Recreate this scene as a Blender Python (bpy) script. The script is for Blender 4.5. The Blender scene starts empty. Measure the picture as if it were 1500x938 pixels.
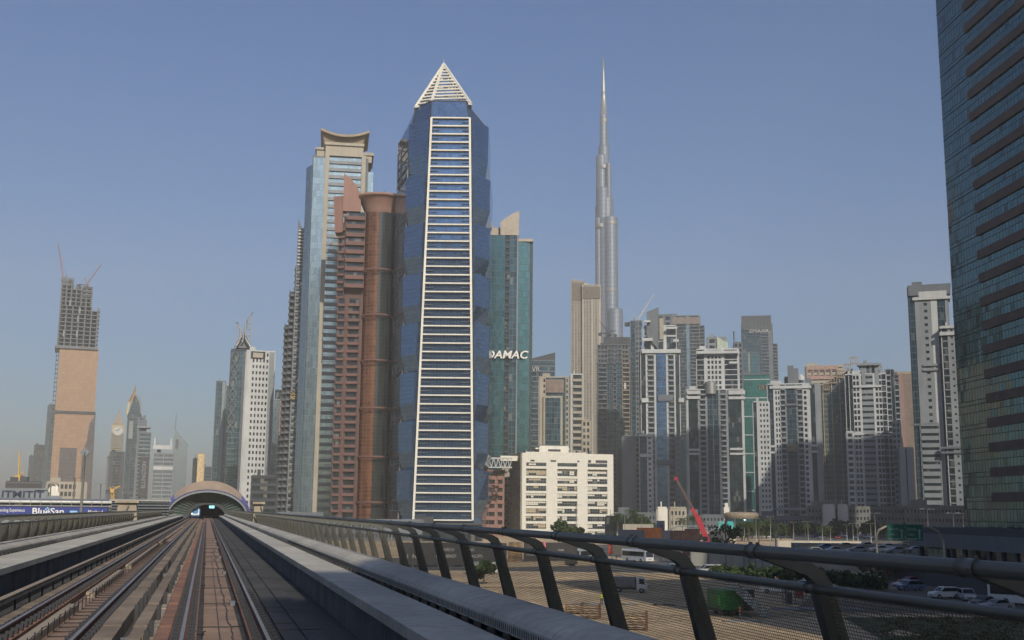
import bpy, bmesh, math, random
from mathutils import Vector, Matrix
R = math.radians
random.seed(7)
sc = bpy.context.scene
col = sc.collection
# ------------------------------------------------------------------ camera
FPX = 1676.0                       # focal length in pixels of the 1500 px wide photograph
CAMZ = 13.0
PITCH, ROLL = 9.49, 0.50
cd = bpy.data.cameras.new('camera'); cam = bpy.data.objects.new('camera', cd); col.objects.link(cam)
cd.sensor_width = 36; cd.lens = 36 * FPX / 1500; cd.clip_end = 20000; cd.clip_start = 0.1
CM = Matrix.Rotation(R(90 + PITCH), 3, 'X') @ Matrix.Rotation(R(ROLL), 3, 'Z')
cam.matrix_world = Matrix.Translation((0, 0, CAMZ)) @ CM.to_4x4()
sc.camera = cam
# ------------------------------------------------------------------ sky, sun, exposure
HAZE_D = 0.00019
SUN_AZ, SUN_EL = 162.5, 31.0       # azimuth clockwise from +Y: behind the camera, a little to the right
w = bpy.data.worlds.new('World'); sc.world = w; w.use_nodes = True
nt = w.node_tree; nt.nodes.clear()
sky = nt.nodes.new('ShaderNodeTexSky'); sky.sky_type = 'NISHITA'; sky.sun_disc = False
sky.sun_elevation = R(SUN_EL); sky.sun_rotation = R(SUN_AZ)
sky.air_density = 1.0; sky.dust_density = 3.0; sky.ozone_density = 6.0
bg = nt.nodes.new('ShaderNodeBackground'); bg.inputs[1].default_value = 0.095
out = nt.nodes.new('ShaderNodeOutputWorld')
hs = nt.nodes.new('ShaderNodeHueSaturation'); hs.inputs['Saturation'].default_value = 1.5; hs.inputs['Hue'].default_value = .503; nt.links.new(sky.outputs[0], hs.inputs['Color']); nt.links.new(hs.outputs[0], bg.inputs[0]); nt.links.new(bg.outputs[0], out.inputs[0])
sl = bpy.data.lights.new('sun', 'SUN'); sl.energy = 4.4; sl.angle = R(0.5); sl.color = (1.0, 0.92, 0.79)
so = bpy.data.objects.new('sun', sl); col.objects.link(so)
sd = Vector((math.sin(R(SUN_AZ)) * math.cos(R(SUN_EL)), math.cos(R(SUN_AZ)) * math.cos(R(SUN_EL)), math.sin(R(SUN_EL))))
so.rotation_euler = sd.to_track_quat('Z', 'Y').to_euler(); so.location = (0, -50, 300)
sc.view_settings.view_transform = 'Standard'; sc.view_settings.look = 'None'
sc.view_settings.exposure = 0.13; sc.view_settings.gamma = 1
sc.render.engine = 'CYCLES'
cy = sc.cycles
cy.use_denoising = True; cy.max_bounces = 5; cy.diffuse_bounces = 1; cy.glossy_bounces = 3
cy.transmission_bounces = 3; cy.volume_bounces = 1; cy.transparent_max_bounces = 12
cy.caustics_reflective = False; cy.caustics_refractive = False
# ------------------------------------------------------------------ photograph pixel + distance -> place
def ray(px, py):
    v = CM @ Vector((px - 750, 469 - py, -FPX)); return v
def P(px, py, Y):
    v = ray(px, py); v = v * (Y / v.y); return Vector((v.x, Y, CAMZ + v.z))
def G(px, py, z=0.0):
    v = ray(px, py); v = v * ((z - CAMZ) / v.z); return Vector((v.x, v.y, z))
_v = ray(303, 745); TH = math.atan2(-_v.x, _v.y)         # heading of the track, turned left of +Y
RT = Vector((math.cos(TH), math.sin(TH), 0)); UT = Vector((-math.sin(TH), math.cos(TH), 0))
def T(lat, al, z=0): return RT * lat + UT * al + Vector((0, 0, z))
# ------------------------------------------------------------------ materials
MATS = {}
def nodes(m):
    m.use_nodes = True; n = m.node_tree; n.nodes.clear()
    o = n.nodes.new('ShaderNodeOutputMaterial'); b = n.nodes.new('ShaderNodeBsdfPrincipled')
    n.links.new(b.outputs[0], o.inputs[0]); return n, b, o
def mat(name, c, rough=0.7, metal=0.0, var=0.25, scale=0.5, bump=0.0, spec=0.5, fine=0.0, emit=None, streak=0.16, streak_s=.5):
    """wall-like material: noise varies the colour in metres"""
    if name in MATS: return MATS[name]
    m = bpy.data.materials.new(name); n, b, o = nodes(m); L = n.links.new
    tc = n.nodes.new('ShaderNodeTexCoord')
    nz = n.nodes.new('ShaderNodeTexNoise'); nz.inputs['Scale'].default_value = scale; nz.inputs['Detail'].default_value = 5
    L(tc.outputs['Object'], nz.inputs['Vector'])
    mp = n.nodes.new('ShaderNodeMapRange'); mp.inputs['From Min'].default_value = 0.3; mp.inputs['From Max'].default_value = 0.7
    mp.inputs['To Min'].default_value = 1 - var; mp.inputs['To Max'].default_value = 1 + var
    L(nz.outputs[0], mp.inputs['Value'])
    mx = n.nodes.new('ShaderNodeVectorMath'); mx.operation = 'MULTIPLY'; mx.inputs[0].default_value = c
    L(mp.outputs[0], mx.inputs[1])
    last = mx.outputs[0]
    if streak:     # rain and dust streaks running down
        mpg = n.nodes.new('ShaderNodeMapping'); mpg.inputs['Scale'].default_value = (1, 1, .06); L(tc.outputs['Object'], mpg.inputs['Vector'])
        ns = n.nodes.new('ShaderNodeTexNoise'); ns.inputs['Scale'].default_value = streak_s; ns.inputs['Detail'].default_value = 6; ns.inputs['Roughness'].default_value = .7; L(mpg.outputs[0], ns.inputs['Vector'])
        ms = n.nodes.new('ShaderNodeMapRange'); ms.inputs['From Min'].default_value = .3; ms.inputs['From Max'].default_value = .6; ms.inputs['To Min'].default_value = 1 - streak; ms.inputs['To Max'].default_value = 1.04; L(ns.outputs[0], ms.inputs['Value'])
        vs = n.nodes.new('ShaderNodeVectorMath'); vs.operation = 'MULTIPLY'; L(last, vs.inputs[0]); L(ms.outputs[0], vs.inputs[1]); last = vs.outputs[0]
    if fine:
        n2 = n.nodes.new('ShaderNodeTexNoise'); n2.inputs['Scale'].default_value = scale * 14; n2.inputs['Detail'].default_value = 4
        L(tc.outputs['Object'], n2.inputs['Vector'])
        m2 = n.nodes.new('ShaderNodeMapRange'); m2.inputs['From Min'].default_value = .3; m2.inputs['From Max'].default_value = .7
        m2.inputs['To Min'].default_value = 1 - fine; m2.inputs['To Max'].default_value = 1 + fine
        L(n2.outputs[0], m2.inputs['Value'])
        y = n.nodes.new('ShaderNodeVectorMath'); y.operation = 'MULTIPLY'; L(last, y.inputs[0]); L(m2.outputs[0], y.inputs[1]); last = y.outputs[0]
    L(last, b.inputs['Base Color'])
    b.inputs['Roughness'].default_value = rough; b.inputs['Metallic'].default_value = metal
    b.inputs['Specular IOR Level'].default_value = spec
    if bump:
        bp = n.nodes.new('ShaderNodeBump'); bp.inputs['Strength'].default_value = bump; bp.inputs['Distance'].default_value = .05
        n3 = n.nodes.new('ShaderNodeTexNoise'); n3.inputs['Scale'].default_value = scale * 8; n3.inputs['Detail'].default_value = 6
        L(tc.outputs['Object'], n3.inputs['Vector']); L(n3.outputs[0], bp.inputs['Height']); L(bp.outputs[0], b.inputs['Normal'])
    if emit:
        b.inputs['Emission Color'].default_value = (*emit[0], 1); b.inputs['Emission Strength'].default_value = emit[1]
    MATS[name] = m; return m
def grid_mat(name, c, line, pw, ph, lw=0.08, lh=0.12, rough=0.12, metal=0.7, var=0.14, dark=None, tilt=0.004, bl=0.0, blc=(.3, .29, .26)):
    """curtain wall: panes pw x ph metres in the UV map (metres), frames between, every pane a little different"""
    if name in MATS: return MATS[name]
    m = bpy.data.materials.new(name); n, b, o = nodes(m); L = n.links.new
    uv = n.nodes.new('ShaderNodeUVMap'); uv.uv_map = 'UVMap'
    sc_ = n.nodes.new('ShaderNodeVectorMath'); sc_.operation = 'MULTIPLY'; sc_.inputs[1].default_value = (1 / pw, 1 / ph, 1); L(uv.outputs[0], sc_.inputs[0])
    fl = n.nodes.new('ShaderNodeVectorMath'); fl.operation = 'FLOOR'; L(sc_.outputs[0], fl.inputs[0])
    fr = n.nodes.new('ShaderNodeVectorMath'); fr.operation = 'FRACTION'; L(sc_.outputs[0], fr.inputs[0])
    wn = n.nodes.new('ShaderNodeTexWhiteNoise'); wn.noise_dimensions = '2D'; L(fl.outputs[0], wn.inputs['Vector'])
    sp = n.nodes.new('ShaderNodeSeparateXYZ'); L(fr.outputs[0], sp.inputs[0])
    a = n.nodes.new('ShaderNodeMath'); a.operation = 'LESS_THAN'; a.inputs[1].default_value = lw / pw; L(sp.outputs[0], a.inputs[0])
    c2 = n.nodes.new('ShaderNodeMath'); c2.operation = 'LESS_THAN'; c2.inputs[1].default_value = lh / ph; L(sp.outputs[1], c2.inputs[0])
    mxm = n.nodes.new('ShaderNodeMath'); mxm.operation = 'MAXIMUM'; L(a.outputs[0], mxm.inputs[0]); L(c2.outputs[0], mxm.inputs[1])
    mp = n.nodes.new('ShaderNodeMapRange'); mp.inputs['To Min'].default_value = 1 - var; mp.inputs['To Max'].default_value = 1 + var
    L(wn.outputs['Value'], mp.inputs['Value'])
    mul = n.nodes.new('ShaderNodeVectorMath'); mul.operation = 'MULTIPLY'; mul.inputs[0].default_value = c; L(mp.outputs[0], mul.inputs[1])
    mix = n.nodes.new('ShaderNodeMix'); mix.data_type = 'RGBA'
    L(mxm.outputs[0], mix.inputs['Factor']); L(mul.outputs[0], mix.inputs['A']); mix.inputs['B'].default_value = (*line, 1)
    L(mix.outputs['Result'], b.inputs['Base Color'])
    if bl:      # some panes show pale blinds behind the glass
        lt = n.nodes.new('ShaderNodeMath'); lt.operation = 'LESS_THAN'; lt.inputs[1].default_value = bl; L(wn.outputs['Value'], lt.inputs[0])
        m2 = n.nodes.new('ShaderNodeMix'); m2.data_type = 'RGBA'; L(lt.outputs[0], m2.inputs['Factor']); L(mul.outputs[0], m2.inputs['A']); m2.inputs['B'].default_value = (*blc, 1); L(m2.outputs['Result'], mix.inputs['A'])
    iv = n.nodes.new('ShaderNodeMapRange'); L(mxm.outputs[0], iv.inputs['Value']); iv.inputs['To Min'].default_value = metal; iv.inputs['To Max'].default_value = 0.1
    L(iv.outputs[0], b.inputs['Metallic'])
    rr = n.nodes.new('ShaderNodeMapRange'); L(mxm.outputs[0], rr.inputs['Value']); rr.inputs['To Min'].default_value = rough; rr.inputs['To Max'].default_value = 0.6
    L(rr.outputs[0], b.inputs['Roughness'])
    # every pane leans a hair its own way
    geo = n.nodes.new('ShaderNodeNewGeometry')
    s2 = n.nodes.new('ShaderNodeVectorMath'); s2.operation = 'SUBTRACT'; L(wn.outputs['Color'], s2.inputs[0]); s2.inputs[1].default_value = (.5, .5, .5)
    nz = n.nodes.new('ShaderNodeTexNoise'); nz.inputs['Scale'].default_value = .12; nz.inputs['Detail'].default_value = 2; L(uv.outputs[0], nz.inputs['Vector'])
    s3 = n.nodes.new('ShaderNodeVectorMath'); s3.operation = 'SUBTRACT'; L(nz.outputs['Color'], s3.inputs[0]); s3.inputs[1].default_value = (.5, .5, .5)
    k1 = n.nodes.new('ShaderNodeVectorMath'); k1.operation = 'SCALE'; k1.inputs['Scale'].default_value = tilt * 2; L(s2.outputs[0], k1.inputs[0])
    k2 = n.nodes.new('ShaderNodeVectorMath'); k2.operation = 'SCALE'; k2.inputs['Scale'].default_value = tilt * 2.5; L(s3.outputs[0], k2.inputs[0])
    ad = n.nodes.new('ShaderNodeVectorMath'); ad.operation = 'ADD'; L(k1.outputs[0], ad.inputs[0]); L(k2.outputs[0], ad.inputs[1])
    ad2 = n.nodes.new('ShaderNodeVectorMath'); ad2.operation = 'ADD'; L(geo.outputs['Normal'], ad2.inputs[0]); L(ad.outputs[0], ad2.inputs[1])
    no = n.nodes.new('ShaderNodeVectorMath'); no.operation = 'NORMALIZE'; L(ad2.outputs[0], no.inputs[0])
    L(no.outputs[0], b.inputs['Normal'])
    MATS[name] = m; return m
# ------------------------------------------------------------------ mesh builder
def wloc(o):
    v = Vector((0, 0, 0))
    while o is not None: v = v + Vector(o.location); o = o.parent
    return v
class MB:
    def __init__(s): s.v = []; s.f = []; s.sm = []; s.mi = []; s.m = 0
    def quad(s, a, b, c, d, smooth=False):
        i = len(s.v); s.v += [Vector(a), Vector(b), Vector(c), Vector(d)]; s.f.append((i, i + 1, i + 2, i + 3)); s.sm.append(smooth); s.mi.append(s.m)
    def poly(s, pts):
        i = len(s.v); s.v += [Vector(p) for p in pts]; s.f.append(tuple(range(i, i + len(pts)))); s.sm.append(False); s.mi.append(s.m)
    def hexa(s, p):           # 8 corners: bottom 0-3 counter-clockwise seen from above, top 4-7
        i = len(s.v); s.v += [Vector(q) for q in p]
        for f in ((3, 2, 1, 0), (4, 5, 6, 7), (0, 1, 5, 4), (1, 2, 6, 5), (2, 3, 7, 6), (3, 0, 4, 7)):
            s.f.append(tuple(i + k for k in f)); s.sm.append(False); s.mi.append(s.m)
    def box(s, x0, x1, y0, y1, z0, z1):
        if x0 > x1: x0, x1 = x1, x0
        if y0 > y1: y0, y1 = y1, y0
        if z0 > z1: z0, z1 = z1, z0
        s.hexa([(x0, y0, z0), (x1, y0, z0), (x1, y1, z0), (x0, y1, z0), (x0, y0, z1), (x1, y0, z1), (x1, y1, z1), (x0, y1, z1)])
    def prism(s, poly, z0, z1, top=None):
        """poly: 2-D points counter-clockwise; top: other points for the upper ring; z1 may be a list"""
        n = len(poly); top = top or poly
        zz = z1 if isinstance(z1, (list, tuple)) else [z1] * n
        i = len(s.v)
        s.v += [Vector((p[0], p[1], z0)) for p in poly] + [Vector((top[k][0], top[k][1], zz[k])) for k in range(n)]
        s.f.append(tuple(i + k for k in reversed(range(n)))); s.sm.append(False); s.mi.append(s.m)
        s.f.append(tuple(i + n + k for k in range(n))); s.sm.append(False); s.mi.append(s.m)
        for k in range(n):
            j = (k + 1) % n
            s.f.append((i + k, i + j, i + n + j, i + n + k)); s.sm.append(n > 10); s.mi.append(s.m)
    def extr(s, prof, f0, f1, close=True):
        """profile points through two frames f(u, v) -> point"""
        n = len(prof); i = len(s.v)
        s.v += [Vector(f0(*p)) for p in prof] + [Vector(f1(*p)) for p in prof]
        for k in range(n if close else n - 1):
            j = (k + 1) % n
            s.f.append((i + k, i + j, i + n + j, i + n + k)); s.sm.append(False); s.mi.append(s.m)
        if close:
            s.f.append(tuple(i + k for k in reversed(range(n)))); s.sm.append(False); s.mi.append(s.m)
            s.f.append(tuple(i + n + k for k in range(n))); s.sm.append(False); s.mi.append(s.m)
    def bar(s, a, b, w, h=None, up=(0, 0, 1)):
        a = Vector(a); b = Vector(b); h = h or w
        d = (b - a).normalized(); up = Vector(up)
        if abs(d.dot(up)) > .98: up = Vector((0, 1, 0))
        x = d.cross(up).normalized() * w / 2; z = x.cross(d).normalized() * h / 2
        s.hexa([a - x - z, a + x - z, b + x - z, b - x - z, a - x + z, a + x + z, b + x + z, b - x + z])
    def tube(s, pts, r, n=8, smooth=True, cap=True):
        pts = [Vector(p) for p in pts]; rs = r if isinstance(r, (list, tuple)) else [r] * len(pts)
        base = len(s.v)
        for k, p in enumerate(pts):
            d = (pts[min(k + 1, len(pts) - 1)] - pts[max(k - 1, 0)]).normalized()
            up = Vector((0, 0, 1)) if abs(d.z) < .95 else Vector((0, 1, 0))
            x = d.cross(up).normalized(); z = x.cross(d)
            for a in range(n):
                t = 2 * math.pi * a / n; s.v.append(p + (x * math.cos(t) + z * math.sin(t)) * rs[k])
        for k in range(len(pts) - 1):
            for a in range(n):
                b = (a + 1) % n; i = base + k * n
                s.f.append((i + a, i + b, i + n + b, i + n + a)); s.sm.append(smooth); s.mi.append(s.m)
        if cap:
            s.f.append(tuple(base + a for a in range(n))); s.sm.append(False); s.mi.append(s.m)
            s.f.append(tuple(base + (len(pts) - 1) * n + a for a in reversed(range(n)))); s.sm.append(False); s.mi.append(s.m)
    def lathe(s, prof, c=(0, 0, 0), n=16, a0=0, a1=360):
        c = Vector(c); base = len(s.v); full = (a1 - a0) >= 360; m = n if full else n + 1
        for (r, z) in prof:
            for a in range(m):
                t = R(a0 + (a1 - a0) * a / n); s.v.append(c + Vector((r * math.cos(t), r * math.sin(t), z)))
        for k in range(len(prof) - 1):
            for a in range(n):
                b = (a + 1) % m; i = base + k * m
                s.f.append((i + a, i + b, i + m + b, i + m + a)); s.sm.append(True); s.mi.append(s.m)
    def build(s, name, m, parent=None, loc=None):
        if not s.f: return None
        off = wloc(parent)
        own = Vector(loc) if loc is not None else Vector((0, 0, 0))
        me = bpy.data.meshes.new(name)
        me.from_pydata([v - own for v in s.v] if parent is None else [v - own for v in s.v], [], s.f)
        me.polygons.foreach_set('use_smooth', s.sm)
        ml = m if isinstance(m, (list, tuple)) else [m]
        for q in ml: me.materials.append(q)
        if len(ml) > 1: me.polygons.foreach_set('material_index', s.mi)
        uvl = me.uv_layers.new(name='UVMap'); data = [0.0] * (2 * len(me.loops)); vs = me.vertices
        me.update()
        for p in me.polygons:
            nn = p.normal
            if abs(nn.z) > .75:
                for li in p.loop_indices:
                    c = vs[me.loops[li].vertex_index].co; data[2 * li] = c.x; data[2 * li + 1] = c.y
            else:
                t = Vector((-nn.y, nn.x, 0)).normalized()
                for li in p.loop_indices:
                    c = vs[me.loops[li].vertex_index].co; data[2 * li] = c.dot(t); data[2 * li + 1] = c.z
        uvl.data.foreach_set('uv', data)
        o = bpy.data.objects.new(name, me); col.objects.link(o)
        if parent is not None: o.parent = parent
        o.location = own
        return o
def tag(o, label, cat, group=None):
    o['label'] = label; o['category'] = cat
    if group: o['group'] = group
    return o
def empty(name, label, cat, loc=(0, 0, 0), rz=0.0, group=None):
    o = bpy.data.objects.new(name, None); col.objects.link(o); o.location = loc; o.rotation_euler = (0, 0, rz); o.empty_display_size = 1
    if label: tag(o, label, cat, group)
    return o
def structure(o): o['kind'] = 'structure'; return o
def stuff(o): o['kind'] = 'stuff'; return o
def dup(root, loc, rz=0.0, label=None, sc_=None):
    r = root.copy(); col.objects.link(r); r.location = loc; r.rotation_euler = (0, 0, rz)
    if sc_: r.scale = (sc_, sc_, sc_) if not isinstance(sc_, tuple) else sc_
    if label: r['label'] = label
    for ch in list(root.children):
        c = ch.copy(); col.objects.link(c); c.parent = r
        for g in list(ch.children):
            d = g.copy(); col.objects.link(d); d.parent = c
    return r
def recolour(root, part, m, src):
    """swap material src on the copies called part by giving them own mesh data once per material"""
    for ch in root.children:
        if ch.name.split('.')[0] == part:
            key = (ch.data.name, m.name)
            if key not in _rc:
                d = ch.data.copy()
                for i, q in enumerate(d.materials):
                    if q == src: d.materials[i] = m
                _rc[key] = d
            ch.data = _rc[key]
_rc = {}
def text(s, size, m, parent, x, y, z, width=None, depth=.15, name='lettering', rot=None, align='LEFT', bold=0.0, shear=0.0):
    cu = bpy.data.curves.new(name, 'FONT'); cu.body = s; cu.size = size; cu.extrude = depth / 2; cu.align_x = align; cu.offset = bold; cu.shear = shear
    cu.resolution_u = 3
    t = bpy.data.objects.new('tmp', cu); col.objects.link(t)
    bpy.context.view_layer.update()
    me = bpy.data.meshes.new_from_object(t.evaluated_get(bpy.context.evaluated_depsgraph_get()))
    bpy.data.objects.remove(t)
    xs = [v.co.x for v in me.vertices]
    if width:
        k = width / (max(xs) - min(xs)); x0 = min(xs) if align == 'LEFT' else 0
        for v in me.vertices: v.co.x = (v.co.x - x0) * k
    me.materials.clear(); me.materials.append(m)
    o = bpy.data.objects.new(name, me); col.objects.link(o); o.parent = parent
    o.location = (x, y, z); o.rotation_euler = rot or (R(90), 0, 0)
    return o
# ------------------------------------------------------------------ material set
WHITE = mat('white_wall', (.42, .43, .42), var=.1, scale=.08)
OFFW = mat('offwhite_wall', (.195, .215, .225), var=.12, scale=.08)
GREYW = mat('grey_wall', (.115, .13, .145), var=.15, scale=.08)
DGREY = mat('dark_grey_wall', (.04, .047, .054), var=.2, scale=.08)
BEIGE = mat('beige_wall', (.33, .295, .23), var=.1, scale=.08)
TAN = mat('tan_wall', (.27, .215, .15), var=.12, scale=.08)
PINKW = mat('pink_wall', (.25, .135, .105), var=.12, scale=.08)
REDW = mat('red_brown_wall', (.095, .047, .04), var=.14, scale=.08)
REDB = mat('red_brown_balcony', (.135, .064, .05), var=.14, scale=.08)
CREAM = mat('cream_panel', (.66, .63, .54), var=.06, scale=.15)
DGLASS = grid_mat('dark_window_glass', (.028, .045, .055), (.03, .035, .04), 1.6, 3.6, metal=.5, rough=.12, var=.5, bl=.10, blc=(.17, .17, .16))
TEAL = grid_mat('teal_curtain_glass', (.08, .16, .18), (.12, .18, .20), 1.5, 3.8, .10, .22, metal=.75, rough=.14)
BLUEG = grid_mat('blue_curtain_glass', (.10, .195, .34), (.03, .045, .07), 1.5, 2.0, .12, .14, metal=.85, rough=.1)
NAVYG = grid_mat('navy_glass', (.038, .08, .105), (.085, .105, .115), 1.8, 3.7, .14, .3, metal=.6, rough=.12, var=.35, bl=.05, blc=(.16, .18, .18))
PALEG = grid_mat('pale_blue_glass', (.22, .30, .34), (.12, .15, .17), 1.5, 3.7, .1, .15, metal=.8, rough=.16)
GREENG = grid_mat('green_glass', (.06, .22, .19), (.05, .12, .11), 1.5, 3.7, .1, .2, metal=.6, rough=.15)
STEEL = mat('brushed_steel', (.3, .3, .29), rough=.45, metal=.6, var=.15, scale=1.5)
BLACKP = mat('black_paint', (.02, .02, .022), rough=.5, var=.2)
# ================================================================== THE GROUND
SAND = mat('sand', (.46, .34, .205), rough=.95, var=.3, scale=.06, fine=.22, bump=.5)
ASPH = mat('asphalt', (.08, .077, .07), rough=.85, var=.2, scale=.2, fine=.1)
CONC = mat('deck_concrete', (.27, .225, .175), rough=.85, var=.28, scale=.35, fine=.2, bump=.3)
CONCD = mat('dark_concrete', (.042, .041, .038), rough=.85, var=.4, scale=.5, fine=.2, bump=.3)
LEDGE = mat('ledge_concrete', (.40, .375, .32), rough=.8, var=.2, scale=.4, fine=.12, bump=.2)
CONCM = mat('beam_concrete', (.185, .14, .095), rough=.85, var=.3, scale=.5, fine=.18, bump=.25)
CONCL = mat('light_concrete', (.31, .26, .195), rough=.8, var=.22, scale=.4, fine=.12, bump=.2)
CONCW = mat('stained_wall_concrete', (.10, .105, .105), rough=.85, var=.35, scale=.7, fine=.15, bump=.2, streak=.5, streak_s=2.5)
RUST = mat('rust', (.12, .05, .025), rough=.75, var=.35, scale=3, fine=.2)
BRICKC = mat('rusty_slab', (.22, .11, .07), rough=.85, var=.3, scale=1.2, fine=.2, bump=.2)
RAILT = mat('polished_rail_top', (.34, .27, .22), rough=.32, metal=.9, var=.1, scale=2)
GREENPL = mat('foliage_dark', (.035, .06, .025), rough=.9, var=.5, scale=.8, spec=.15)
b = MB(); b.box(-3380, 3380, -880, 4180, -1, 0); structure(b.build('ground', SAND))
# ================================================================== THE VIADUCT (lat, along, z)
ZC = CAMZ
ZR = ZC - 2.18; ZF = ZC - 2.50; ZL = ZC - 1.67
A0, A1 = -25.0, 420.0
def vroot(name, label, cat, group=None): return empty(name, label, cat, (0, 0, 0), TH, group)
d = vroot('viaduct_deck', None, None); 
o = bpy.data.objects; 
bpy.data.objects.remove(d)
def vmesh(b, name, m, parent=None):
    ob = b.build(name, m, parent)
    if parent is None: ob.rotation_euler = (0, 0, TH)
    return ob
b = MB(); b.box(-8.6, 6.1, A0, A1, ZF - 1.1, ZF)
b.prism([(-5.5, A0), (3.2, A0), (3.2, A1), (-5.5, A1)], ZF - 3.2, ZF - 1.1, top=[(-8, A0), (5.6, A0), (5.6, A1), (-8, A1)])
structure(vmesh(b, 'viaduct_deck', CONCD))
# piers under the deck
pier = vroot('viaduct_pier', 'round concrete pier carrying the railway deck', 'pier', 'piers under the railway deck')
pier.location = T(-1.2, 20)
b = MB(); b.lathe([(1.2, 0), (1.1, ZF - 5.5), (3.6, ZF - 3.2)], n=20); b.build('pier_shaft', CONCL, pier)
for a in range(56, 420, 36): dup(pier, T(-1.2, a), TH)
# --------- tracks
def track(c, label):
    t = vroot('railway_track', label, 'railway track')
    for s in (-1, 1):
        x = c + s * .7175
        b = MB(); b.box(x - .24, x + .24, A0, 330, ZF, ZR - .17); b.build('plinth', BRICKC, t)
        b = MB()
        b.extr([(-.07, 0), (.07, 0), (.07, .015), (.012, .04), (.012, .10), (.036, .115), (.036, .145), (-.036, .145), (-.036, .115), (-.012, .10), (-.012, .04), (-.07, .015)],
               lambda u, v: (x + u, A0, ZR - .15 + v), lambda u, v: (x + u, 330, ZR - .15 + v))
        r = b.build('rail', RUST, t)
        b = MB(); b.box(x - .033, x + .033, A0, 330, ZR - .004, ZR + .004); b.build('rail_head', RAILT, r)
    # slab between the rails
    b = MB()
    a = A0
    while a < 330:
        b.box(c - .36, c + .36, a, a + 4.96, ZF, ZF + .06); a += 5
    b.build('centre_slab', mat('warm_slab', (.23, .15, .10), rough=.85, var=.25, scale=.8, fine=.18, bump=.2), t)
    # clips either side of the rails
    cb = MB(); cb.box(-.2, .2, -.1, .1, -.03, .015)
    for s in (-1, 1):
        cb.box(s * .08, s * .21, -.07, .07, .015, .10); cb.tube([(s * .13, -.03, .05), (s * .13, -.03, .11), (s * .08, .03, .07)], .014, 5)
    first = None; rest = MB()
    for s in (-1, 1):
        x = c + s * .7175
        for k in range(330):
            y = 4 + k * .6
            if y > 200: break
            if k < 50:
                if first is None: first = cb.build('rail_clip', BLACKP, t); first.location = (x, y, ZR - .155)
                else:
                    q = first.copy(); col.objects.link(q); q.location = (x, y, ZR - .155)
            else:
                for e in (-1, 1): rest.box(x + e * .08, x + e * .21, y - .07, y + .07, ZR - .16, ZR - .055)
    stuff(rest.build('rail_clip', BLACKP, t))
    return t
t1 = track(.41, 'nearer railway track of two rusty rails under the camera, running straight to the station')
t2 = track(-2.8, 'railway track beside the long stained side wall, with the blue train at its far end')
# third rails outside each track
def third(c, s, label):
    t = vroot('power_rail', label, 'power rail')
    b = MB(); b.box(c - .06, c + .06, A0, 320, ZR + .02, ZR + .10); b.build('conductor', STEEL, t)
    b = MB(); b.box(c - .08, c + .08, A0, 320, ZR + .13, ZR + .16); b.box(c + s * .06, c + s * .08, A0, 320, ZR + .0, ZR + .13); b.build('cover', TAN, t)
    b = MB(); y = 4
    while y < 240: b.box(c - .02, c + .02, y - .04, y + .04, ZF, ZR + .02); y += 2.4
    stuff(b.build('bracket', BLACKP, t))
third(-4.35, -1, 'covered power rail on brackets outside the track by the stained wall')
# cable trough blocks left of that track
t = vroot('cable_trough', 'low row of tan concrete cable trough lids between the power rail and the track rail', 'cable trough')
b = MB(); a = A0
while a < 300: b.box(-4.16, -3.90, a, a + .96, ZF, ZF + .15 + .008 * math.sin(a * 1.7)); a += 1.0
b.build('lid', CONCM, t)
b = MB(); b.box(-4.78, -4.70, A0, 320, ZF, ZF + .3); b.build('kerb', CONCD, t)
# kerb with wires inside the far track
t = vroot('drain_kerb', 'tan concrete kerb with wires on pegs between the rails of the far track', 'kerb')
for (p, q) in ((A0, 30), (34, 46), (50, 80), (84, 150), (155, 300)):
    b = MB(); b.box(-3.08, -2.86, p, q, ZF + .06, ZF + .22); b.build('kerb_stone', TAN, t)
b = MB(); y = 5
while y < 90: b.tube([(-2.80, y, ZF + .06), (-2.80, y, ZF + .34)], .010, 5); b.tube([(-2.80, y, ZF + .08), (-2.30, y, ZF + .08)], .010, 4); y += .9
b.build('peg', BLACKP, t)
b = MB(); pts = [(-2.79 + .012 * math.sin(k), 4 + k * .45, ZF + .30 + .015 * math.sin(k * 2.1)) for k in range(190)]; b.tube(pts, .010, 5); b.build('wire', BLACKP, t)
# two trough walls between the tracks
def beams(c, w_, label, seed, h=.30):
    rnd = random.Random(seed); t = vroot('trough_wall', label, 'concrete beam'); b = MB(); pb = MB(); a = A0
    while a < 260:
        l = rnd.choice((1.8, 1.8, 2.4, 3.6)); j = rnd.uniform(-.012, .012)
        b.box(c - w_ / 2 + j, c + w_ / 2 + j, a, a + l - .05, ZF, ZF + h + rnd.uniform(-.01, .012))
        if a > 4 and a < 120 and rnd.random() < .6: pb.box(c + w_ / 2 + .03, c + w_ / 2 + .12, a + l - .2, a + l, ZF, ZF + h + .1)
        a += l
    b.build('beam', CONCM, t)
    if pb.f: pb.build('end_bracket', BLACKP, t)
beams(-1.62, .34, 'jointed concrete beam of the central trough, on the side of the far track', 3)
beams(-1.11, .25, 'jointed concrete beam of the central trough, next to the rusty slabs', 4, .28)
# slabs beside the near track
t = vroot('slab_row', 'row of rust-red and grey slabs laid between the central trough and the near rail', 'slabs')
b = MB(); b2 = MB(); a = A0; rnd = random.Random(9)
while a < 250:
    l = rnd.choice((.8, 1.1, 1.5, 2.1)); b.box(-.82, -.57, a, a + l - .05, ZF, ZF + .10 + rnd.uniform(0, .03)); a += l
a = A0
while a < 250:
    l = rnd.choice((.6, .9, 1.6)); b2.box(-.97, -.84, a, a + l - .06, ZF, ZF + .07 + rnd.uniform(0, .03)); a += l
b.build('red_slab', BRICKC, t); b2.build('grey_slab', CONC, t)
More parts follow.
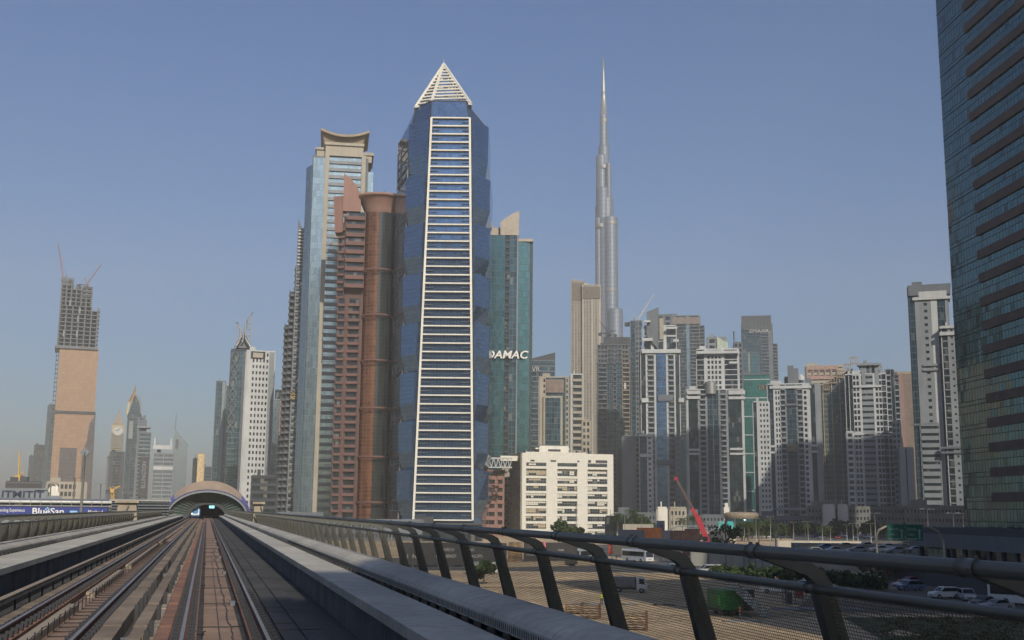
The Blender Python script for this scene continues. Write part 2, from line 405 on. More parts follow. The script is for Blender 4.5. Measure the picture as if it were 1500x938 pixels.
# loose cables on the near centre slab
def cable(name, lab, x0, amp, seed, a0=4, a1=75, r=.012, z=None):
    rnd = random.Random(seed); z = ZF + .075 if z is None else z; pts = []; x = x0; y = a0
    while y < a1: pts.append((x, y, z)); x = x0 + (x - x0) * .8 + rnd.uniform(-amp, amp); y += .35
    b = MB(); b.tube(pts, r, 5); tag(vmesh(b, name, BLACKP), lab, 'cable')
cable('cable', 'thin black cable lying almost straight along the middle of the near centre slab', .36, .004, 1, r=.010)
cable('cable', 'kinked black cable lying on the near centre slab, closer to its shaded side', .55, .035, 2, r=.013)
# small track equipment
rnd = random.Random(15); jb = None
for k, (lat, al) in enumerate([(-.15 + .9 * (k % 2), 9 + 7.3 * k) for k in range(12)] + [(-1.36, 12 + 11 * k) for k in range(8)]):
    if jb is None:
        jb = empty('junction_box', 'small grey junction box with a black cable loop, standing on the track slab', 'junction box', T(.1, 9, ZF + .06), TH, 'junction boxes along the tracks')
        b = MB(); b.box(-.06, .06, -.11, .11, 0, .10); b.box(-.07, .07, -.12, .12, .10, .115); b.build('case', GREYW, jb)
        b = MB(); b.tube([(.05, 0, .05), (.14, .05, .03), (.2, .2, .02), (.12, .5, .015), (.16, .9, .015)], .011, 5); b.build('cable', BLACKP, jb)
    else: dup(jb, T(lat, al, ZF + (.06 if lat > -1 else .01)), TH + rnd.uniform(-.1, .1))
b = MB()
for k in range(16): y = 7 + 6.1 * k; b.tube([(-.36 + .06, y, ZF + .07), (.2, y + .03, ZF + .075), (.5, y - .02, ZF + .075), (1.08, y + .05, ZF + .07)], .012, 5)
o = vmesh(b, 'bonding_cable', BLACKP); tag(o, 'thin black bonding cables crossing the near slab from rail to rail', 'cable'); o['kind'] = 'stuff'
# dark walking strip at the wall: rows of paving
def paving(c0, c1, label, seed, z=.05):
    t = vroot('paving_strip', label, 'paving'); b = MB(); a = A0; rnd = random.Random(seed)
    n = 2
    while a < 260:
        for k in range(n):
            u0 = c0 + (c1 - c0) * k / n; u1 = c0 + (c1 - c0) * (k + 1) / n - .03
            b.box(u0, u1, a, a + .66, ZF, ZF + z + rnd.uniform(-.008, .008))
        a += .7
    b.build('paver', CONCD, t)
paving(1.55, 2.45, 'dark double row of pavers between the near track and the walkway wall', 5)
# --------- walkways, ducts, railings on both sides
def walkway(sgn, label1, label2):
    f = (lambda x: x) if sgn > 0 else (lambda x: -2.43 - x)
    ext = 0.0 if sgn > 0 else .45
    t = vroot('walkway', label1, 'walkway')
    b = MB(); y = A0
    while y < 292:
        xs = sorted((f(2.9), f(3.9 + ext))); b.box(xs[0], xs[1], y, y + 5.97, ZL - .17, ZL + random.uniform(-.004, .004)); y += 6
    b.build('ledge', LEDGE, t)
    b = MB(); y = A0
    while y < 292:
        xs = sorted((f(3.02), f(3.25))); b.box(xs[0], xs[1], y, y + 2.98, ZF, ZL - .17); y += 3
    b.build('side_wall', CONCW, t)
    d = vroot('cable_duct', label2, 'cable duct')
    for (name, y0, y1) in (('duct_cover', A0, 292),):
        b = MB(); y = y0
        while y < y1:
            g = 1.75 if y > -3 else 1.75
            pr = [(4.05 + ext, ZL + .02), (4.05 + ext, ZL + .17), (4.10 + ext, ZL + .235), (4.22 + ext, ZL + .30), (4.40 + ext, ZL + .34), (4.57 + ext, ZL + .35), (4.75 + ext, ZL + .33), (4.85 + ext, ZL + .0)]
            a_, b_ = y, y + g - .025
            b.extr(pr, lambda u, v: (f(u), a_, v), lambda u, v: (f(u), b_, v)); y += g
        b.build(name, LEDGE, d)
    b = MB(); y = 6.0
    while y < 60:
        xs = sorted((f(4.045 + ext), f(4.052 + ext))); b.box(xs[0], xs[1], y, y + .028, ZL + .05, ZL + .14); y += .11
    stuff(b.build('vent_slit', BLACKP, d))
    b = MB(); y = 4.0
    while y < 120:
        xs = sorted((f(3.95 + ext), f(4.04 + ext))); b.box(xs[0], xs[1], y, y + .1, ZL - .06, ZL + .035); y += .875
    b.build('bracket', CONCD, d)
    b = MB(); xs = sorted((f(3.93 + ext), f(5.75))); b.box(xs[0], xs[1], A0, 292, ZF, ZL - .12); b.build('base', CONCD, d)
walkway(1, 'pale concrete emergency walkway between the near track and the humped duct', 'long humped duct of jointed pale covers along the railing nearest the camera')
walkway(-1, 'pale concrete emergency walkway beyond the far track, above the stained wall', 'tan jointed duct covers running beside the dark panelled railing')
RAILM = mat('railing_paint', (.105, .105, .085), rough=.5, metal=.2, var=.15, scale=1.5)
RAILM2 = mat('railing_post_paint', (.09, .09, .078), rough=.45, metal=.3, var=.2, scale=2)
def mesh_mat(nm, thr):
    m = bpy.data.materials.new(nm); n, bs, o = nodes(m); L = n.links.new
    bs.inputs['Base Color'].default_value = (.20, .165, .095, 1); bs.inputs['Roughness'].default_value = .5; bs.inputs['Metallic'].default_value = .3
    uv = n.nodes.new('ShaderNodeTexCoord')
    sp = n.nodes.new('ShaderNodeSeparateXYZ'); L(uv.outputs['Object'], sp.inputs[0])
    def wave(sock, k, off):
        a = n.nodes.new('ShaderNodeMath'); a.operation = 'MULTIPLY_ADD'; a.inputs[1].default_value = k; a.inputs[2].default_value = off; L(sock, a.inputs[0])
        f = n.nodes.new('ShaderNodeMath'); f.operation = 'FRACT'; L(a.outputs[0], f.inputs[0])
        g = n.nodes.new('ShaderNodeMath'); g.operation = 'GREATER_THAN'; g.inputs[1].default_value = thr; L(f.outputs[0], g.inputs[0]); return g.outputs[0]
    mu = n.nodes.new('ShaderNodeMath'); mu.operation = 'MULTIPLY'; L(wave(sp.outputs[1], 22, 0), mu.inputs[0]); L(wave(sp.outputs[2], 32, 0), mu.inputs[1])
    tr = n.nodes.new('ShaderNodeBsdfTransparent'); mx = n.nodes.new('ShaderNodeMixShader')
    L(mu.outputs[0], mx.inputs[0]); L(bs.outputs[0], mx.inputs[1]); L(tr.outputs[0], mx.inputs[2]); L(mx.outputs[0], o.inputs[0])
    return m
PERF = mesh_mat('perforated_sheet', .22); PERF2 = mesh_mat('dense_perforated_sheet', .62)
def railing(sgn, label):
    f = (lambda x: x) if sgn > 0 else (lambda x: -2.43 - x)
    t = vroot('railing', label, 'railing')
    z = lambda h: ZC - h
    # one post in its own plane: foot, elbow, arm reaching back over the walkway
    pb = MB()
    def strip(pa, pb_, wa, wb, th, m=0):
        (xa, za), (xb, zb) = pa, pb_
        dx, dz = xb - xa, zb - za; l = math.hypot(dx, dz); nx, nz = -dz / l, dx / l
        pts = [(xa - nx * wa, za - nz * wa), (xa + nx * wa, za + nz * wa), (xb + nx * wb, zb + nz * wb), (xb - nx * wb, zb - nz * wb)]
        pb.extr(pts, lambda u, v: (f(u), -th, v), lambda u, v: (f(u), th, v))
    strip((5.66, z(1.72)), (5.35, z(.62)), .105, .082, .065)
    strip((5.35, z(.64)), (5.30, z(.545)), .082, .07, .063)
    strip((5.34, z(.57)), (5.20, z(.48)), .07, .058, .061)
    strip((5.24, z(.50)), (4.71, z(.345)), .055, .03, .058)
    first = pb.build('post', RAILM2, t); n = 0
    s0 = 1676 * 5.3 / 1e9
    ys = []
    y = 12.45 - 3 * 4
    while y < 292 and n < 96:
        if y > 2: ys.append(y)
        y += 3.0; n += 1
    first.location = (0, ys[0], 0)
    for y in ys[1:]:
        q = first.copy(); col.objects.link(q); q.location = (0, y, 0)
    cb = MB()
    for (cx_, cz_, cr_) in ((5.27, z(.655), .050), (4.71, z(.33), .063)):
        cb = MB()
        cb.tube([(f(cx_), -.09, cz_), (f(cx_), .09, cz_)], cr_, 12)
        for e in (-.065, .065): cb.box(f(cx_) - .012, f(cx_) + .012, e - .012, e + .012, cz_ + cr_ - .01, cz_ + cr_ + .016)
        c0 = cb.build('clamp', RAILM2, t); c0.location = (0, ys[0], 0)
        for y in ys[1:45]: q = c0.copy(); col.objects.link(q); q.location = (0, y, 0)
    fb = MB(); fb.box(f(5.50) - .09, f(5.50) + .22, -.13, .13, z(1.70), z(1.66))
    for e in (-.09, .09): fb.box(f(5.5) - .02, f(5.5) + .02, e - .02, e + .02, z(1.66), z(1.62))
    c1 = fb.build('foot_plate', RAILM2, t); c1.location = (0, ys[0], 0)
    for y in ys[1:30]: q = c1.copy(); col.objects.link(q); q.location = (0, y, 0)
    rb = MB(); y = A0
    rb.tube([(f(4.71), A0, z(.33)), (f(4.71), 292, z(.33))], .054, 12); rb.build('top_tube', RAILM, t)
    rb = MB(); rb.tube([(f(5.27), A0, z(.655)), (f(5.27), 292, z(.655))], .040, 12); rb.build('lower_tube', RAILM, t)
    rb = MB(); rb.quad((f(5.66), A0, z(1.70)), (f(5.66), 292, z(1.70)), (f(5.36), 292, z(.67)), (f(5.36), A0, z(.67)))
    rb.build('mesh_panel', PERF if sgn > 0 else PERF2, t)
    for h in ():
        pass
    return t
railing(1, 'bent grey railing of leaning posts and two tubes beside the humped duct')
railing(-1, 'bent dark railing with panels beyond the far walkway, before the blue footbridge')
# --------- portal piers at 135 m
def portal(lat0, lat1, label):
    t = vroot('portal_pier', label, 'portal pier'); c = (lat0 + lat1) / 2; hw = abs(lat1 - lat0) / 2
    b = MB(); b.prism([(c - hw, 133.2), (c + hw, 133.2), (c + hw, 135.4), (c - hw, 135.4)], ZL - .1, ZC + .55, top=[(c - hw * .82, 133.4), (c + hw * .82, 133.4), (c + hw * .82, 135.2), (c - hw * .82, 135.2)]); b.build('shaft', CONCL, t)
    b = MB(); b.box(c - hw - .1, c + hw + .1, 133.0, 135.6, ZC + .55, ZC + .80); b.build('cap', CONCL, t)
    b = MB(); b.bar((c + .2, 133.1, ZC + .3), (c + .75 * (1 if c > 0 else -1) + .2, 132.9, ZL + .2), .09, .09); b.build('strut', GREYW, t)
    return t
portal(5.05, 6.2, 'tan concrete portal pier at the end of the humped duct, before the station arch')
portal(-9.6, -7.3, 'wide tan concrete portal pier beyond the far walkway, beside the louvred screen')
# louvred screen
t = vroot('louvre_screen', 'dark horizontally louvred screen beside the far track before the station arch', 'screen')
b = MB(); b.box(-16.5, -6.6, 219, 219.3, ZL - .8, ZC + 1.2); b.build('backing', DGREY, t)
b = MB()
for k in range(6): b.box(-16.5, -6.6, 218.7, 219.0, ZL + .05 + k * .5, ZL + .22 + k * .5)
b.build('louvre', GREYW, t)
b = MB(); b.box(-16.9, -6.3, 218.4, 219.5, ZC + 1.2, ZC + 1.5); b.build('cap', STEEL, t)
b = MB(); b.box(-17, -6.3, 218.2, 218.6, ZL - 1.2, ZL - .1); b.build('plinth', CONCL, t)
# ================================================================== STATION
SA = 300.0
st = vroot('metro_station', 'arched metro station with bronze roof and violet edge where the tracks end', 'metro station')
BRONZE = mat('bronze_roof', (.40, .30, .215), rough=.55, metal=.2, var=.12, scale=.3)
VIOLET = mat('violet_panel', (.13, .12, .36), rough=.5, var=.1)
NAVY = mat('navy_panel', (.02, .025, .10), rough=.5, var=.1)
CX = .2; AW = 10.6; ZB = ZC - 2.2
def arch(th, w_, h, z0=ZB): return (CX + w_ * math.cos(th), z0 + h * math.sin(th))
def shell(b, wo, ho, wi, hi, y0, y1, a0=0, a1=180, n=40, zi=ZB, yo=None):
    for k in range(n):
        p, q = R(a0 + (a1 - a0) * k / n), R(a0 + (a1 - a0) * (k + 1) / n)
        o0, o1, i0, i1 = arch(p, wo, ho), arch(q, wo, ho), arch(p, wi, hi, zi), arch(q, wi, hi, zi)
        yy = y0 if yo is None else yo
        b.quad((i0[0], y0, i0[1]), (o0[0], yy, o0[1]), (o1[0], yy, o1[1]), (i1[0], y0, i1[1]))
        b.quad((o0[0], yy, o0[1]), (o0[0], y1, o0[1]), (o1[0], y1, o1[1]), (o1[0], yy, o1[1]))
        b.quad((i0[0], y1, i0[1]), (i0[0], y0, i0[1]), (i1[0], y0, i1[1]), (i1[0], y1, i1[1]))
HT = 9.2
b = MB(); shell(b, AW, HT, AW - .35, 6.9, SA, SA + 110, 38, 142, yo=SA + 4); b.build('roof_shell', BRONZE, st)
b = MB(); shell(b, AW, HT, AW - .35, 6.9, SA, SA + 110, 0, 38, 16, yo=SA + 4); shell(b, AW, HT, AW - .35, 6.9, SA, SA + 110, 142, 180, 16, yo=SA + 4); b.build('violet_edge', VIOLET, st)
b = MB(); shell(b, AW - .33, 6.95, AW - .75, 6.65, SA - .15, SA + 30); b.build('navy_trim', NAVY, st)
b = MB(); shell(b, AW - .72, 6.7, AW - 1.1, 6.2, SA - .3, SA + 1, 0, 180); b.build('rim', OFFW, st)
VGL = grid_mat('station_glass', (.09, .15, .11), (.16, .17, .13), 1.1, 2.2, .1, .1, metal=.1, rough=.3)
b = MB()
for k in range(24):
    p, q = R(180 * k / 24), R(180 * (k + 1) / 24)
    a, c_ = arch(p, AW - 1.2, 6.3), arch(q, AW - 1.2, 6.3); e, g = arch(p, 5.2, 4.0), arch(q, 5.2, 4.0)
    b.quad((a[0], SA + 1, a[1]), (c_[0], SA + 1, c_[1]), (g[0], SA + 4, g[1]), (e[0], SA + 4, e[1]))
b.build('fan_glazing', VGL, st)
b = MB()
for k in range(25):
    p = R(180 * k / 24); a, e = arch(p, AW - 1.22, 6.28), arch(p, 5.2, 4.0)
    b.bar((a[0], SA + .8, a[1]), (e[0], SA + 3.8, e[1]), .09, .14)
b.build('fan_rib', OFFW, st)
b = MB(); shell(b, 5.6, 4.3, 4.4, 3.2, SA + 3.9, SA + 16); b.box(CX - 5.2, CX - 4.2, SA + 12, SA + 16, ZB - 1, ZB + 2.2); b.box(CX + 4.2, CX + 5.2, SA + 12, SA + 16, ZB - 1, ZB + 2.2)
b.box(CX - 4.6, CX - 3.6, SA + 8, SA + 12, ZB - .5, ZB + 2.6); b.box(CX + 3.6, CX + 4.6, SA + 8, SA + 12, ZB - .5, ZB + 2.6)
b.build('inner_portal', DGREY, st)
b = MB(); b.box(CX - 10, CX - 4.2, SA + 16, SA + 110, ZF, ZL + .4); b.box(CX + 3.2, CX + 10, SA + 16, SA + 110, ZF, ZL + .4); b.build('platform', CONCD, st)
b = MB(); b.box(CX - 9.6, CX - 5, SA + 16.2, SA + 16.8, ZB, ZB + 3.4); b.box(CX + 5, CX + 9.6, SA + 16.2, SA + 16.8, ZB, ZB + 3.4); b.box(CX - 5, CX + 5, SA + 60, SA + 60.5, ZB, ZB + 4.4); b.build('end_wall', DGREY, st)
GLOWW = mat('pale_green_window', (.32, .42, .30), rough=.4, emit=((.5, .75, .5), .25))
b = MB(); n = 12
pts = [(CX + 7.1 + 1.35 * math.cos(math.pi * k / n), SA + 15.9, ZB + .3 + 1.9 * math.sin(math.pi * k / n)) for k in range(n + 1)] + [(CX + 5.75, SA + 15.9, ZB - .6), (CX + 8.45, SA + 15.9, ZB - .6)]
b.poly(list(reversed(pts[:n + 1])) + [pts[-2], pts[-1]]); b.build('side_window', GLOWW, st)
SCR = mat('lit_screen', (.2, .6, .65), emit=((.35, .9, 1.0), 1.6))
b = MB(); b.box(CX + .35, CX + 1.65, SA + 7, SA + 7.2, ZC + .1, ZC + .75); b.build('lit_screen', SCR, st)
LMP = mat('station_lamp', (.9, .8, .6), emit=((1.0, .8, .5), 3.0))
b = MB(); b.lathe([(0, -.2), (.2, 0), (0, .2)], (CX - 5.9, SA + 6, ZC - .6), 10); b.lathe([(0, -.2), (.2, 0), (0, .2)], (CX + 5.9, SA + 6, ZC - .6), 10); b.build('lamp', LMP, st)
# train in the station on the far track
BLUEP = mat('train_blue', (.08, .25, .5), rough=.3, metal=.2)
TRW = mat('train_white', (.62, .66, .7), rough=.3)
tr = vroot('metro_train', 'blue and white driverless metro train standing in the station portal', 'train')
def section(y, k, drop=0): return [(-2.8 + 1.35 * k * u, y, ZR + .25 + 3.2 * v * (1 if v < .5 else 1 - drop)) for (u, v) in ((-1, 0), (1, 0), (1.02, .45), (.95, .85), (.6, 1), (-.6, 1), (-.95, .85), (-1.02, .45))]
b = MB(); secs = [section(SA + 5, .8, .25), section(SA + 6.2, .98, .06), section(SA + 9, 1.0), section(SA + 70, 1.0)]
for a_, c_ in zip(secs, secs[1:]):
    for k in range(8): j = (k + 1) % 8; b.quad(a_[k], a_[j], c_[j], c_[k])
b.poly(secs[0]); b.build('body', BLUEP, tr)
b = MB(); b.quad((-3.55, SA + 4.9, ZR + 1.75), (-2.05, SA + 4.9, ZR + 1.75), (-2.2, SA + 5.4, ZR + 2.6), (-3.4, SA + 5.4, ZR + 2.6)); b.build('windscreen', DGLASS, tr)
b = MB(); b.box(-3.8, -3.5, SA + 4.7, SA + 5.0, ZR + .6, ZR + 2.0); b.box(-2.1, -1.8, SA + 4.7, SA + 5.0, ZR + .6, ZR + 2.0); b.box(-3.6, -2.0, SA + 4.8, SA + 5.0, ZR + .5, ZR + .9); b.build('white_mask', TRW, tr)
for x in (-3.55, -2.05):
    b = MB(); b.lathe([(0, -.12), (.12, 0), (0, .12)], (x, SA + 4.6, ZR + .9), 8); b.build('headlight', LMP, tr)
# ================================================================== TOWERS
class Tower:
    """local frame: x along the front, -y towards the camera, z up from the ground"""
    def __init__(s, name, label, pxc, Y, turn=0.0, pyref=640, cat='tower', group=None, z0=0.0):
        p = P(pxc, pyref, Y); s.Y = Y; s.pxc = p.x; s.al = math.atan2(p.x, Y); s.z0 = z0
        s.root = empty(name, label, cat, (p.x, Y, z0), -s.al + R(turn), group); s.c = math.cos(s.al) / math.cos(R(turn)); s.turn = turn
    def X(s, px, py=640): return (P(px, py, s.Y).x - s.pxc) * s.c
    def Z(s, py, px=None, dy=0):
        return P(750 if px is None else px, py, s.Y + dy).z - s.z0
    def core(s, x0, x1, z0, z1, y0=0, y1=25, m=None, name='body'):
        b = MB(); b.box(x0, x1, y0, y1, z0, z1); return b.build(name, m or GREYW, s.root)
    def obj(s, b, name, m, parent=None): return b.build(name, m, parent or s.root)
class Face:
    """outward face from A to B (seen from outside A is at the left)"""
    def __init__(s, A, B):
        s.A = Vector((A[0], A[1], 0)); d = Vector((B[0] - A[0], B[1] - A[1], 0)); s.L = d.length; s.t = d / s.L; s.n = Vector((s.t.y, -s.t.x, 0))
    def pt(s, u, d, z): v = s.A + s.t * u + s.n * d; return (v.x, v.y, z)
    def box(s, b, u0, u1, z0, z1, d0, d1):
        if z1 <= z0 or u1 <= u0: return
        b.hexa([s.pt(u0, d1, z0), s.pt(u1, d1, z0), s.pt(u1, d0, z0), s.pt(u0, d0, z0), s.pt(u0, d1, z1), s.pt(u1, d1, z1), s.pt(u1, d0, z1), s.pt(u0, d0, z1)])
RB = random.Random(11)
def bays(t, face, z0, z1, fh, spec, wall=None, glass=None):
    wall = wall or WHITE; glass = glass or DGLASS
    tot = sum(q[0] for q in spec); u = 0.0; nf = max(1, int(round((z1 - z0) / fh))); h = (z1 - z0) / nf
    for q in spec:
        w_ = face.L * q[0] / tot; u0, u1 = u, u + w_; u = u1; k = q[1]; o = q[2] if len(q) > 2 else {}
        m = o.get('m', wall); gm = o.get('g', glass)
        if k == 's':
            b = MB(); face.box(b, u0, u1, z0, z1, -.3, o.get('d', .7)); t.obj(b, 'pier', m)
        elif k == 'g':
            b = MB(); face.box(b, u0 + .02, u1 - .02, z0, z1, -.3, o.get('d', .25)); t.obj(b, 'glass_bay', o.get('m', glass))
        elif k == 'l':                                   # glass with floor lines
            b = MB(); face.box(b, u0 + .02, u1 - .02, z0, z1, -.3, .2); t.obj(b, 'glass_bay', gm)
            b = MB()
            for i in range(0, nf + 1, o.get('e', 1)): face.box(b, u0, u1, z0 + i * h - o.get('t', .25), z0 + i * h + o.get('t', .25), .1, o.get('d', .45))
            t.obj(b, 'floor_band', m)
        elif k == 'w':                                   # windows set back in a wall
            n = o.get('n', 2); wf = o.get('wf', .56); hf = o.get('hf', .58)
            b = MB(); face.box(b, u0 + .02, u1 - .02, z0 + .2, z1 - .2, -.3, .08); t.obj(b, 'window_column', gm)
            b = MB(); cw = w_ / n; pw = cw * (1 - wf)
            for i in range(n + 1):
                a_ = u0 + i * cw - (pw / 2 if i else 0); e_ = u0 + i * cw + (pw / 2 if i < n else 0)
                face.box(b, a_, e_, z0, z1, .05, .62)
            for i in range(nf + 1):
                a_ = max(z0, z0 + i * h - h * (1 - hf) / 2); e_ = min(z1, z0 + i * h + h * (1 - hf) / 2)
                face.box(b, u0 + .03, u1 - .03, a_, e_, .05, .55)
            t.obj(b, 'window_wall', m)
        elif k == 'b':                                   # balconies
            dd = o.get('d', 1.3); b = MB(); face.box(b, u0 + .02, u1 - .02, z0, z1, -.6, -.05); t.obj(b, 'window_column', gm)
            b = MB(); pm = o.get('p', .14); pf = o.get('pf', 1.05)
            for i in range(nf):
                z = z0 + i * h
                face.box(b, u0 + .15, u1 - .15, z - .12, z + .14, -.05, dd)
                face.box(b, u0 + .15, u1 - .15, z + .14, z + pf, dd - .16, dd - .02)
                if getattr(t, 'split', None) is not None and t.split > 0: t.split -= 1; t.obj(b, 'balcony', m); b = MB()
                if o.get('div'):
                    c = (u0 + u1) / 2; face.box(b, c - .12, c + .12, z + .14, z + h - .12, -.05, dd - .5)
            (t.obj(b, 'balcony_column', m) if getattr(t, 'split', None) is None else stuff(t.obj(b, 'balcony', m))) if b.f else None
            if o.get('fin', True):
                b = MB(); face.box(b, u0, u0 + pm * 3, z0, z1, -.05, .7); face.box(b, u1 - pm * 3, u1, z0, z1, -.05, .7); t.obj(b, 'fin', m)
        elif k == 'h':                                   # strip windows between spandrels
            b = MB(); face.box(b, u0 + .02, u1 - .02, z0, z1, -.3, .05); t.obj(b, 'window_strip', gm)
            b = MB(); hf = o.get('hf', .45)
            for i in range(nf + 1):
                a_ = max(z0, z0 + i * h - h * (1 - hf) / 2); e_ = min(z1, z0 + i * h + h * (1 - hf) / 2); face.box(b, u0, u1, a_, e_, .03, o.get('d', .5))
            t.obj(b, 'spandrel', m)
def block(t, px0, px1, pytop, spec=None, fh=3.8, py=640, y0=0.0, dep=24, wall=None, glass=None, core=None, left=None, right=None, zb=0.0, roof=True, pybot=None, name='body'):
    x0, x1 = t.X(px0, py), t.X(px1, py); z1 = t.Z(pytop, (px0 + px1) / 2, y0); z0 = zb if pybot is None else t.Z(pybot, (px0 + px1) / 2, y0)
    t.core(x0 + .3, x1 - .3, z0, z1 - .35, y0 + .3, y0 + dep - .3, core or GREYW, name)
    if spec: bays(t, Face((x0, y0), (x1, y0)), z0, z1 - .3, fh, spec, wall, glass)
    side = [(1, 'w', {'n': 4, 'wf': .4, 'hf': .4})]
    if left is not False: bays(t, Face((x0, y0 + dep), (x0, y0)), z0, z1 - .3, fh, left or side, wall, glass)
    if right is not False: bays(t, Face((x1, y0), (x1, y0 + dep)), z0, z1 - .3, fh, right or side, wall, glass)
    if roof:
        b = MB(); b.box(x0 - .25, x1 + .25, y0 - .75, y0 + dep + .25, z1 - .3, z1 + .5); b.box(x0 + 2, (x0 * 2 + x1) / 3, y0 + 4, y0 + 9, z1 + .5, z1 + 3.2); t.obj(b, 'roof_slab', wall or WHITE)
    return x0, x1, z0, z1
def band(t, px0, px1, py0, py1, m=None, y0=-1.0, d=1.4, py=None, name='cornice'):
    py = py or (py0 + py1) / 2; b = MB(); b.box(t.X(px0, py), t.X(px1, py), y0, y0 + d, t.Z(py1), t.Z(py0)); return t.obj(b, name, m or WHITE)
# ---------------------------------------------------------------- pyramid topped tower
def pyramid_tower():
    Y = 530; t = Tower('pyramid_tower', 'tall blue glass tower with ladder-like white frame and cream lattice pyramid on top', 650, Y)
    def V(px, py, Yd): p = P(px, py, Yd); v = Matrix.Rotation(t.al, 3, 'Z') @ (Vector((p.x, p.y, p.z)) - Vector((t.root.location.x, t.root.location.y, 0))); return v
    zt = P(650, 176, Y).z
    def col_(px, py, Yd): v = V(px, py, Yd); return (v.x, v.y)
    # plan at the ground and under the crown, left rear to right rear
    base = [col_(573, 740, 566), col_(588, 740, 537), col_(605, 757, 529), col_(693, 757, 529), col_(706, 757, 539), col_(712, 757, 572)]
    top = [col_(586, 200, 566), col_(603, 200, 537), col_(632, 180, 529), col_(688, 180, 529), col_(711, 180, 539), col_(714, 180, 572)]
    def L(k, z):
        f = z / zt; return Vector((base[k][0] * (1 - f) + top[k][0] * f, base[k][1] * (1 - f) + top[k][1] * f, z))
    b = MB(); b.prism([base[k] for k in range(6)], 0, zt, top=top); t.obj(b, 'body', BLUEG)
    # crown: shoulders shrinking to the foot of the pyramid
    zc = P(650, 147, Y).z; inner = [col_(603, 153, 560), col_(610, 152, 541), col_(633, 146, 531), col_(683, 150, 531), col_(689, 152, 541), col_(690, 152, 560)]
    b = MB(); b.prism(top, zt, zc, top=inner); t.obj(b, 'crown_glass', BLUEG)
    b = MB()
    for k in range(5): b.bar(L(k, zt) + Vector((0, -.2, 0)), Vector((inner[k][0], inner[k][1] - .2, zc)), .35)
    for k in range(5): b.bar((inner[k][0], inner[k][1], zc), (inner[k + 1][0], inner[k + 1][1], zc), .5)
    t.obj(b, 'crown_edge', DGREY)
    # pyramid lattice
    ap = V(650, 94, 548); cs = [Vector((*col_(608, 152, 540), zc)), Vector((*col_(690, 153, 535), zc)), Vector((*col_(688, 152, 562), zc)), Vector((*col_(610, 152, 562), zc))]
    b = MB()
    mid = (cs[0] * .72 + cs[1] * .28); mid.y -= 1.4
    ring = [cs[0], mid, cs[1], cs[2], cs[3]]
    for c in ring: b.bar(c, ap, 1.1, 1.1)
    for a_, c_ in zip(ring, ring[1:] + ring[:1]): b.bar(a_, c_, .9, .9)
    t.obj(b, 'pyramid_frame', CREAM)
    b = MB()
    for a_, c_ in zip(ring, ring[1:] + ring[:1]):
        for k in range(1, 13):
            f = k / 13.5; b.bar(a_.lerp(ap, f), c_.lerp(ap, f), .75, .6)
    t.obj(b, 'pyramid_slat', CREAM)
    b = MB(); m_ = sum(ring, Vector()) / 5; b.prism([(m_.x + (c.x - m_.x) * .55, m_.y + (c.y - m_.y) * .55) for c in (cs[0], cs[1], cs[2], cs[3])], zc, zc + 5, top=[(ap.x + (c.x - ap.x) * .2, ap.y + (c.y - ap.y) * .2) for c in (cs[0], cs[1], cs[2], cs[3])]); t.obj(b, 'inner_cone', GREYW)
    b = MB(); b.tube([ap, ap + Vector((0, 0, 2.5))], .15, 6); t.obj(b, 'finial', CREAM)
    # flared glass shards, three faces
    LV = grid_mat('blue_shard_glass', (.11, .21, .37), (.03, .045, .07), 1.5, 2.0, .12, .14, metal=.85, rough=.08)
    nseg = 9; zz = [P(700, y, Y).z for y in (757, 690, 619, 547, 475, 403, 330, 258)] + [zt - .5]
    for (ka, kb, flare) in ((3, 4, 1), (4, 5, 1), (1, 2, 1), (0, 1, .5)):
        for s_ in range(8):
            z0, z1 = zz[s_], zz[s_ + 1]
            a0, a1, c0, c1 = L(ka, z0), L(ka, z1), L(kb, z0), L(kb, z1)
            tt = (c0 - a0).normalized(); n_ = Vector((tt.y, -tt.x, 0)); fl = flare * (2.7 if s_ < 7 else 1.6)
            lo, hi = n_ * .15, n_ * fl
            am, cm = a0.lerp(a1, .36), c0.lerp(c1, .36)
            b = MB(); b.hexa([a0 + lo, c0 + lo, c0 - n_ * .3, a0 - n_ * .3, am + hi, cm + hi, cm - n_ * .3, am - n_ * .3]); b.hexa([am + hi, cm + hi, cm - n_ * .3, am - n_ * .3, a1 + hi * 1.12, c1 + hi * 1.12, c1 - n_ * .3, a1 - n_ * .3]); t.obj(b, 'glass_shard', LV)
    # white ladder on the front
    b = MB(); za, zb_ = P(650, 762, Y).z, P(650, 175, Y).z; fr = Vector((0, -1.3, 0))
    for k in (2, 3): b.bar(L(k, za) + fr, L(k, zb_) + fr, 1.0, 1.1)
    t.obj(b, 'ladder_rail', CREAM)
    n = 47; D = Vector((0, -1.0, 0))
    for i in range(n + 1):
        z = za + (zb_ - za) * i / n; b = MB(); b.bar(L(2, z) + D, L(3, z) + D, 1.1, .62); t.obj(b, 'ladder_rung', CREAM)
        if i < n:
            zm = z + (zb_ - za) / n * .5; b = MB(); a_, c_ = L(2, zm), L(3, zm)
            b.bar(a_ + D * .4, a_.lerp(c_, .2) + D * .4, .8, .18); t.obj(b, 'ledge', GREYW); b = MB(); b.bar(c_ + D * .4, c_.lerp(a_, .2) + D * .4, .8, .18); t.obj(b, 'ledge', GREYW)
    # dark side grid with pale slanting bars
    b = MB(); sd_ = Vector((-.9, -.3, 0)); q0, q1 = .30, .92
    def S(f, z): return L(0, z).lerp(L(1, z), f)
    zs = P(580, 215, 550).z
    for f in (q0, q1): b.bar(S(f, 3) + sd_, S(f, zs) + sd_, .5, .5)
    b.bar(S(.02, 3) + sd_, S(.02, zs) + sd_, .4, .4); t.obj(b, 'side_frame', OFFW)
    b = MB()
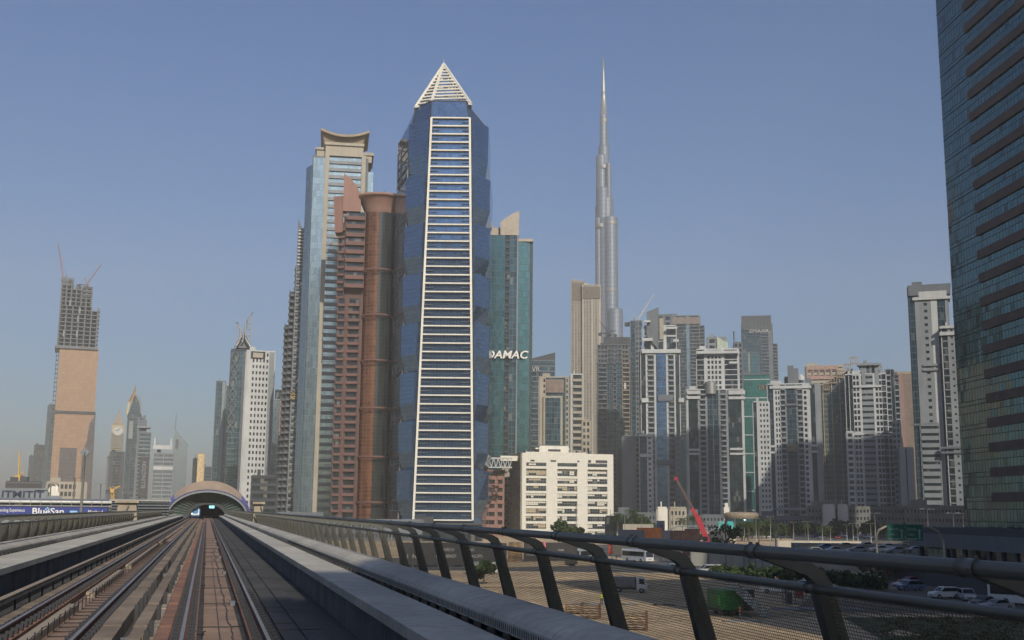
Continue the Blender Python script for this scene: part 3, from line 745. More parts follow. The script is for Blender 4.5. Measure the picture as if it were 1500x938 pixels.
    for i in range(44):
        z = 4 + (zs - 4) * i / 43.0; b.bar(S(0.0, z) + sd_, S(q1, z) + sd_, .4, .45)
    t.obj(b, 'side_bar', OFFW)
    b = MB(); b.hexa([S(.02, 2) + sd_ * .5, S(q1, 2) + sd_ * .5, S(q1, 2), S(.02, 2), S(.02, zs) + sd_ * .5, S(q1, zs) + sd_ * .5, S(q1, zs), S(.02, zs)]); t.obj(b, 'side_recess', mat('brown_recess', (.10, .08, .07), var=.3, scale=.2))
    b = MB()
    for i in range(44):
        z = 3 + (zs - 4) * i / 43.0; b.box(L(1, z).x - .3, L(1, z).x + 2.0, L(1, z).y - 2.3, L(1, z).y - .1, z - .1, z + .1)
    t.obj(b, 'corner_balcony', GREYW)
pyramid_tower()
# ---------------------------------------------------------------- beige tower with pagoda roof
def pagoda():
    t = Tower('pagoda_roof_tower', 'tall beige and pale blue tower with upturned pagoda roof behind the red tower', 495, 620, pyref=300); t.split = 95
    x = lambda p: t.X(p, 300)
    zt = t.Z(232)
    t.core(x(455), x(538), 0, zt, .5, 30, GREYW)
    bays(t, Face((x(447), 8), (x(457), 0)), 0, t.Z(245), 3.8, [(1, 'g', {'m': PALEG})])
    bays(t, Face((x(457), 0), (x(474), -.2)), 0, t.Z(235), 3.8, [(1, 'g', {'m': PALEG})])
    bays(t, Face((x(474), -.4), (x(480), -.4)), 0, zt + 1, 3.8, [(1, 's', {'m': BEIGE, 'd': 1.2})])
    bays(t, Face((x(480), 0), (x(528), 0)), 0, zt, 4.3, [(1, 'b', {'m': OFFW, 'd': .9, 'g': PALEG, 'pf': 1.7, 'fin': False})], glass=DGLASS)
    bays(t, Face((x(528), -.4), (x(534), -.4)), 0, zt + 1, 3.8, [(1, 's', {'m': BEIGE, 'd': 1.2})])
    bays(t, Face((x(534), 3), (x(546), 3)), 0, t.Z(250), 3.8, [(1, 'g', {'m': PALEG})])
    b = MB()
    for (a, c, p0, p1, y0, y1) in ((461, 474, 245, 218, 2, 28), (474, 530, 232, 214, -1.5, 28), (530, 543, 236, 222, 3, 28)):
        b.box(x(a), x(c), y0, y1, t.Z(p0), t.Z(p1))
    b.box(x(459), x(475), 1.2, 29, t.Z(222), t.Z(219)); b.box(x(529), x(546), 2.2, 29, t.Z(226), t.Z(222)); b.box(x(473), x(531), -2.4, 29, t.Z(217), t.Z(213))
    t.obj(b, 'upper_storey', BEIGE)
    b = MB(); b.prism([(x(472), 1), (x(529), 1), (x(529), 26), (x(472), 26)], t.Z(214), t.Z(200), top=[(x(469), -1), (x(532), -1), (x(532), 28), (x(469), 28)]); t.obj(b, 'lantern', TAN)
    # roof with sagging ridge line
    b = MB(); n = 12; rows = []
    for i in range(n + 1):
        u = i / n; xx = x(466) + (x(538) - x(466)) * u; s_ = (2 * u - 1) ** 2
        zt_ = t.Z(203) + (t.Z(195) - t.Z(203)) * s_ + 0; rows.append((xx, zt_))
    for (a, c) in zip(rows, rows[1:]):
        b.hexa([(a[0], -3.5, a[1] - .9), (c[0], -3.5, c[1] - .9), (c[0], 30, c[1] - .9), (a[0], 30, a[1] - .9), (a[0], -3.5, a[1] + .5), (c[0], -3.5, c[1] + .5), (c[0], 30, c[1] + .5), (a[0], 30, a[1] + .5)])
    t.obj(b, 'roof', TAN)
pagoda()
# ---------------------------------------------------------------- stepped dark balcony tower at the left end of the cluster
def stepped():
    t = Tower('balcony_tower', 'slender dark tower of stacked curved balconies beside the pale blue glass face', 432, 640, pyref=600)
    X = t.X
    for (a, c, top, y0, y1, py) in ((438, 452, 352, 0, 22, 400), (430, 440, 395, -2, 20, 450), (421, 433, 430, 0, 18, 500), (413, 424, 478, 3, 18, 560), (404, 414, 640, 6, 20, 700)):
        x0, x1 = X(a, py), X(c, py); z1 = t.Z(top); t.core(x0 + .5, x1, 0, z1, y0 + 1, y1, DGREY)
        b = MB(); z = 3; k = 0
        while z < z1:
            n = 8; cx_ = (x0 + x1) / 2; rx = (x1 - x0) / 2 + .3
            pts = [(cx_ + rx * math.cos(math.pi + math.pi * i / n), y0 + 1.0 + 2.4 * math.sin(math.pi + math.pi * i / n)) for i in range(n + 1)]
            b.prism(pts, z - .2, z + .95); z += 3.7
        t.obj(b, 'balcony', GREYW)
        b = MB(); b.box(x0 + .1, x0 + .5, y0 - .5, y1, 0, z1 + .5); t.obj(b, 'edge_pier', DGREY)
    # wide balcony front, gold lettering strip and pier beside it
    bays(t, Face((X(424), -2.6), (X(440), -2.6)), 0, t.Z(396), 3.7, [(1, 'b', {'m': OFFW, 'd': 1.1, 'pf': .9})])
    bays(t, Face((X(441), -3), (X(447), -3)), 0, t.Z(395), 3.7, [(1, 's', {'m': BEIGE, 'd': .6})])
    # spiked louvred top
    b = MB(); zb, zt = t.Z(400), t.Z(318)
    b.prism([(X(435, 370), -1), (X(452, 340), -1), (X(452, 340), 12), (X(435, 370), 12)], zb, [zt - 2, zb + 14, zb + 14, zt - 2]); t.obj(b, 'spiked_top', GREYW)
    b = MB()
    for k in range(12): b.box(X(436, 370), X(450, 370) , -1.7, -1.0, zb + 1 + k * 2.0, zb + 1.7 + k * 2.0)
    t.obj(b, 'louvre', WHITE)
    b = MB(); b.lathe([(3.2, 0), (3.2, 6), (0, 9)], (X(447, 340), 8, t.Z(352)), 12); t.obj(b, 'turret', OFFW)
    GOLD = mat('gold_lettering', (.6, .45, .12), rough=.5, var=.1)
    b = MB(); b.box(X(424.5, 582), X(440, 582), -4.4, -4.0, t.Z(590), t.Z(576)); t.obj(b, 'sign_board', BLACKP)
    s_ = empty('sign_lettering', None, None); bpy.data.objects.remove(s_)
    text('NOTES', 2.6, GOLD, t.root, X(425.5, 587), -4.5, t.Z(589), width=X(439, 587) - X(425.5, 587), depth=.2)
    b = MB(); xs = [X(425.5 + 3 * k, 580) for k in range(5)]
    for k, x_ in enumerate(xs): b.tube([(x_, -4.5, t.Z(581) + .8 * math.sin(k * 2)), (x_ + 1.1, -4.5, t.Z(581) - .5)], .18, 5)
    for k in (0, 2, 3): b.lathe([(0, -.25), (.25, 0), (0, .25)], (xs[k] + .3, -4.5, t.Z(577.5)), 6)
    t.obj(b, 'script_stroke', GOLD)
stepped()
# ---------------------------------------------------------------- red tower with round copper glass column
def red():
    t = Tower('red_tower', 'red brown tower with pointed fin and round copper glass column under a flared crown', 535, 575, pyref=600); t.split = 95
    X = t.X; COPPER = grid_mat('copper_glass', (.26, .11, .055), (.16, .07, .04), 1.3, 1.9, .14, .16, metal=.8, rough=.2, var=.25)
    REFDARK = grid_mat('reflection_dark_glass', (.05, .06, .06), (.03, .035, .035), 1.3, 1.9, .12, .12, metal=.6, rough=.12)
    zt = t.Z(320)
    x0, x1 = X(489), X(586); t.core(X(493), X(585), 0, zt, 2, 30, REDW)
    left = [(6, 'b', {'m': REDB, 'd': 1.5}), (2, 's', {'m': REDW, 'd': 1.2}), (9, 'b', {'m': REDB, 'd': 1.8, 'pf': 1.3}), (2.2, 's', {'m': REDW, 'd': 1.6})]
    bays(t, Face((X(488), 1), (X(526), 0)), 0, t.Z(440), 4.0, left, REDW)
    bays(t, Face((X(497), -.5), (X(526), -.5)), t.Z(425), t.Z(314), 4.6, [(1, 'b', {'m': REDB, 'd': 2.2, 'pf': 1.9})], REDW)
    bays(t, Face((X(486), 2), (X(497), 1)), t.Z(440), t.Z(330), 4.0, [(1, 'b', {'m': REDB, 'd': 1.4})], REDW)
    bays(t, Face((X(570), 0), (X(590), 1)), 0, zt + 1, 4.0, [(2, 's', {'m': REDW, 'd': 1.6}), (6, 'b', {'m': REDB, 'd': 1.4}), (2, 's', {'m': REDW})], REDW)
    # round column: copper glass, with a dark reflection coloured onto its other side
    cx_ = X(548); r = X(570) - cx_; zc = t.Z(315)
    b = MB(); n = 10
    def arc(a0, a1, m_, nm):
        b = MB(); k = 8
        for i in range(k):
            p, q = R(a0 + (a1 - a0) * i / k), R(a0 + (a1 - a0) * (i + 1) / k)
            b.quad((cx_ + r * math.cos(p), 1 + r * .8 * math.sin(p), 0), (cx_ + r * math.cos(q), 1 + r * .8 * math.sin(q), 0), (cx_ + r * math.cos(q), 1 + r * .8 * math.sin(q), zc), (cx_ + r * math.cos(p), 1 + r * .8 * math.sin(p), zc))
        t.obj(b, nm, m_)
    arc(180, 266, COPPER, 'copper_glass'); arc(266, 360, REFDARK, 'reflection_dark_glass')
    for py in (400, 466, 532, 601, 672, 738):
        b = MB(); z = t.Z(py); b.box(X(524), X(574), -1.6, 3, z - .5, z + .5); b.lathe([(r + .5, z - .5), (r + .8, z - .4), (r + .8, z + .4), (r + .5, z + .5)], (cx_, 1 - r * .17, 0), 20, 180, 360); t.obj(b, 'ring_beam', REDB)
    b = MB(); rr = X(582) - cx_ + 1; cz = t.Z(316)
    b.lathe([(r * .95, 0), (r + .5, 1), (r + .9, 3), (rr - 2, 8.0), (rr - .6, 9.2), (rr, 9.4), (rr, 10.6), (rr - 1.2, 10.8), (0, 11)], (cx_, 3, cz - 1), 28); t.obj(b, 'flared_crown', mat('crown_plaster', (.27, .155, .12), var=.08, scale=.2))
    # pointed fin
    b = MB(); pr = [(X(503, 300), t.Z(314)), (X(528, 300), t.Z(314)), (X(529, 300), t.Z(291)), (X(522, 280), t.Z(276)), (X(514, 270), t.Z(267)), (X(504, 262), t.Z(259))]
    b.extr(pr, lambda u, v: (u, -2, v), lambda u, v: (u, 4, v)); t.obj(b, 'pointed_fin', PINKW)
    b = MB(); b.prism([(X(492, 310), 0), (X(503, 310), -2), (X(503, 310), 8), (X(494, 310), 8)], t.Z(345), t.Z(293), top=[(X(489, 295), -1), (X(503, 295), -3), (X(503, 295), 8), (X(489, 295), 8)]); t.obj(b, 'side_turret', PINKW)
    b = MB(); b.box(X(577, 300), X(590, 300), 4, 20, t.Z(330), t.Z(283)); t.obj(b, 'rear_turret', PINKW)
    b = MB(); b.tube([(cx_ + 2, 3, cz + 9), (cx_ + 2, 3, cz + 14)], .12, 5); t.obj(b, 'mast', GREYW)
red()
# ---------------------------------------------------------------- teal tower with lettering
def teal():
    t = Tower('teal_glass_tower', 'teal glass tower with two beige parapet horns and big white letters', 745, 640, pyref=600)
    X = t.X; SIGNW = mat('white_sign', (.75, .73, .68), var=.05)
    zt = t.Z(338); t.core(X(700), X(778), 0, t.Z(350), 1, 30, DGREY)
    T2 = grid_mat('teal_tower_glass', (.05, .13, .15), (.03, .06, .07), 1.5, 3.8, .12, .3, metal=.75, rough=.14, var=.15, tilt=.005)
    bays(t, Face((X(700), 3), (X(716), 0)), 0, t.Z(325), 3.8, [(3, 'g', {'m': PALEG}), (1.3, 's', {'m': GREYW, 'd': .9})])
    bays(t, Face((X(716), 0), (X(755), 0)), 0, t.Z(345), 3.8, [(1, 'l', {'g': T2, 'm': DGREY, 'd': .35, 't': .1}), (3, 'g', {'m': T2}), (1.2, 'b', {'m': DGREY, 'd': .8, 'fin': False}), (2, 'g', {'m': NAVYG})])
    bays(t, Face((X(755), -.3), (X(757), -.3)), 0, t.Z(345), 3.8, [(1, 's', {'m': OFFW, 'd': 1.2})])
    bays(t, Face((X(757), 0), (X(778), 1.5)), 0, t.Z(352), 3.8, [(1, 'g', {'m': T2})])
    bays(t, Face((X(778), 1.5), (X(779), 30)), 0, t.Z(352), 3.8, [(1, 'l', {'g': T2, 'm': OFFW, 't': .12})])
    b = MB(); y0, y1 = -.6, 22
    for prof in ([(708, 345), (722, 345), (722, 330), (719, 316), (710, 307), (708, 307)], [(733, 345), (760, 345), (761, 309), (750, 314), (738, 322), (733, 326)]):
        pr = [(X(p, q), t.Z(q)) for p, q in prof]; b.extr(pr, lambda u, v: (u, y0, v), lambda u, v: (u, y1, v))
    b.box(X(722, 335), X(733, 335), 3, 15, t.Z(345), t.Z(332)); b.box(X(759, 350), X(781, 350), -.5, 28, t.Z(354), t.Z(350)); t.obj(b, 'parapet_horn', mat('horn_plaster', (.36, .31, .25), var=.1))
    text('DAMAC', 6.2, SIGNW, t.root, X(712, 526), -2.2, t.Z(526), width=X(774, 522) - X(712, 522), depth=1.2, bold=.1, shear=.2)
    b = MB()
    for k in range(9): b.box(X(706 + 7 * k, 522), X(706.6 + 7 * k, 522), -1.8, -.1, t.Z(526), t.Z(515))
    t.obj(b, 'sign_bracket', GREYW)
teal()
# ---------------------------------------------------------------- cream office block, brick block and bridge
def office():
    t = Tower('cream_office_building', 'cream ten storey office building with three columns of strip windows', 830, 600, turn=15, pyref=740, cat='building')
    X = t.X; W_ = grid_mat('cream_tiled_panel', (.60, .58, .50), (.40, .37, .31), 1.3, 1.3, .05, .05, metal=0, rough=.6, var=.04, tilt=0)
    zt = t.Z(664); x0, x1 = X(765), X(898); t.core(x0 + .6, x1 - .3, 0, zt - .5, .4, 27.5, BEIGE)
    f = Face((x0, 0), (x1, 0)); L_ = f.L; rel = lambda p: (X(p) - x0)
    cols_ = [(771, 800), (816, 845), (860, 889)]; edges = [765, 771, 800, 816, 845, 860, 889, 898]
    zs = [t.Z(y) for y in (784, 774, 763, 752, 741, 730, 719, 708, 697, 683)]
    b = MB()
    for a, c in ((765, 771), (800, 816), (845, 860), (889, 898)): f.box(b, rel(a) if a > 765 else 0, rel(c) if c < 898 else L_, 0, t.Z(672), 0, .9)
    f.box(b, 0, L_, t.Z(678), zt, .02, .92); t.obj(b, 'front_wall', W_)
    b = MB(); f.box(b, rel(800), rel(816), t.Z(672), t.Z(662), .1, 1.0); f.box(b, rel(770), rel(858), zt, t.Z(662.5), -1, .85); t.obj(b, 'parapet', W_)
    BL = [mat('blind_pale', (.62, .58, .48), var=.05), mat('blind_tan', (.42, .33, .2), var=.05)]
    rnd = random.Random(5)
    for ci, (a, c) in enumerate(cols_):
        a_, c_ = rel(a), rel(c)
        b = MB()
        for k, z in enumerate(zs):
            f.box(b, a_, c_, z - 1.35, z - .05, .1, .8)
        f.box(b, a_, c_, 0, t.Z(788), .1, .78); t.obj(b, 'spandrel', W_)
        for k, z in enumerate(zs[:-1] + [zs[-1]]):
            h = 2.5
            b = MB(); f.box(b, a_ + .05, c_ - .05, z - .06, z + h + .1, 0.0, .22); wn_ = t.obj(b, 'window', DGLASS)
            b = MB(); u = a_ + .2; n = 8; dw = (c_ - a_ - .4) / n
            for i in range(n + 1): f.box(b, u + i * dw - .06, u + i * dw + .06, z - .04, z + h, .2, .34)
            f.box(b, a_ + .05, c_ - .05, z + h * .52, z + h * .58, .2, .36); b.build('frame', OFFW, wn_)
            b = MB(); i = 0
            while i < n:
                l = rnd.choice((1, 2, 3))
                if rnd.random() < .55: f.box(b, u + i * dw + .1, u + min(n, i + l) * dw - .1, z + h * rnd.choice((.6, .6, .2)), z + h - .05, .21, .28)
                i += l
            if b.f: b.build('blind', BL[rnd.random() < .35], wn_)
    b = MB()
    for (p, q) in ((777, 783), (806, 814), (845, 848)): f.box(b, rel(p), rel(q), t.Z(676.5), t.Z(674), .85, 1.0)
    f.box(b, rel(872), rel(889), t.Z(677), t.Z(673), .85, .98); f.box(b, rel(861), rel(865), t.Z(677), t.Z(673), .85, .98); t.obj(b, 'vent', DGREY)
    # side with square windows; its shade is put into a darker wall colour
    g = Face((x0, 27), (x0, 0)); b = MB(); g.box(b, .1, 26.9, 0, zt - .3, -.4, .1); t.obj(b, 'side_glass', DGLASS)
    b = MB(); cw = 27 / 6
    for i in range(7): g.box(b, max(0, i * cw - 1.45), min(27, i * cw + 1.45), 0, zt, .08, .5)
    for k in range(11): g.box(b, 0.02, 26.98, max(0, 4.6 * k - 1.6), min(zt, 4.6 * k + 1.7), .08, .46)
    t.obj(b, 'side_wall', mat('shade_toned_wall', (.30, .29, .25)))
    # roof storeys
    b = MB(); b.box(X(795), X(838), 7, 18, zt - 1, t.Z(652)); b.box(X(790), X(840), 8, 18, t.Z(657), t.Z(655)); b.box(X(738), X(765), 6, 20, zt - 4, t.Z(668)); t.obj(b, 'roof_storey', CREAM)
    b = MB(); b.box(X(808), X(826), 6.8, 7.1, t.Z(660), t.Z(657)); t.obj(b, 'roof_vent', DGREY)
    text('OFFICE', .9, DGREY, t.root, X(809), 6.6, t.Z(661), width=5, depth=.1) if False else None
    b = MB(); b.box(X(798, 650), X(836, 650), 7, 12, t.Z(652), t.Z(650.5))
    for p in (776, 803, 829, 853, 871): b.box(X(p), X(p + 3), 10, 13, zt - .6, zt + 2.2)
    b.tube([(X(812), 9, t.Z(651)), (X(812), 9, t.Z(640))], .1, 5); b.tube([(X(829), 12, zt), (X(829), 12, t.Z(644))], .08, 5); t.obj(b, 'roof_plant', GREYW)
    # truss bridge: rests on the roof edge, its own thing
    t2_ = Tower('truss_bridge', 'white lattice truss bridge between the cream building roof and the tall glass tower', 727, 585, pyref=678, cat='bridge')
    X2 = t2_.X; za, zb = t2_.Z(685), t2_.Z(671.5); b = MB()
    for y in (0, 4):
        b.bar((X2(702, 678), y, za), (X2(750, 678), y, za), .6, .6); b.bar((X2(702, 678), y, zb), (X2(750, 678), y, zb), .7, .7)
        n = 7; w_ = (X2(750, 678) - X2(703, 678)) / n; xx = X2(703, 678)
        for k in range(n): b.bar((xx + k * w_, y, zb), (xx + (k + .5) * w_, y, za), .35, .35); b.bar((xx + (k + .5) * w_, y, za), (xx + (k + 1) * w_, y, zb), .35, .35)
    t2_.obj(b, 'truss', WHITE)
    b = MB(); b.box(X2(702, 678), X2(750, 678), .2, 3.8, za - .1, za + .2); t2_.obj(b, 'floor', GREYW)
    t3 = Tower('brick_red_building', 'low brick red building with deep balcony bands beside the cream office building', 720, 612, pyref=740, cat='building')
    block(t3, 703, 737, 690, [(1, 's', {'d': .5}), (9, 'b', {'m': PINKW, 'd': 1.4, 'pf': 1.9, 'div': True}), (1, 's', {'d': .5}), (4, 'b', {'m': PINKW, 'd': 1.2, 'pf': 1.9})], 4.2, 740, wall=PINKW, core=PINKW, dep=14, roof=True)
    t4 = Tower('narrow_grey_building', 'narrow grey building slot between the brick red and cream buildings', 751, 640, pyref=740, cat='building')
    block(t4, 735, 770, 684, [(1, 'w', {'n': 5, 'wf': .35, 'hf': .4})], 4.2, 740, wall=BEIGE, dep=12)
office()
# ---------------------------------------------------------------- the needle tower (stacked round lobes)
def needle():
    Y = 1980; t = Tower('needle_skyscraper', 'immensely tall silver skyscraper of stepped round tubes ending in a needle', 889, Y, pyref=600, cat='skyscraper')
    SG = grid_mat('silver_glass', (.11, .145, .19), (.06, .075, .095), 4.0, 8.0, .8, 1.0, metal=.15, rough=.5, var=.08, tilt=.003)
    MB_ = mat('mechanical_floor', (.20, .20, .20), rough=.5, metal=.4)
    k = math.cos(t.al)
    # lobes: pixel left, right, top row, depth offset
    lobes = [(872, 905, 322, 0), (873, 890, 226, 10), (890, 912, 457, -22), (885, 905, 322, -14), (874, 893, 275, 4), (880, 899, 290, 6), (877, 893, 212, 12), (875, 888, 240, 20), (879, 890, 165, 14), (880, 892, 185, 20), (881, 888, 130, 18), (872, 882, 322, -10), (888, 896, 240, 0), (872, 884, 300, 8)]
    for (a, c, top, dy) in lobes:
        xa, xc = t.X(a, (top + 420) / 2), t.X(c, (top + 420) / 2); r = (xc - xa) / 2; z1 = t.Z(top)
        b = MB(); b.lathe([(r, 0), (r, z1), (r * .93, z1 + 2), (0, z1 + 3)], ((xa + xc) / 2, dy, 0), 20); t.obj(b, 'tube', SG)
    b = MB(); b.prism([(t.X(873, 500), 5), (t.X(909, 500), 5), (t.X(900, 500), 50), (t.X(880, 500), 50)], 0, t.Z(470)); t.obj(b, 'rear_core', SG)
    for (a, c, py, dy) in ((885, 905, 327, -14), (872, 888, 330, -10), (885, 905, 424, -14), (879, 890, 170, 14), (874, 893, 240, 10)):
        xa, xc = t.X(a, py), t.X(c, py); r = (xc - xa) / 2 + .6; b = MB(); b.lathe([(r, t.Z(py + 5)), (r, t.Z(py))], ((xa + xc) / 2, dy, 0), 20); t.obj(b, 'mechanical_band', MB_)
    b = MB(); xm = t.X(884, 120); b.tube([(xm, 18, t.Z(165)), (xm, 18, t.Z(132)), (xm, 18, t.Z(115)), (xm, 18, t.Z(100)), (xm, 18, t.Z(78))], [6.5, 4.2, 3.0, 2.0, 1.3], 10); t.obj(b, 'spire', STEEL)
needle()
def sky(name, label, px0, px1, top, Y, spec, fh=3.8, py=640, dep=24, turn=0.0, **k):
    t = Tower(name, label, (px0 + px1) / 2, Y, turn=turn, pyref=py)
    block(t, px0, px1, top, spec, fh, py, dep=dep, **k); return t
BRN_ = mat('brown_stone', (.16, .12, .09))
# beige ribbed tower left of the needle
t = Tower('ribbed_beige_tower', 'tall beige and brown tower with thin vertical ribs, in front of the needle skyscraper foot', 858, 1250, pyref=600)
RIBG = grid_mat('ribbed_glass', (.15, .145, .13), (.30, .25, .18), 3.2, 3.8, .9, .3, metal=.4, rough=.3)
block(t, 837, 856, 412, [(1, 'g', {'m': RIBG, 'd': .6})], 3.8, 580, wall=TAN, dep=30, left=[(1, 's', {'m': TAN})], right=False)
block(t, 853, 880, 418, [(1, 's'), (4, 'g', {'m': RIBG, 'd': .5}), (1, 's'), (3, 'g', {'m': RIBG, 'd': .5}), (1, 's')], 3.8, 580, y0=-5, wall=BEIGE, dep=26, left=False, right=[(1, 's', {'m': TAN})])
b = MB(); b.box(t.X(838, 440), t.X(856, 440), -.9, -.2, t.Z(440), t.Z(414)); b.box(t.X(854, 440), t.X(879, 440), -6.4, -5.5, t.Z(438), t.Z(421)); t.obj(b, 'dark_crown_screen', mat('crown_screen', (.12, .10, .08)))
# beige frame building below it
t = Tower('beige_frame_building', 'beige building with framed blue glass front and white balcony stack, behind the cream office', 820, 760, pyref=610, cat='building')
block(t, 790, 836, 553, [(1.2, 's'), (1, 'w', {'n': 1}), (7, 'g', {'m': NAVYG}), (1, 'w', {'n': 1}), (.8, 's')], 3.8, 610, wall=BEIGE, dep=22)
b = MB(); b.box(t.X(800, 565), t.X(826, 565), -1.2, -.1, t.Z(575), t.Z(556)); t.obj(b, 'brown_panel', mat('brown_panel', (.20, .15, .12)))
b = MB(); b.box(t.X(796, 600), t.X(824, 600), -2.4, -.9, 0, t.Z(580)); t.obj(b, 'bay_frame', BEIGE)
b = MB(); b.box(t.X(799, 600), t.X(821, 600), -2.7, -2.4, 0, t.Z(583)); t.obj(b, 'bay_glass', NAVYG)
block(t, 836, 853, 549, [(1, 's'), (6, 'b', {'m': BEIGE, 'pf': 1.6})], 4.2, 610, y0=-2, wall=WHITE, dep=18)
block(t, 853, 864, 616, [(1, 'w', {'n': 2, 'wf': .6})], 4.2, 650, y0=-4, wall=BEIGE, dep=12)
# dark slanted tower
t = Tower('slant_roof_tower', 'dark blue tower with slanted roof and small pale letters beside the teal tower', 795, 900, pyref=600)
b = MB(); xs = (t.X(774), t.X(813)); b.prism([(xs[0], 0), (xs[1], 0), (xs[1], 25), (xs[0], 25)], 0, [t.Z(526), t.Z(516), t.Z(516), t.Z(526)]); t.obj(b, 'body', DGREY)
bays(t, Face((xs[0], 0), (xs[1], 0)), 0, t.Z(528), 4.2, [(1, 'l', {'m': GREYW, 'g': NAVYG, 't': .4})])
text('IVR', 5.5, WHITE, t.root, t.X(777, 540), -.8, t.Z(544), width=t.X(791, 540) - t.X(777, 540), depth=.4)
# unfinished dark tower
t = Tower('unfinished_dark_tower', 'dark unfinished tower with bare top floors and small cranes in front of the needle skyscraper', 902, 980, pyref=600)
block(t, 876, 931, 507, [(5, 'b', {'m': GREYW, 'pf': .8}), (3, 'l', {'m': DGREY, 'g': NAVYG}), (2, 'b', {'m': GREYW, 'pf': .6}), (3, 'l', {'m': DGREY, 'g': NAVYG}), (4, 'b', {'m': TAN, 'pf': .8}), (3, 'l', {'m': DGREY})], 3.9, 600, wall=DGREY, dep=26)
b = MB(); x0, x1 = t.X(875, 510), t.X(930, 510); z = t.Z(507)
for k in range(5): b.box(x0, x1, -1.6, 24, z - 14 + k * 3.8, z - 13.5 + k * 3.8)
for k in range(12): b.box(x0 + (x1 - x0) * k / 11 - .3, x0 + (x1 - x0) * k / 11 + .3, -1.8, -1.2, z - 14, z + 2)
t.obj(b, 'bare_slab', GREYW)
b = MB(); b.box(t.X(884, 500), t.X(927, 500), 3, 20, z, t.Z(492)); t.obj(b, 'core_top', DGREY)
b = MB(); b.box(t.X(914, 565), t.X(917, 565), -1.9, -1.4, t.Z(569), t.Z(560)); t.obj(b, 'white_tarpaulin', WHITE)
def luffing(name, label, px, pyb, pym, px1, py1, Y, colr, w_=1.1, counter=6, dy=0):
    """small tower crane: mast from pyb up to pym, jib to (px1, py1)"""
    p0, p1, p2 = P(px, pyb, Y), P(px, pym, Y), P(px1, py1, Y); r = empty(name, label, 'tower crane', p0)
    o_ = p0; m1 = p1 - o_; m2 = p2 - o_; b = MB(); h = w_ / 2
    for sx in (-h, h):
        for sy in (-h, h): b.bar((sx, sy, 0), (m1.x + sx, sy, m1.z), w_ * .22)
    z = 0; f = 1
    while z < m1.z - w_ * 1.5: b.bar((-h * f, -h, z), (h * f, -h, z + w_ * 1.5), w_ * .14); b.bar((-h * f, h, z), (h * f, h, z + w_ * 1.5), w_ * .14); z += w_ * 1.5; f = -f
    b.build('mast', colr, r)
    b = MB(); b.bar(m1, m2, w_ * .35); b.bar(m1 + Vector((0, 0, w_)), m2, w_ * .25)
    n = 14
    for k in range(n): a_ = m1.lerp(m2, k / n); c_ = (m1 + Vector((0, 0, w_))).lerp(m2, (k + .5) / n); b.bar(a_, c_, w_ * .15)
    b.build('jib', colr, r)
    d = -1 if m2.x > m1.x else 1
    b = MB(); b.bar(m1, m1 + Vector((d * counter, 0, .6)), w_ * .6); b.box(m1.x + d * counter - w_ * 1.1, m1.x + d * counter + w_ * 1.1, -w_, w_, m1.z - w_ * 1.4, m1.z + .6); b.build('counterweight', DGREY, r)
    b = MB(); ap = m1 + Vector((d * w_ * 1.4, 0, counter * .9)); b.bar(m1, ap, w_ * .3); b.bar(ap, m1 + Vector((d * counter, 0, .6)), w_ * .12); b.bar(ap, m1.lerp(m2, .8), w_ * .09); b.build('pendant', colr, r)
    b = MB(); b.box(m1.x - w_ * .9, m1.x + w_ * .9, -w_, w_, m1.z - w_, m1.z + w_ * .8); b.build('cab', colr, r)
CRW = mat('crane_grey', (.33, .33, .31)); CRR = mat('crane_red', (.24, .11, .10)); CRY = mat('crane_yellow', (.55, .33, .06))
luffing('tower_crane', 'pale tower crane with steep raised jib beside the fin of the white framed tower', 932, 482, 474, 958, 431, 870, CRW, 1.6, 7)
luffing('tower_crane', 'small dark tower crane with low jib on the unfinished dark tower', 889, 496, 489, 902, 484, 984, DGREY, 1.3, 6)
luffing('tower_crane', 'small dark tower crane with short jib close to the ribbed beige tower', 893, 496, 491, 878, 470, 990, DGREY, 1.1, 5)
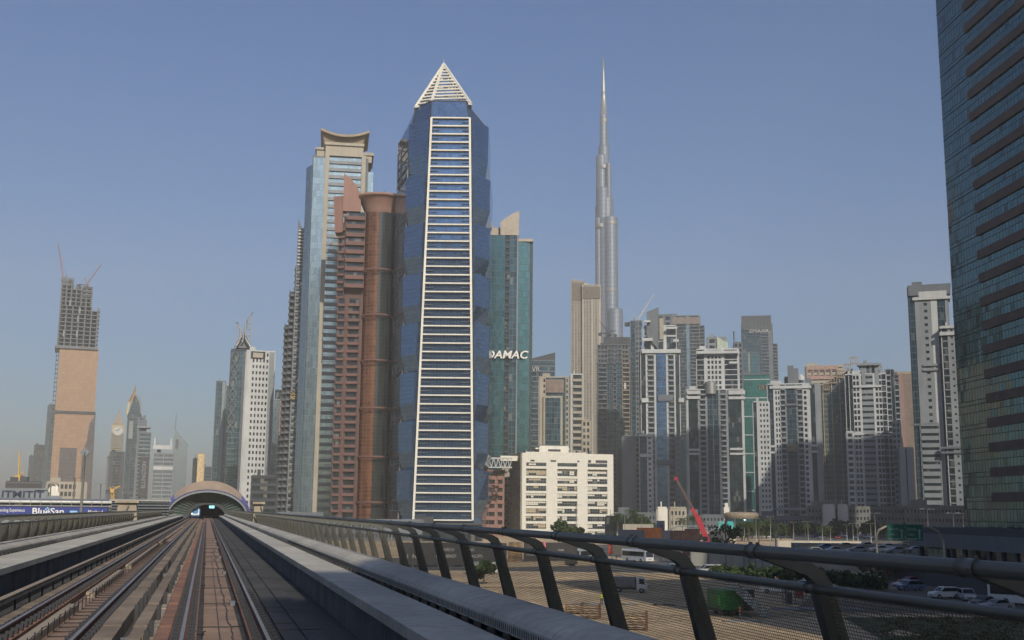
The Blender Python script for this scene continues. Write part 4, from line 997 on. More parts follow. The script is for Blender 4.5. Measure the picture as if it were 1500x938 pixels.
# ---------------------------------------------------------------- white framed twin style towers
BALW = {'m': OFFW, 'd': 1.5, 'pf': 1.05}
def framed_a():
    t = Tower('white_framed_tower', 'white framed tower with tall dark roof fin and central strip of blue glass', 962, 860, pyref=620); t.split = 95
    block(t, 925, 941, 470, [(2, 'g', {'m': NAVYG}), (3, 'w', {'n': 2, 'wf': .5})], 3.8, 600, y0=3, wall=GREYW, dep=24, right=False)
    block(t, 940, 996, 513, [(2.6, 'g', {'m': DGLASS}), (1, 's'), (4, 'b', BALW), (1, 's'), (6, 'l', {'g': BLUEG, 'm': GREYW, 't': .12, 'd': .3}), (1, 's'), (3.6, 'b', BALW), (.8, 's'), (2.2, 'g', {'m': DGLASS})], 3.9, 620, wall=WHITE, glass=DGLASS, dep=26)
    block(t, 944, 990, 478, [(2, 'l', {'e': 3, 'm': WHITE, 't': .7, 'd': 1.0}), (1, 's'), (3, 'l', {'e': 2, 'm': WHITE, 't': .5}), (1, 's'), (3, 'l', {'e': 3, 'm': WHITE, 't': .6, 'd': .9})], 3.8, 490, y0=4, wall=WHITE, dep=18, pybot=514)
    block(t, 951, 984, 462, [(1, 'w', {'n': 3, 'wf': .6, 'hf': .6})], 3.8, 480, y0=7, wall=GREYW, dep=12, pybot=480)
    for (a, c, p0, p1) in ((940, 997, 511, 516), (940, 950, 582, 588), (994, 1002, 582, 588), (941, 956, 494, 498), (986, 994, 496, 500), (964, 986, 577, 586), (962, 988, 672, 679), (943, 953, 468, 471), (976, 992, 478, 481)): band(t, a, c, p0, p1, WHITE if p0 not in (577, 672) else GREYW, y0=-2.2, d=2.4)
    b = MB(); y0, y1 = 1.0, 3.2; pr = [(t.X(947, 470), t.Z(490)), (t.X(964, 470), t.Z(510)), (t.X(965, 460), t.Z(448)), (t.X(947, 460), t.Z(455))]; b.extr(pr, lambda u, v: (u, y0, v), lambda u, v: (u, y1, v)); t.obj(b, 'roof_fin', GREYW)
    b = MB(); b.box(t.X(966, 480), t.X(972, 480), 2, 6, t.Z(495), t.Z(464)); t.obj(b, 'rear_fin', BEIGE)
    block(t, 938, 956, 637, [(4, 'g', {'m': NAVYG}), (3, 'w', {'n': 1, 'wf': .45, 'hf': .45})], 3.9, 700, y0=-9, wall=WHITE, dep=12)
    block(t, 912, 938, 640, [(2.5, 's', {'m': GREYW}), (1, 'w', {'n': 1})], 3.9, 700, y0=-4, wall=GREYW, dep=20)
    block(t, 990, 1004, 640, [(1, 'w', {'n': 1, 'wf': .4, 'hf': .4}), (.8, 'g', {'m': NAVYG})], 3.9, 700, y0=-6, wall=GREYW, dep=16)
    band(t, 938, 955, 664, 669, y0=-10.5); band(t, 936, 957, 636, 639, y0=-10.6)
framed_a()
t = sky('grey_glass_tower', 'broad grey blue glass tower with flat dark cap behind the white framed tower', 977, 1026, 463, 1200, [(2, 'g', {'m': NAVYG}), (1, 'g', {'m': PALEG}), (3, 'l', {'m': GREYW}), (1, 'g', {'m': PALEG}), (3, 'b', {'m': GREYW, 'pf': .9})], 3.8, 560, 24, wall=GREYW)
block(t, 1020, 1033, 478, [(1, 'b', {'m': GREYW, 'pf': .9})], 3.8, 560, y0=5, wall=GREYW, dep=18, left=False)
band(t, 976, 1026, 463, 473, mat('cap_brown', (.16, .14, .12)), y0=-1.4, d=2.0)
def framed_b():
    t = Tower('stepped_white_tower', 'white and dark glass tower with stepped crown and two cornices, behind the red crane', 1047, 850, pyref=640); t.split = 95
    block(t, 1007, 1090, 571, [(1, 's', {'d': .5}), (6, 'g', {'m': DGLASS}), (1.1, 's', {'m': OFFW}), (4, 'b', BALW), (1, 's', {'m': OFFW}), (3.2, 'g', {'m': NAVYG}), (.5, 's', {'m': PALEG}), (3.2, 'g', {'m': NAVYG}), (1, 's', {'m': OFFW}), (4, 'b', BALW), (1.1, 's', {'m': OFFW}), (8.5, 'g', {'m': DGLASS}), (1, 's')], 3.8, 660, wall=WHITE, dep=28)
    block(t, 1021, 1082, 512, [(2.5, 'l', {'m': WHITE, 't': .2}), (1, 's'), (1.4, 'w', {'n': 1, 'wf': .6, 'hf': .6}), (2.6, 'w', {'n': 2, 'hf': .65}), (1.4, 'w', {'n': 1, 'wf': .6, 'hf': .6}), (1, 's'), (4.5, 'l', {'m': WHITE, 't': .3, 'd': .8}), (.5, 's')], 3.9, 540, y0=3, wall=WHITE, dep=22, pybot=572)
    block(t, 1076, 1088, 503, [(1, 'w', {'n': 2})], 3.9, 540, y0=8, wall=GREYW, dep=14, pybot=572)
    block(t, 1036, 1064, 495, [(1, 'w', {'n': 2, 'hf': .6})], 4.5, 505, y0=6, wall=OFFW, dep=12, pybot=514)
    for (a, c, p0, p1, m_) in ((1006, 1026, 570, 575, WHITE), (1006, 1026, 578, 582, WHITE), (1067, 1091, 570, 576, WHITE), (1067, 1091, 579, 583, WHITE), (1008, 1025, 655, 658, WHITE), (1008, 1025, 661, 664, WHITE), (1069, 1090, 654, 657, WHITE), (1069, 1090, 661, 664, WHITE), (1021, 1083, 512, 516, WHITE), (1068, 1082, 528, 531, WHITE)): band(t, a, c, p0, p1, m_, y0=-1.8, d=2.0)
    b = MB(); x_ = t.X(1041, 565); b.lathe([(4.2, 0), (4.2, 9)], (x_, -.2, t.Z(575)), 14); t.obj(b, 'round_drum', STEEL)
    b = MB(); x_ = t.X(1052, 500); b.prism([(t.X(1050, 500), 4), (t.X(1066, 500), 4), (t.X(1066, 500), 16), (t.X(1050, 500), 16)], t.Z(514), [t.Z(490), t.Z(498), t.Z(498), t.Z(490)]); t.obj(b, 'sloped_crown', mat('pale_green_panel', (.38, .42, .34)))
    b = MB(); b.tube([(t.X(1047, 495), 8, t.Z(500)), (t.X(1047, 495), 8, t.Z(488))], .5, 6); b.tube([(t.X(1076, 495), 12, t.Z(510)), (t.X(1075, 485), 12, t.Z(480))], .5, 6); t.obj(b, 'mast', GREYW)
framed_b()
t = sky('dark_crown_tower', 'dark grey tower with ribbed crown and small pale letters, farther back', 1087, 1132, 475, 1300, [(2, 'g', {'m': NAVYG}), (3, 'l', {'m': DGREY}), (2, 'b', {'m': GREYW, 'pf': .8}), (1, 's', {'m': GREYW})], 3.8, 520, 26, wall=DGREY, glass=NAVYG)
b = MB(); x0, x1 = t.X(1086, 468), t.X(1129, 468)
for k in range(22): b.box(x0 + (x1 - x0) * k / 21 - .35, x0 + (x1 - x0) * k / 21 + .35, -1.6, 0, t.Z(481), t.Z(459))
t.obj(b, 'rib', GREYW); b = MB(); b.box(x0, x1, -.9, 24, t.Z(481), t.Z(460)); t.obj(b, 'crown', DGREY)
text('EMAAR', 5.5, WHITE, t.root, t.X(1098, 482), -2.6, t.Z(485), width=t.X(1126, 482) - t.X(1098, 482), depth=.4)
block(t, 1128, 1140, 505, [(1, 'b', {'m': GREYW})], 3.8, 560, y0=4, wall=GREYW, dep=16, left=False)
t = sky('lattice_glass_tower', 'green blue glass block with thin gold fin, just under the dark crowned tower', 1083, 1112, 517, 1150, [(1, 'g', {'m': TEAL}), (.15, 's', {'m': TAN}), (1, 'g', {'m': TEAL})], 3.8, 540, 24, wall=GREYW)
t = Tower('green_banded_building', 'dark green glass building with pale floor lines and brown letters', 1107, 960, pyref=640, cat='building')
block(t, 1086, 1130, 549, [(1, 'l', {'g': GREENG, 'm': WHITE, 'e': 4, 't': .35})], 3.9, 640, wall=GREYW, dep=28)
text('TATI', 6.5, mat('brown_letters', (.30, .13, .08)), t.root, t.X(1110, 566), -1.0, t.Z(569), width=t.X(1126, 566) - t.X(1110, 566), depth=.4)
def framed_c():
    t = Tower('grid_front_tower', 'white gridded tower with central navy glass strip and roof mast, beside the green banded building', 1157, 840, pyref=640)
    block(t, 1105, 1128, 588, [(1.3, 'g', {'m': DGLASS}), (1, 's', {'d': .5}), (4, 'w', {'n': 3, 'wf': .5, 'hf': .5})], 3.9, 660, y0=-3, wall=WHITE, dep=22)
    g = {'n': 2, 'wf': .5, 'hf': .55}
    block(t, 1127, 1188, 563, [(2.2, 'g', {'m': NAVYG}), (.6, 's'), (2.2, 'w', {'n': 2, 'wf': .55, 'hf': .6}), (2.2, 'b', {'m': OFFW, 'pf': 1.1}), (.5, 's', {'m': GREYW}), (3.6, 'g', {'m': NAVYG}), (.5, 's', {'m': GREYW}), (2.4, 'b', {'m': OFFW, 'pf': 1.1}), (2, 'w', {'n': 1, 'wf': .55, 'hf': .6}), (.7, 's')], 3.9, 660, wall=WHITE, dep=26)
    block(t, 1187, 1204, 564, [(3, 'g', {'m': DGLASS}), (2.5, 's', {'m': OFFW})], 3.9, 660, y0=3, wall=OFFW, dep=22, left=False)
    block(t, 1150, 1176, 553, [(1, 'w', {'n': 2})], 3.9, 560, y0=6, wall=GREYW, dep=14, pybot=565)
    b = MB(); b.box(t.X(1154, 560), t.X(1163, 560), 1, 8, t.Z(580), t.Z(532)); b.box(t.X(1163, 560), t.X(1170, 560), 2, 9, t.Z(565), t.Z(536)); b.box(t.X(1180, 560), t.X(1188, 560), 5, 11, t.Z(565), t.Z(550)); t.obj(b, 'lift_tower', GREYW)
    b = MB(); b.lathe([(2.6, 0), (2.6, 3), (0, 5)], (t.X(1173, 548), 6, t.Z(553)), 12); t.obj(b, 'white_dome', WHITE)
    for (a, c, p0, p1, m_) in ((1127, 1188, 562, 566, WHITE), (1129, 1136, 649, 652, WHITE), (1129, 1136, 658, 661, WHITE), (1152, 1167, 648, 658, mat('olive_panel', (.17, .16, .11))), (1186, 1198, 648, 651, WHITE), (1186, 1198, 657, 660, WHITE), (1150, 1168, 588, 591, GREYW), (1130, 1188, 740, 744, OFFW)): band(t, a, c, p0, p1, m_, y0=-1.7, d=1.9)
framed_c()
t = sky('pink_parapet_building', 'pale building with pink colonnaded parapet, peeking over the gridded tower', 1180, 1236, 536, 1100, [(1, 'w', {'n': 6, 'wf': .7, 'hf': .3})], 3.8, 560, 24, wall=BEIGE)
b = MB(); x0, x1 = t.X(1181, 541), t.X(1228, 541); f = Face((x0, -1), (x1, -1)); f.box(b, 0, f.L, t.Z(552), t.Z(547), 0, 1); f.box(b, 0, f.L, t.Z(538), t.Z(533), 0, 1)
for k in range(6): f.box(b, f.L * k / 5.3, f.L * k / 5.3 + 1.2, t.Z(547), t.Z(538), .02, .98)
t.obj(b, 'pink_colonnade', mat('pink_paint', (.33, .21, .17)))
# glass tower with gold ribs and a rising screen
t = Tower('gold_ribbed_glass_tower', 'grey glass tower with gold vertical ribs and parapet rising in steps', 1226, 860, pyref=640)
x0, x1 = t.X(1203), t.X(1253); b = MB(); b.prism([(x0, 0), (x1, 0), (x1, 25), (x0, 25)], 0, [t.Z(562), t.Z(536), t.Z(536), t.Z(562)]); t.obj(b, 'body', DGREY)
SMG = grid_mat('grey_green_glass', (.13, .17, .17), (.16, .17, .15), 1.5, 3.8, .1, .5, metal=.65, rough=.15)
bays(t, Face((x0, 0), (x1, 0)), 0, t.Z(560), 3.8, [(1, 'l', {'g': SMG, 'm': GREYW, 't': .3}), (1.1, 'g', {'m': SMG}), (1, 'l', {'g': SMG, 'm': GREYW, 't': .3}), (1, 'g', {'m': SMG})])
bays(t, Face((x0 + (x1 - x0) * .45, -.02), (x1, -.02)), t.Z(560), t.Z(545), 3.8, [(1, 'g', {'m': SMG})])
b = MB()
for a in (1207, 1220, 1232, 1245): b.box(t.X(a), t.X(a + 1.3), -1.4, .2, 8, t.Z(562 - (a - 1203) * .62))
t.obj(b, 'gold_rib', mat('gold_rib_paint', (.40, .32, .18), rough=.4, metal=.3))
b = MB()
for k, (a, c, p) in enumerate(((1205, 1214, 560), (1214, 1226, 550), (1226, 1236, 542), (1236, 1247, 533), (1246, 1257, 523))):
    f = Face((t.X(a, 550), -1.5), (t.X(c, 550), -1.5)); z1 = t.Z(p - 3); z0 = t.Z(p + 8)
    f.box(b, 0, f.L, z1 - 1, z1, 0, .6); f.box(b, 0, f.L, z0, z0 + .8, 0, .6)
    for q in range(4): f.box(b, f.L * q / 3.3, f.L * q / 3.3 + .5, z0 + .8, z1 - 1, 0.02, .58)
t.obj(b, 'stepped_screen', TAN)
def framed_d():
    t = Tower('slotted_white_tower', 'white tower with wide dark slot windows and open crown, next to the gold ribs', 1284, 830, pyref=640)
    block(t, 1242, 1264, 548, [(1, 'g', {'m': DGLASS})], 3.9, 660, y0=3, wall=WHITE, dep=22, right=False)
    w2 = {'n': 2, 'wf': .72, 'hf': .68}
    block(t, 1248, 1302, 548, [(1.2, 'g', {'m': DGLASS}), (2.6, 'w', w2), (.7, 's'), (4.4, 'h', {'m': OFFW, 'hf': .38}), (.7, 's'), (2.6, 'w', w2), (1.6, 'l', {'m': WHITE})], 4.2, 660, wall=WHITE, dep=24)
    block(t, 1302, 1314, 543, [(2, 'b', {'m': OFFW}), (1, 'g', {'m': DGLASS})], 4.2, 660, y0=3, wall=GREYW, dep=20, left=False)
    block(t, 1313, 1322, 565, [(1, 'b', {'m': OFFW})], 4.2, 660, y0=8, wall=OFFW, dep=16, left=False)
    block(t, 1242, 1252, 632, [(1, 'w', {'n': 1, 'wf': .7, 'hf': .6})], 4.2, 690, y0=-2, wall=WHITE, dep=14)
    block(t, 1260, 1290, 533, [(1, 's'), (2, 'w', {'n': 2, 'wf': .6, 'hf': .7}), (1, 's')], 6, 540, y0=5, wall=OFFW, dep=14, pybot=549)
    b = MB(); b.prism([(t.X(1254, 528), 2), (t.X(1288, 528), 2), (t.X(1292, 528), 18), (t.X(1258, 528), 18)], t.Z(530), t.Z(527.5)); t.obj(b, 'roof_canopy', OFFW)
    b = MB(); b.box(t.X(1262, 540), t.X(1267, 540), -1, 3, t.Z(560), t.Z(537)); b.box(t.X(1281, 540), t.X(1287, 540), -1, 3, t.Z(560), t.Z(538)); b.box(t.X(1288, 540), t.X(1293, 540), 2, 6, t.Z(560), t.Z(536)); t.obj(b, 'crown_pillar', OFFW)
    for (a, c, p0, p1) in ((1249, 1290, 560, 563), (1242, 1266, 630, 633), (1280, 1306, 632, 635)): band(t, a, c, p0, p1, y0=-1.6, d=1.8)
framed_d()
t = sky('brown_balcony_tower', 'brown tower with thin balcony lines behind the slotted and tall white towers', 1306, 1338, 549, 1050, [(1, 'b', {'m': GREYW, 'pf': .7}), (.5, 's', {'m': PINKW}), (1, 's', {'m': BRN_})], 3.8, 600, 24, wall=BRN_)
b = MB(); b.box(t.X(1309, 545), t.X(1338, 545), 4, 20, t.Z(551), t.Z(539)); t.obj(b, 'brown_penthouse', TAN)
t = Tower('cream_end_block', 'pale cream blind end block at the foot of the slotted tower', 1328, 800, pyref=690, cat='building')
block(t, 1319, 1339, 656, [(2, 's', {'m': OFFW}), (.4, 'g'), (2, 's', {'m': OFFW})], 3.9, 700, wall=BEIGE, dep=16)
block(t, 1310, 1322, 618, [(1, 'w', {'n': 2, 'wf': .6})], 3.9, 700, y0=4, wall=OFFW, dep=14, left=False)
def tall_white():
    t = Tower('tall_white_tower', 'tall pale tower with a column of tiny windows, beside the dark glass building', 1375, 640, pyref=600)
    n1 = {'n': 1, 'wf': .3, 'hf': .4, 'm': OFFW}
    block(t, 1334, 1392, 430, [(2.4, 'g', {'m': NAVYG}), (2, 's', {'m': OFFW}), (4.2, 'w', n1), (2.4, 's', {'m': WHITE}), (3, 'g', {'m': NAVYG}), (1, 's', {'m': OFFW})], 3.9, 520, wall=OFFW, dep=26, left=[(1, 'g', {'m': DGLASS})])
    block(t, 1330, 1392, 418, [(1, 's', {'m': GREYW})], 3.9, 425, y0=-1, wall=GREYW, dep=28, pybot=432, left=[(1, 's', {'m': GREYW})], right=False)
    block(t, 1388, 1412, 480, [(1, 'l', {'m': OFFW, 't': .3}), (1.6, 'w', {'n': 1, 'wf': .25, 'hf': .3, 'm': OFFW}), (.5, 's')], 3.9, 640, y0=-5, wall=WHITE, dep=28)
    block(t, 1352, 1378, 620, [(1, 'h', {'m': OFFW, 'hf': .4})], 3.9, 690, y0=-1.5, wall=OFFW, dep=5)
    for (a, c, p0, p1, m_) in ((1336, 1392, 430, 434, WHITE), (1376, 1402, 476, 479, WHITE), (1376, 1402, 484, 489, WHITE), (1378, 1408, 650, 653, GREYW), (1378, 1408, 657, 660, GREYW), (1352, 1376, 528, 531, OFFW), (1334, 1362, 615, 618, GREYW), (1352, 1376, 535, 538, OFFW), (1345, 1386, 422, 430, WHITE)): band(t, a, c, p0, p1, m_, y0=-6.6 if c > 1395 else -1.8, d=2.0)
tall_white()
# ---------------------------------------------------------------- dark glass building close by
def near_glass():
    A = P(1412, 740, 232); B = P(1500, 740, 208); d = (B - A); d.z = 0; L_ = 95.0; d.normalize()
    t = empty('dark_glass_building', 'huge dark teal glass building with brown floor bands, its corner nearest the railing', 'building', (A.x, A.y, 0), math.atan2(d.y, d.x))
    GL = grid_mat('dark_teal_panes', (.075, .15, .155), (.015, .018, .02), 1.25, 2.35, .12, .13, metal=.75, rough=.07, var=.15, tilt=.007, bl=.02, blc=(.05, .07, .07))
    BR = mat('brown_spandrel', (.075, .055, .045), rough=.6, var=.25, scale=.3)
    H = 150.0; z0 = 9.5
    b = MB(); b.box(0, L_, 0, 45, z0, H); b.build('body', GL, t)
    f0 = 13.5; k = 0; z = z0 + 6
    while z < H:
        u = f0 + .9 * math.sin(k * .8)
        b = MB(); b.box(12.6, L_, -.35, .1, z, z + 1.75); b.build('spandrel_band', BR, t)
        k += 1; z += 4.7
    b = MB(); z = z0 + 6
    while z < H: b.box(0, 12.58, -.10, .05, z + .1, z + .22); z += 4.7
    b.build('transom', BLACKP, t)
    b = MB(); z = z0 + 4
    while z < H: b.box(-1.0, .2, 1.5, 12, z, z + .9); b.box(-1.0, -.9, 1.5, 12, z + .9, z + 1.7); z += 4.7
    b.build('side_ledge', DGREY, t)
    # podium
    b = MB(); b.box(-8, L_, -14, -.5, 0, 4.4); b.build('podium', DGREY, t)
    b = MB(); b.box(-4, L_, -10, 0, 6.9, z0 - .05); b.build('podium_upper', GREYW, t)
    b = MB(); b.box(-3.6, L_, -9.6, -.1, z0 - .04, z0 + 1.2); b.build('parapet', DGREY, t)
    b = MB(); b.box(-3, L_, -8, 0, 4.4, 6.9); b.build('shop_window', DGLASS, t)
    b = MB()
    for q in range(20): b.box(-3.2 + q * 4.9, -2.5 + q * 4.9, -8.4, -7.6, 4.4, 6.9)
    b.build('column', GREYW, t)
    b = MB(); b.box(1.5, 10, -8.6, -8.2, 4.6, 6.6); b.build('mural', mat('pale_mural', (.28, .30, .22), var=.6, scale=1.2), t)
    b = MB(); b.box(-6.6, -5.4, -14.3, -14.02, .8, 3.6); b.build('red_panel', mat('red_panel', (.4, .06, .05)), t)
near_glass()
# ---------------------------------------------------------------- unseen towers added behind the camera, sized for their shade and glass reflections
def back_tower(lat0, lat1, al0, al1, H, label, m_, bm):
    t = empty('unseen_tower', label, 'tower', T((lat0 + lat1) / 2, al1), TH); w_ = (lat1 - lat0) / 2; dp = al1 - al0
    b = MB(); b.box(-w_, w_, -dp, 0, 0, H); b.build('body', m_, t)
    b = MB(); z = 4
    while z < H: b.box(-w_ - .3, w_ + .3, -dp - .3, .3, z, z + 1.1); z += 3.9
    b.build('spandrel', bm, t)
    b = MB(); b.box(-w_ + 4, w_ - 4, -dp + 4, -4, H, H + 5); b.build('plant_room', GREYW, t)
back_tower(8.5, 44, -150, -110, 97, 'unseen banded tower behind the camera on the railing side, added to shade the railway', TEAL, GREYW)
back_tower(77, 134, -125, -75, 172, 'unseen dark slab tower behind the camera, added to shade the sand lot', TEAL, DGREY)
back_tower(137, 240, -125, -75, 186, 'unseen broad dark tower behind the camera, added to shade the outer side of the lot', TEAL, DGREY)
back_tower(-160, -70, -200, -150, 300, 'unseen tall dark tower behind the camera, added for the glass reflections', TEAL, DGREY)
back_tower(40, 78, -330, -290, 235, 'unseen dark tower added behind the camera, between the two nearer ones', TEAL, GREYW)

def side_tower(x0, x1, y0, y1, H, label):  # unseen towers added past the view edge to shade the tower cluster
    t = empty('unseen_tower', label, 'tower', ((x0 + x1) / 2, y0, 0)); w_ = (x1 - x0) / 2; b = MB(); b.box(-w_, w_, 0, y1 - y0, 0, H); b.build('body', TEAL, t)
    b = MB(); z = 4
    while z < H: b.box(-w_ - .3, w_ + .3, -.3, y1 - y0 + .3, z, z + 1.1); z += 3.9
    b.build('spandrel', GREYW, t)
side_tower(207, 273, 430, 475, 312, 'unseen tall banded tower beyond the view edge, added to shade the white framed towers')
side_tower(310, 402, 440, 480, 290, 'unseen broad banded tower farther out, added to shade the gridded and slotted towers')
# ================================================================== FAR SKYLINE ON THE OTHER SIDE
def construction():
    t = Tower('unfinished_tower', 'leaning-topped unfinished tower, bare concrete above tan cladding', 105, 1250, pyref=600)
    X = t.X; TANC = grid_mat('tan_cladding', (.27, .168, .10), (.20, .125, .08), 3.0, 4.0, .2, .3, metal=.1, rough=.55, var=.08, tilt=0)
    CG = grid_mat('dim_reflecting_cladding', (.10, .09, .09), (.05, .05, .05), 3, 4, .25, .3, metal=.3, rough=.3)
    zt = t.Z(515)
    b = MB(); b.box(X(81, 600), X(139, 600), 0, 42, 0, zt); t.obj(b, 'cladding', TANC)
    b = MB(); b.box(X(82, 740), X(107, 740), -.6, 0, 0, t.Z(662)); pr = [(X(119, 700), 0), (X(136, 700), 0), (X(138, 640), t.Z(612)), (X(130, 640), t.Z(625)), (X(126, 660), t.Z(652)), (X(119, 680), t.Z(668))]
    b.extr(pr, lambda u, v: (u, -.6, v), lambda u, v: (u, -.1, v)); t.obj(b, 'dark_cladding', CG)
    b = MB(); b.box(X(80, 610), X(140, 610), -1, 42.5, t.Z(612), t.Z(608)); t.obj(b, 'joint_storey', DGREY)
    b = MB(); b.box(X(80, 515), X(143, 515), -2.4, 43, t.Z(517), t.Z(513)); t.obj(b, 'work_platform', GREYW)
    # bare frame: slabs and columns with stepped top
    sl_ = MB(); cl = MB(); z = zt; k = 0; pv = [(422, 110), (432, 128), (440, 134), (458, 144)]
    def right_edge(z):
        if z > t.Z(428): return X(105, 450)
        if z > t.Z(458): return X(133, 450)
        return X(142, 480)
    while z < t.Z(418):
        xr = right_edge(z); sl_.box(X(86, 470) if z < t.Z(470) else X(88, 470), xr, 0, 40, z, z + .9)
        n = 6
        for q in range(n + 1):
            xx = X(87, 470) + (xr - X(87, 470)) * q / n; cl.box(xx - .7, xx + .7, 0.6, 2.0, z + .9, z + 4.6); cl.box(xx - .7, xx + .7, 36, 38, z + .9, z + 4.6)
        z += 4.6
    t.obj(sl_, 'bare_slab', GREYW); t.obj(cl, 'bare_column', GREYW)
    b = MB(); b.box(X(95, 470), X(128, 470), 8, 30, zt, t.Z(436)); b.box(X(110, 430), X(121, 430), 6, 22, t.Z(440), t.Z(424)); t.obj(b, 'lift_core', DGREY)
    b = MB()
    for k in range(3): b.box(X(121, 435), X(135, 435), 0, 25, t.Z(440 - 6 * k), t.Z(437 - 6 * k))
    t.obj(b, 'corner_slab', DGREY)
    b = MB(); f = Face((X(83, 500), -1.6), (X(87, 480), -1.6))
    for k in range(48): z = 20 + k * 4.9; b.box(X(79, 600) - 2.0, X(79, 600) + 1.2, 1, 6, z, z + .5)
    b.box(X(79, 600) - 1.7, X(79, 600) - 1.2, 1, 1.6, 0, t.Z(420)); b.box(X(79, 600) + .7, X(79, 600) + 1.2, 1, 1.6, 0, t.Z(420)); t.obj(b, 'hoist_mast', DGREY)
    for pq in ((93, 500), (112, 500), (112, 478), (99, 455), (114, 465)): z = t.Z(pq[1]); xx = X(pq[0], 480); b = MB(); b.box(xx, xx + 1.6, -.6, -.3, z, z + 7); t.obj(b, 'white_tarpaulin', OFFW)
    b = MB()
    for k in range(30): z = zt + k * 4.6; b.box(X(143, 480) - (0 if z < t.Z(458) else 9), X(145, 480) - (0 if z < t.Z(458) else 9), .2, 20, z + .2, z + 3.2) if z < t.Z(440) and k % 1 == 0 else None
    t.obj(b, 'edge_scaffold', GREYW)
construction()
luffing('tower_crane', 'slim tower crane with near vertical jib on top of the unfinished tower', 93, 430, 411, 85, 357, 1248, CRR, 2.2, 7)
luffing('tower_crane', 'smaller tower crane behind the crown of the unfinished tower', 127, 428, 418, 148, 388, 1270, CRR, 1.6, 9)
luffing('tower_crane', 'yellow tower crane over the low site at the foot of the unfinished tower', 27, 712, 700, 29, 661, 900, CRY, 2.4, 5)
luffing('tower_crane', 'small yellow tower crane before the clock tower', 165, 738, 719, 176, 712, 900, CRY, 1.6, 3)
sky('faint_grey_tower', 'faint grey slab tower half hidden behind the unfinished tower', 64, 80, 594, 1900, [(1, 'g', {'m': NAVYG})], 4, 680, 26, wall=DGREY)
t = sky('faint_stepped_tower', 'faint bluish stepped tower, outermost behind the unfinished tower', 47, 62, 652, 1900, [(1, 'l', {'m': DGREY})], 4, 700, 26, wall=DGREY)
block(t, 41, 50, 668, [(1, 'g', {'m': NAVYG})], 4, 700, y0=3, wall=DGREY, dep=18)
def clock():
    t = Tower('clock_tower', 'yellowish clock tower with tiered spire in the haze', 170, 1500, pyref=690, cat='clock tower')
    OCH = mat('ochre_wall', (.38, .32, .17), var=.15, scale=.05)
    block(t, 159, 180, 662, [(1, 's', {'m': DGREY}), (2, 'l', {'m': GREYW}), (1, 's', {'m': DGREY})], 4, 700, wall=DGREY, dep=22)
    block(t, 155, 160, 670, None, 4, 700, y0=3, wall=DGREY, dep=14, left=False, right=False)
    x0, x1 = t.X(163, 640), t.X(181, 640); t.core(x0, x1, t.Z(664), t.Z(628), 1, 18, OCH, 'belfry')
    b = MB()
    for k in range(9): b.box(x0 - .6, x1 + .6, -.2, 1, t.Z(662 - k * 2.6), t.Z(661 - k * 2.6))
    t.obj(b, 'ledge', OFFW)
    b = MB(); c = ((x0 + x1) / 2, .2, t.Z(636.5)); r = 6.0
    b.poly([(c[0] + r * math.cos(a * math.pi / 12), -.6, c[2] + r * math.sin(a * math.pi / 12)) for a in range(24)]); t.obj(b, 'clock_face', WHITE)
    b = MB(); b.bar((c[0], -.9, c[2]), (c[0] + 2, -.9, c[2] + 3.5), .5); b.bar((c[0], -.9, c[2]), (c[0] - 2.5, -.9, c[2] + 1), .5); t.obj(b, 'clock_hand', DGREY)
    b = MB(); w_ = (x1 - x0) / 2
    for (f, p0, p1) in ((1.0, 628, 625), (.75, 625, 620), (.55, 620, 616), (.35, 616, 611)): b.prism([(c[0] - w_ * f, 9 - w_ * f), (c[0] + w_ * f, 9 - w_ * f), (c[0] + w_ * f, 9 + w_ * f), (c[0] - w_ * f, 9 + w_ * f)], t.Z(p0), t.Z(p1), top=[(c[0] - w_ * f * .7, 9 - w_ * f * .7), (c[0] + w_ * f * .7, 9 - w_ * f * .7), (c[0] + w_ * f * .7, 9 + w_ * f * .7), (c[0] - w_ * f * .7, 9 + w_ * f * .7)])
    b.tube([(c[0], 9, t.Z(611)), (c[0], 9, t.Z(604))], [1.2, .2], 6); t.obj(b, 'spire', TAN)
clock()
def arrow():
    t = Tower('arrow_top_tower', 'blue grey tower ending in a gilded arrow shaped crown next to the clock tower', 195, 1400, pyref=690)
    x = lambda p: t.X(p, 640)
    block(t, 183, 207, 612, [(1, 'g', {'m': NAVYG}), (.4, 's', {'m': DGREY}), (1, 'g', {'m': NAVYG}), (.5, 's', {'m': GREYW}), (1, 'g', {'m': NAVYG})], 4, 680, wall=GREYW, dep=26)
    b = MB(); pr = [(x(184), t.Z(616)), (x(206), t.Z(616)), (x(203), t.Z(598)), (x(194), t.Z(583))]
    b.extr(pr, lambda u, v: (u, 2, v), lambda u, v: (u, 16, v)); t.obj(b, 'crown_glass', NAVYG)
    GOLDM = mat('gilding', (.55, .36, .12), rough=.35, metal=.6)
    b = MB(); ap = (x(194), 6, t.Z(575)); b.bar((x(184), 1, t.Z(612)), (x(186), 1, t.Z(594)), 1.6); b.bar((x(186), 1, t.Z(594)), ap, 1.6); b.bar((x(190), 1, t.Z(596)), ap, 1.2); b.tube([ap, (x(194), 6, t.Z(568))], [1, .2], 6); t.obj(b, 'gilded_edge', GOLDM)
    b = MB()
    for k in range(8):
        u0, u1 = k / 8, (k + 1) / 8
        q = lambda u: (x(194) + (x(204.5) - x(194)) * math.sin(u * 1.5), 0.5, t.Z(584) + (t.Z(613) - t.Z(584)) * (1 - math.cos(u * 1.5)))
        b.bar(q(u0), q(u1), 2.6 - u0, 2.4)
    t.obj(b, 'white_sail', OFFW)
    b = MB(); b.box(x(188), x(194), -1.6, -.8, t.Z(648), t.Z(622)); t.obj(b, 'pale_panel', OFFW)
arrow()
t = Tower('banner_tower', 'grey tower with flat saucer roof and vertical lettering on a dark banner', 212, 1150, pyref=690)
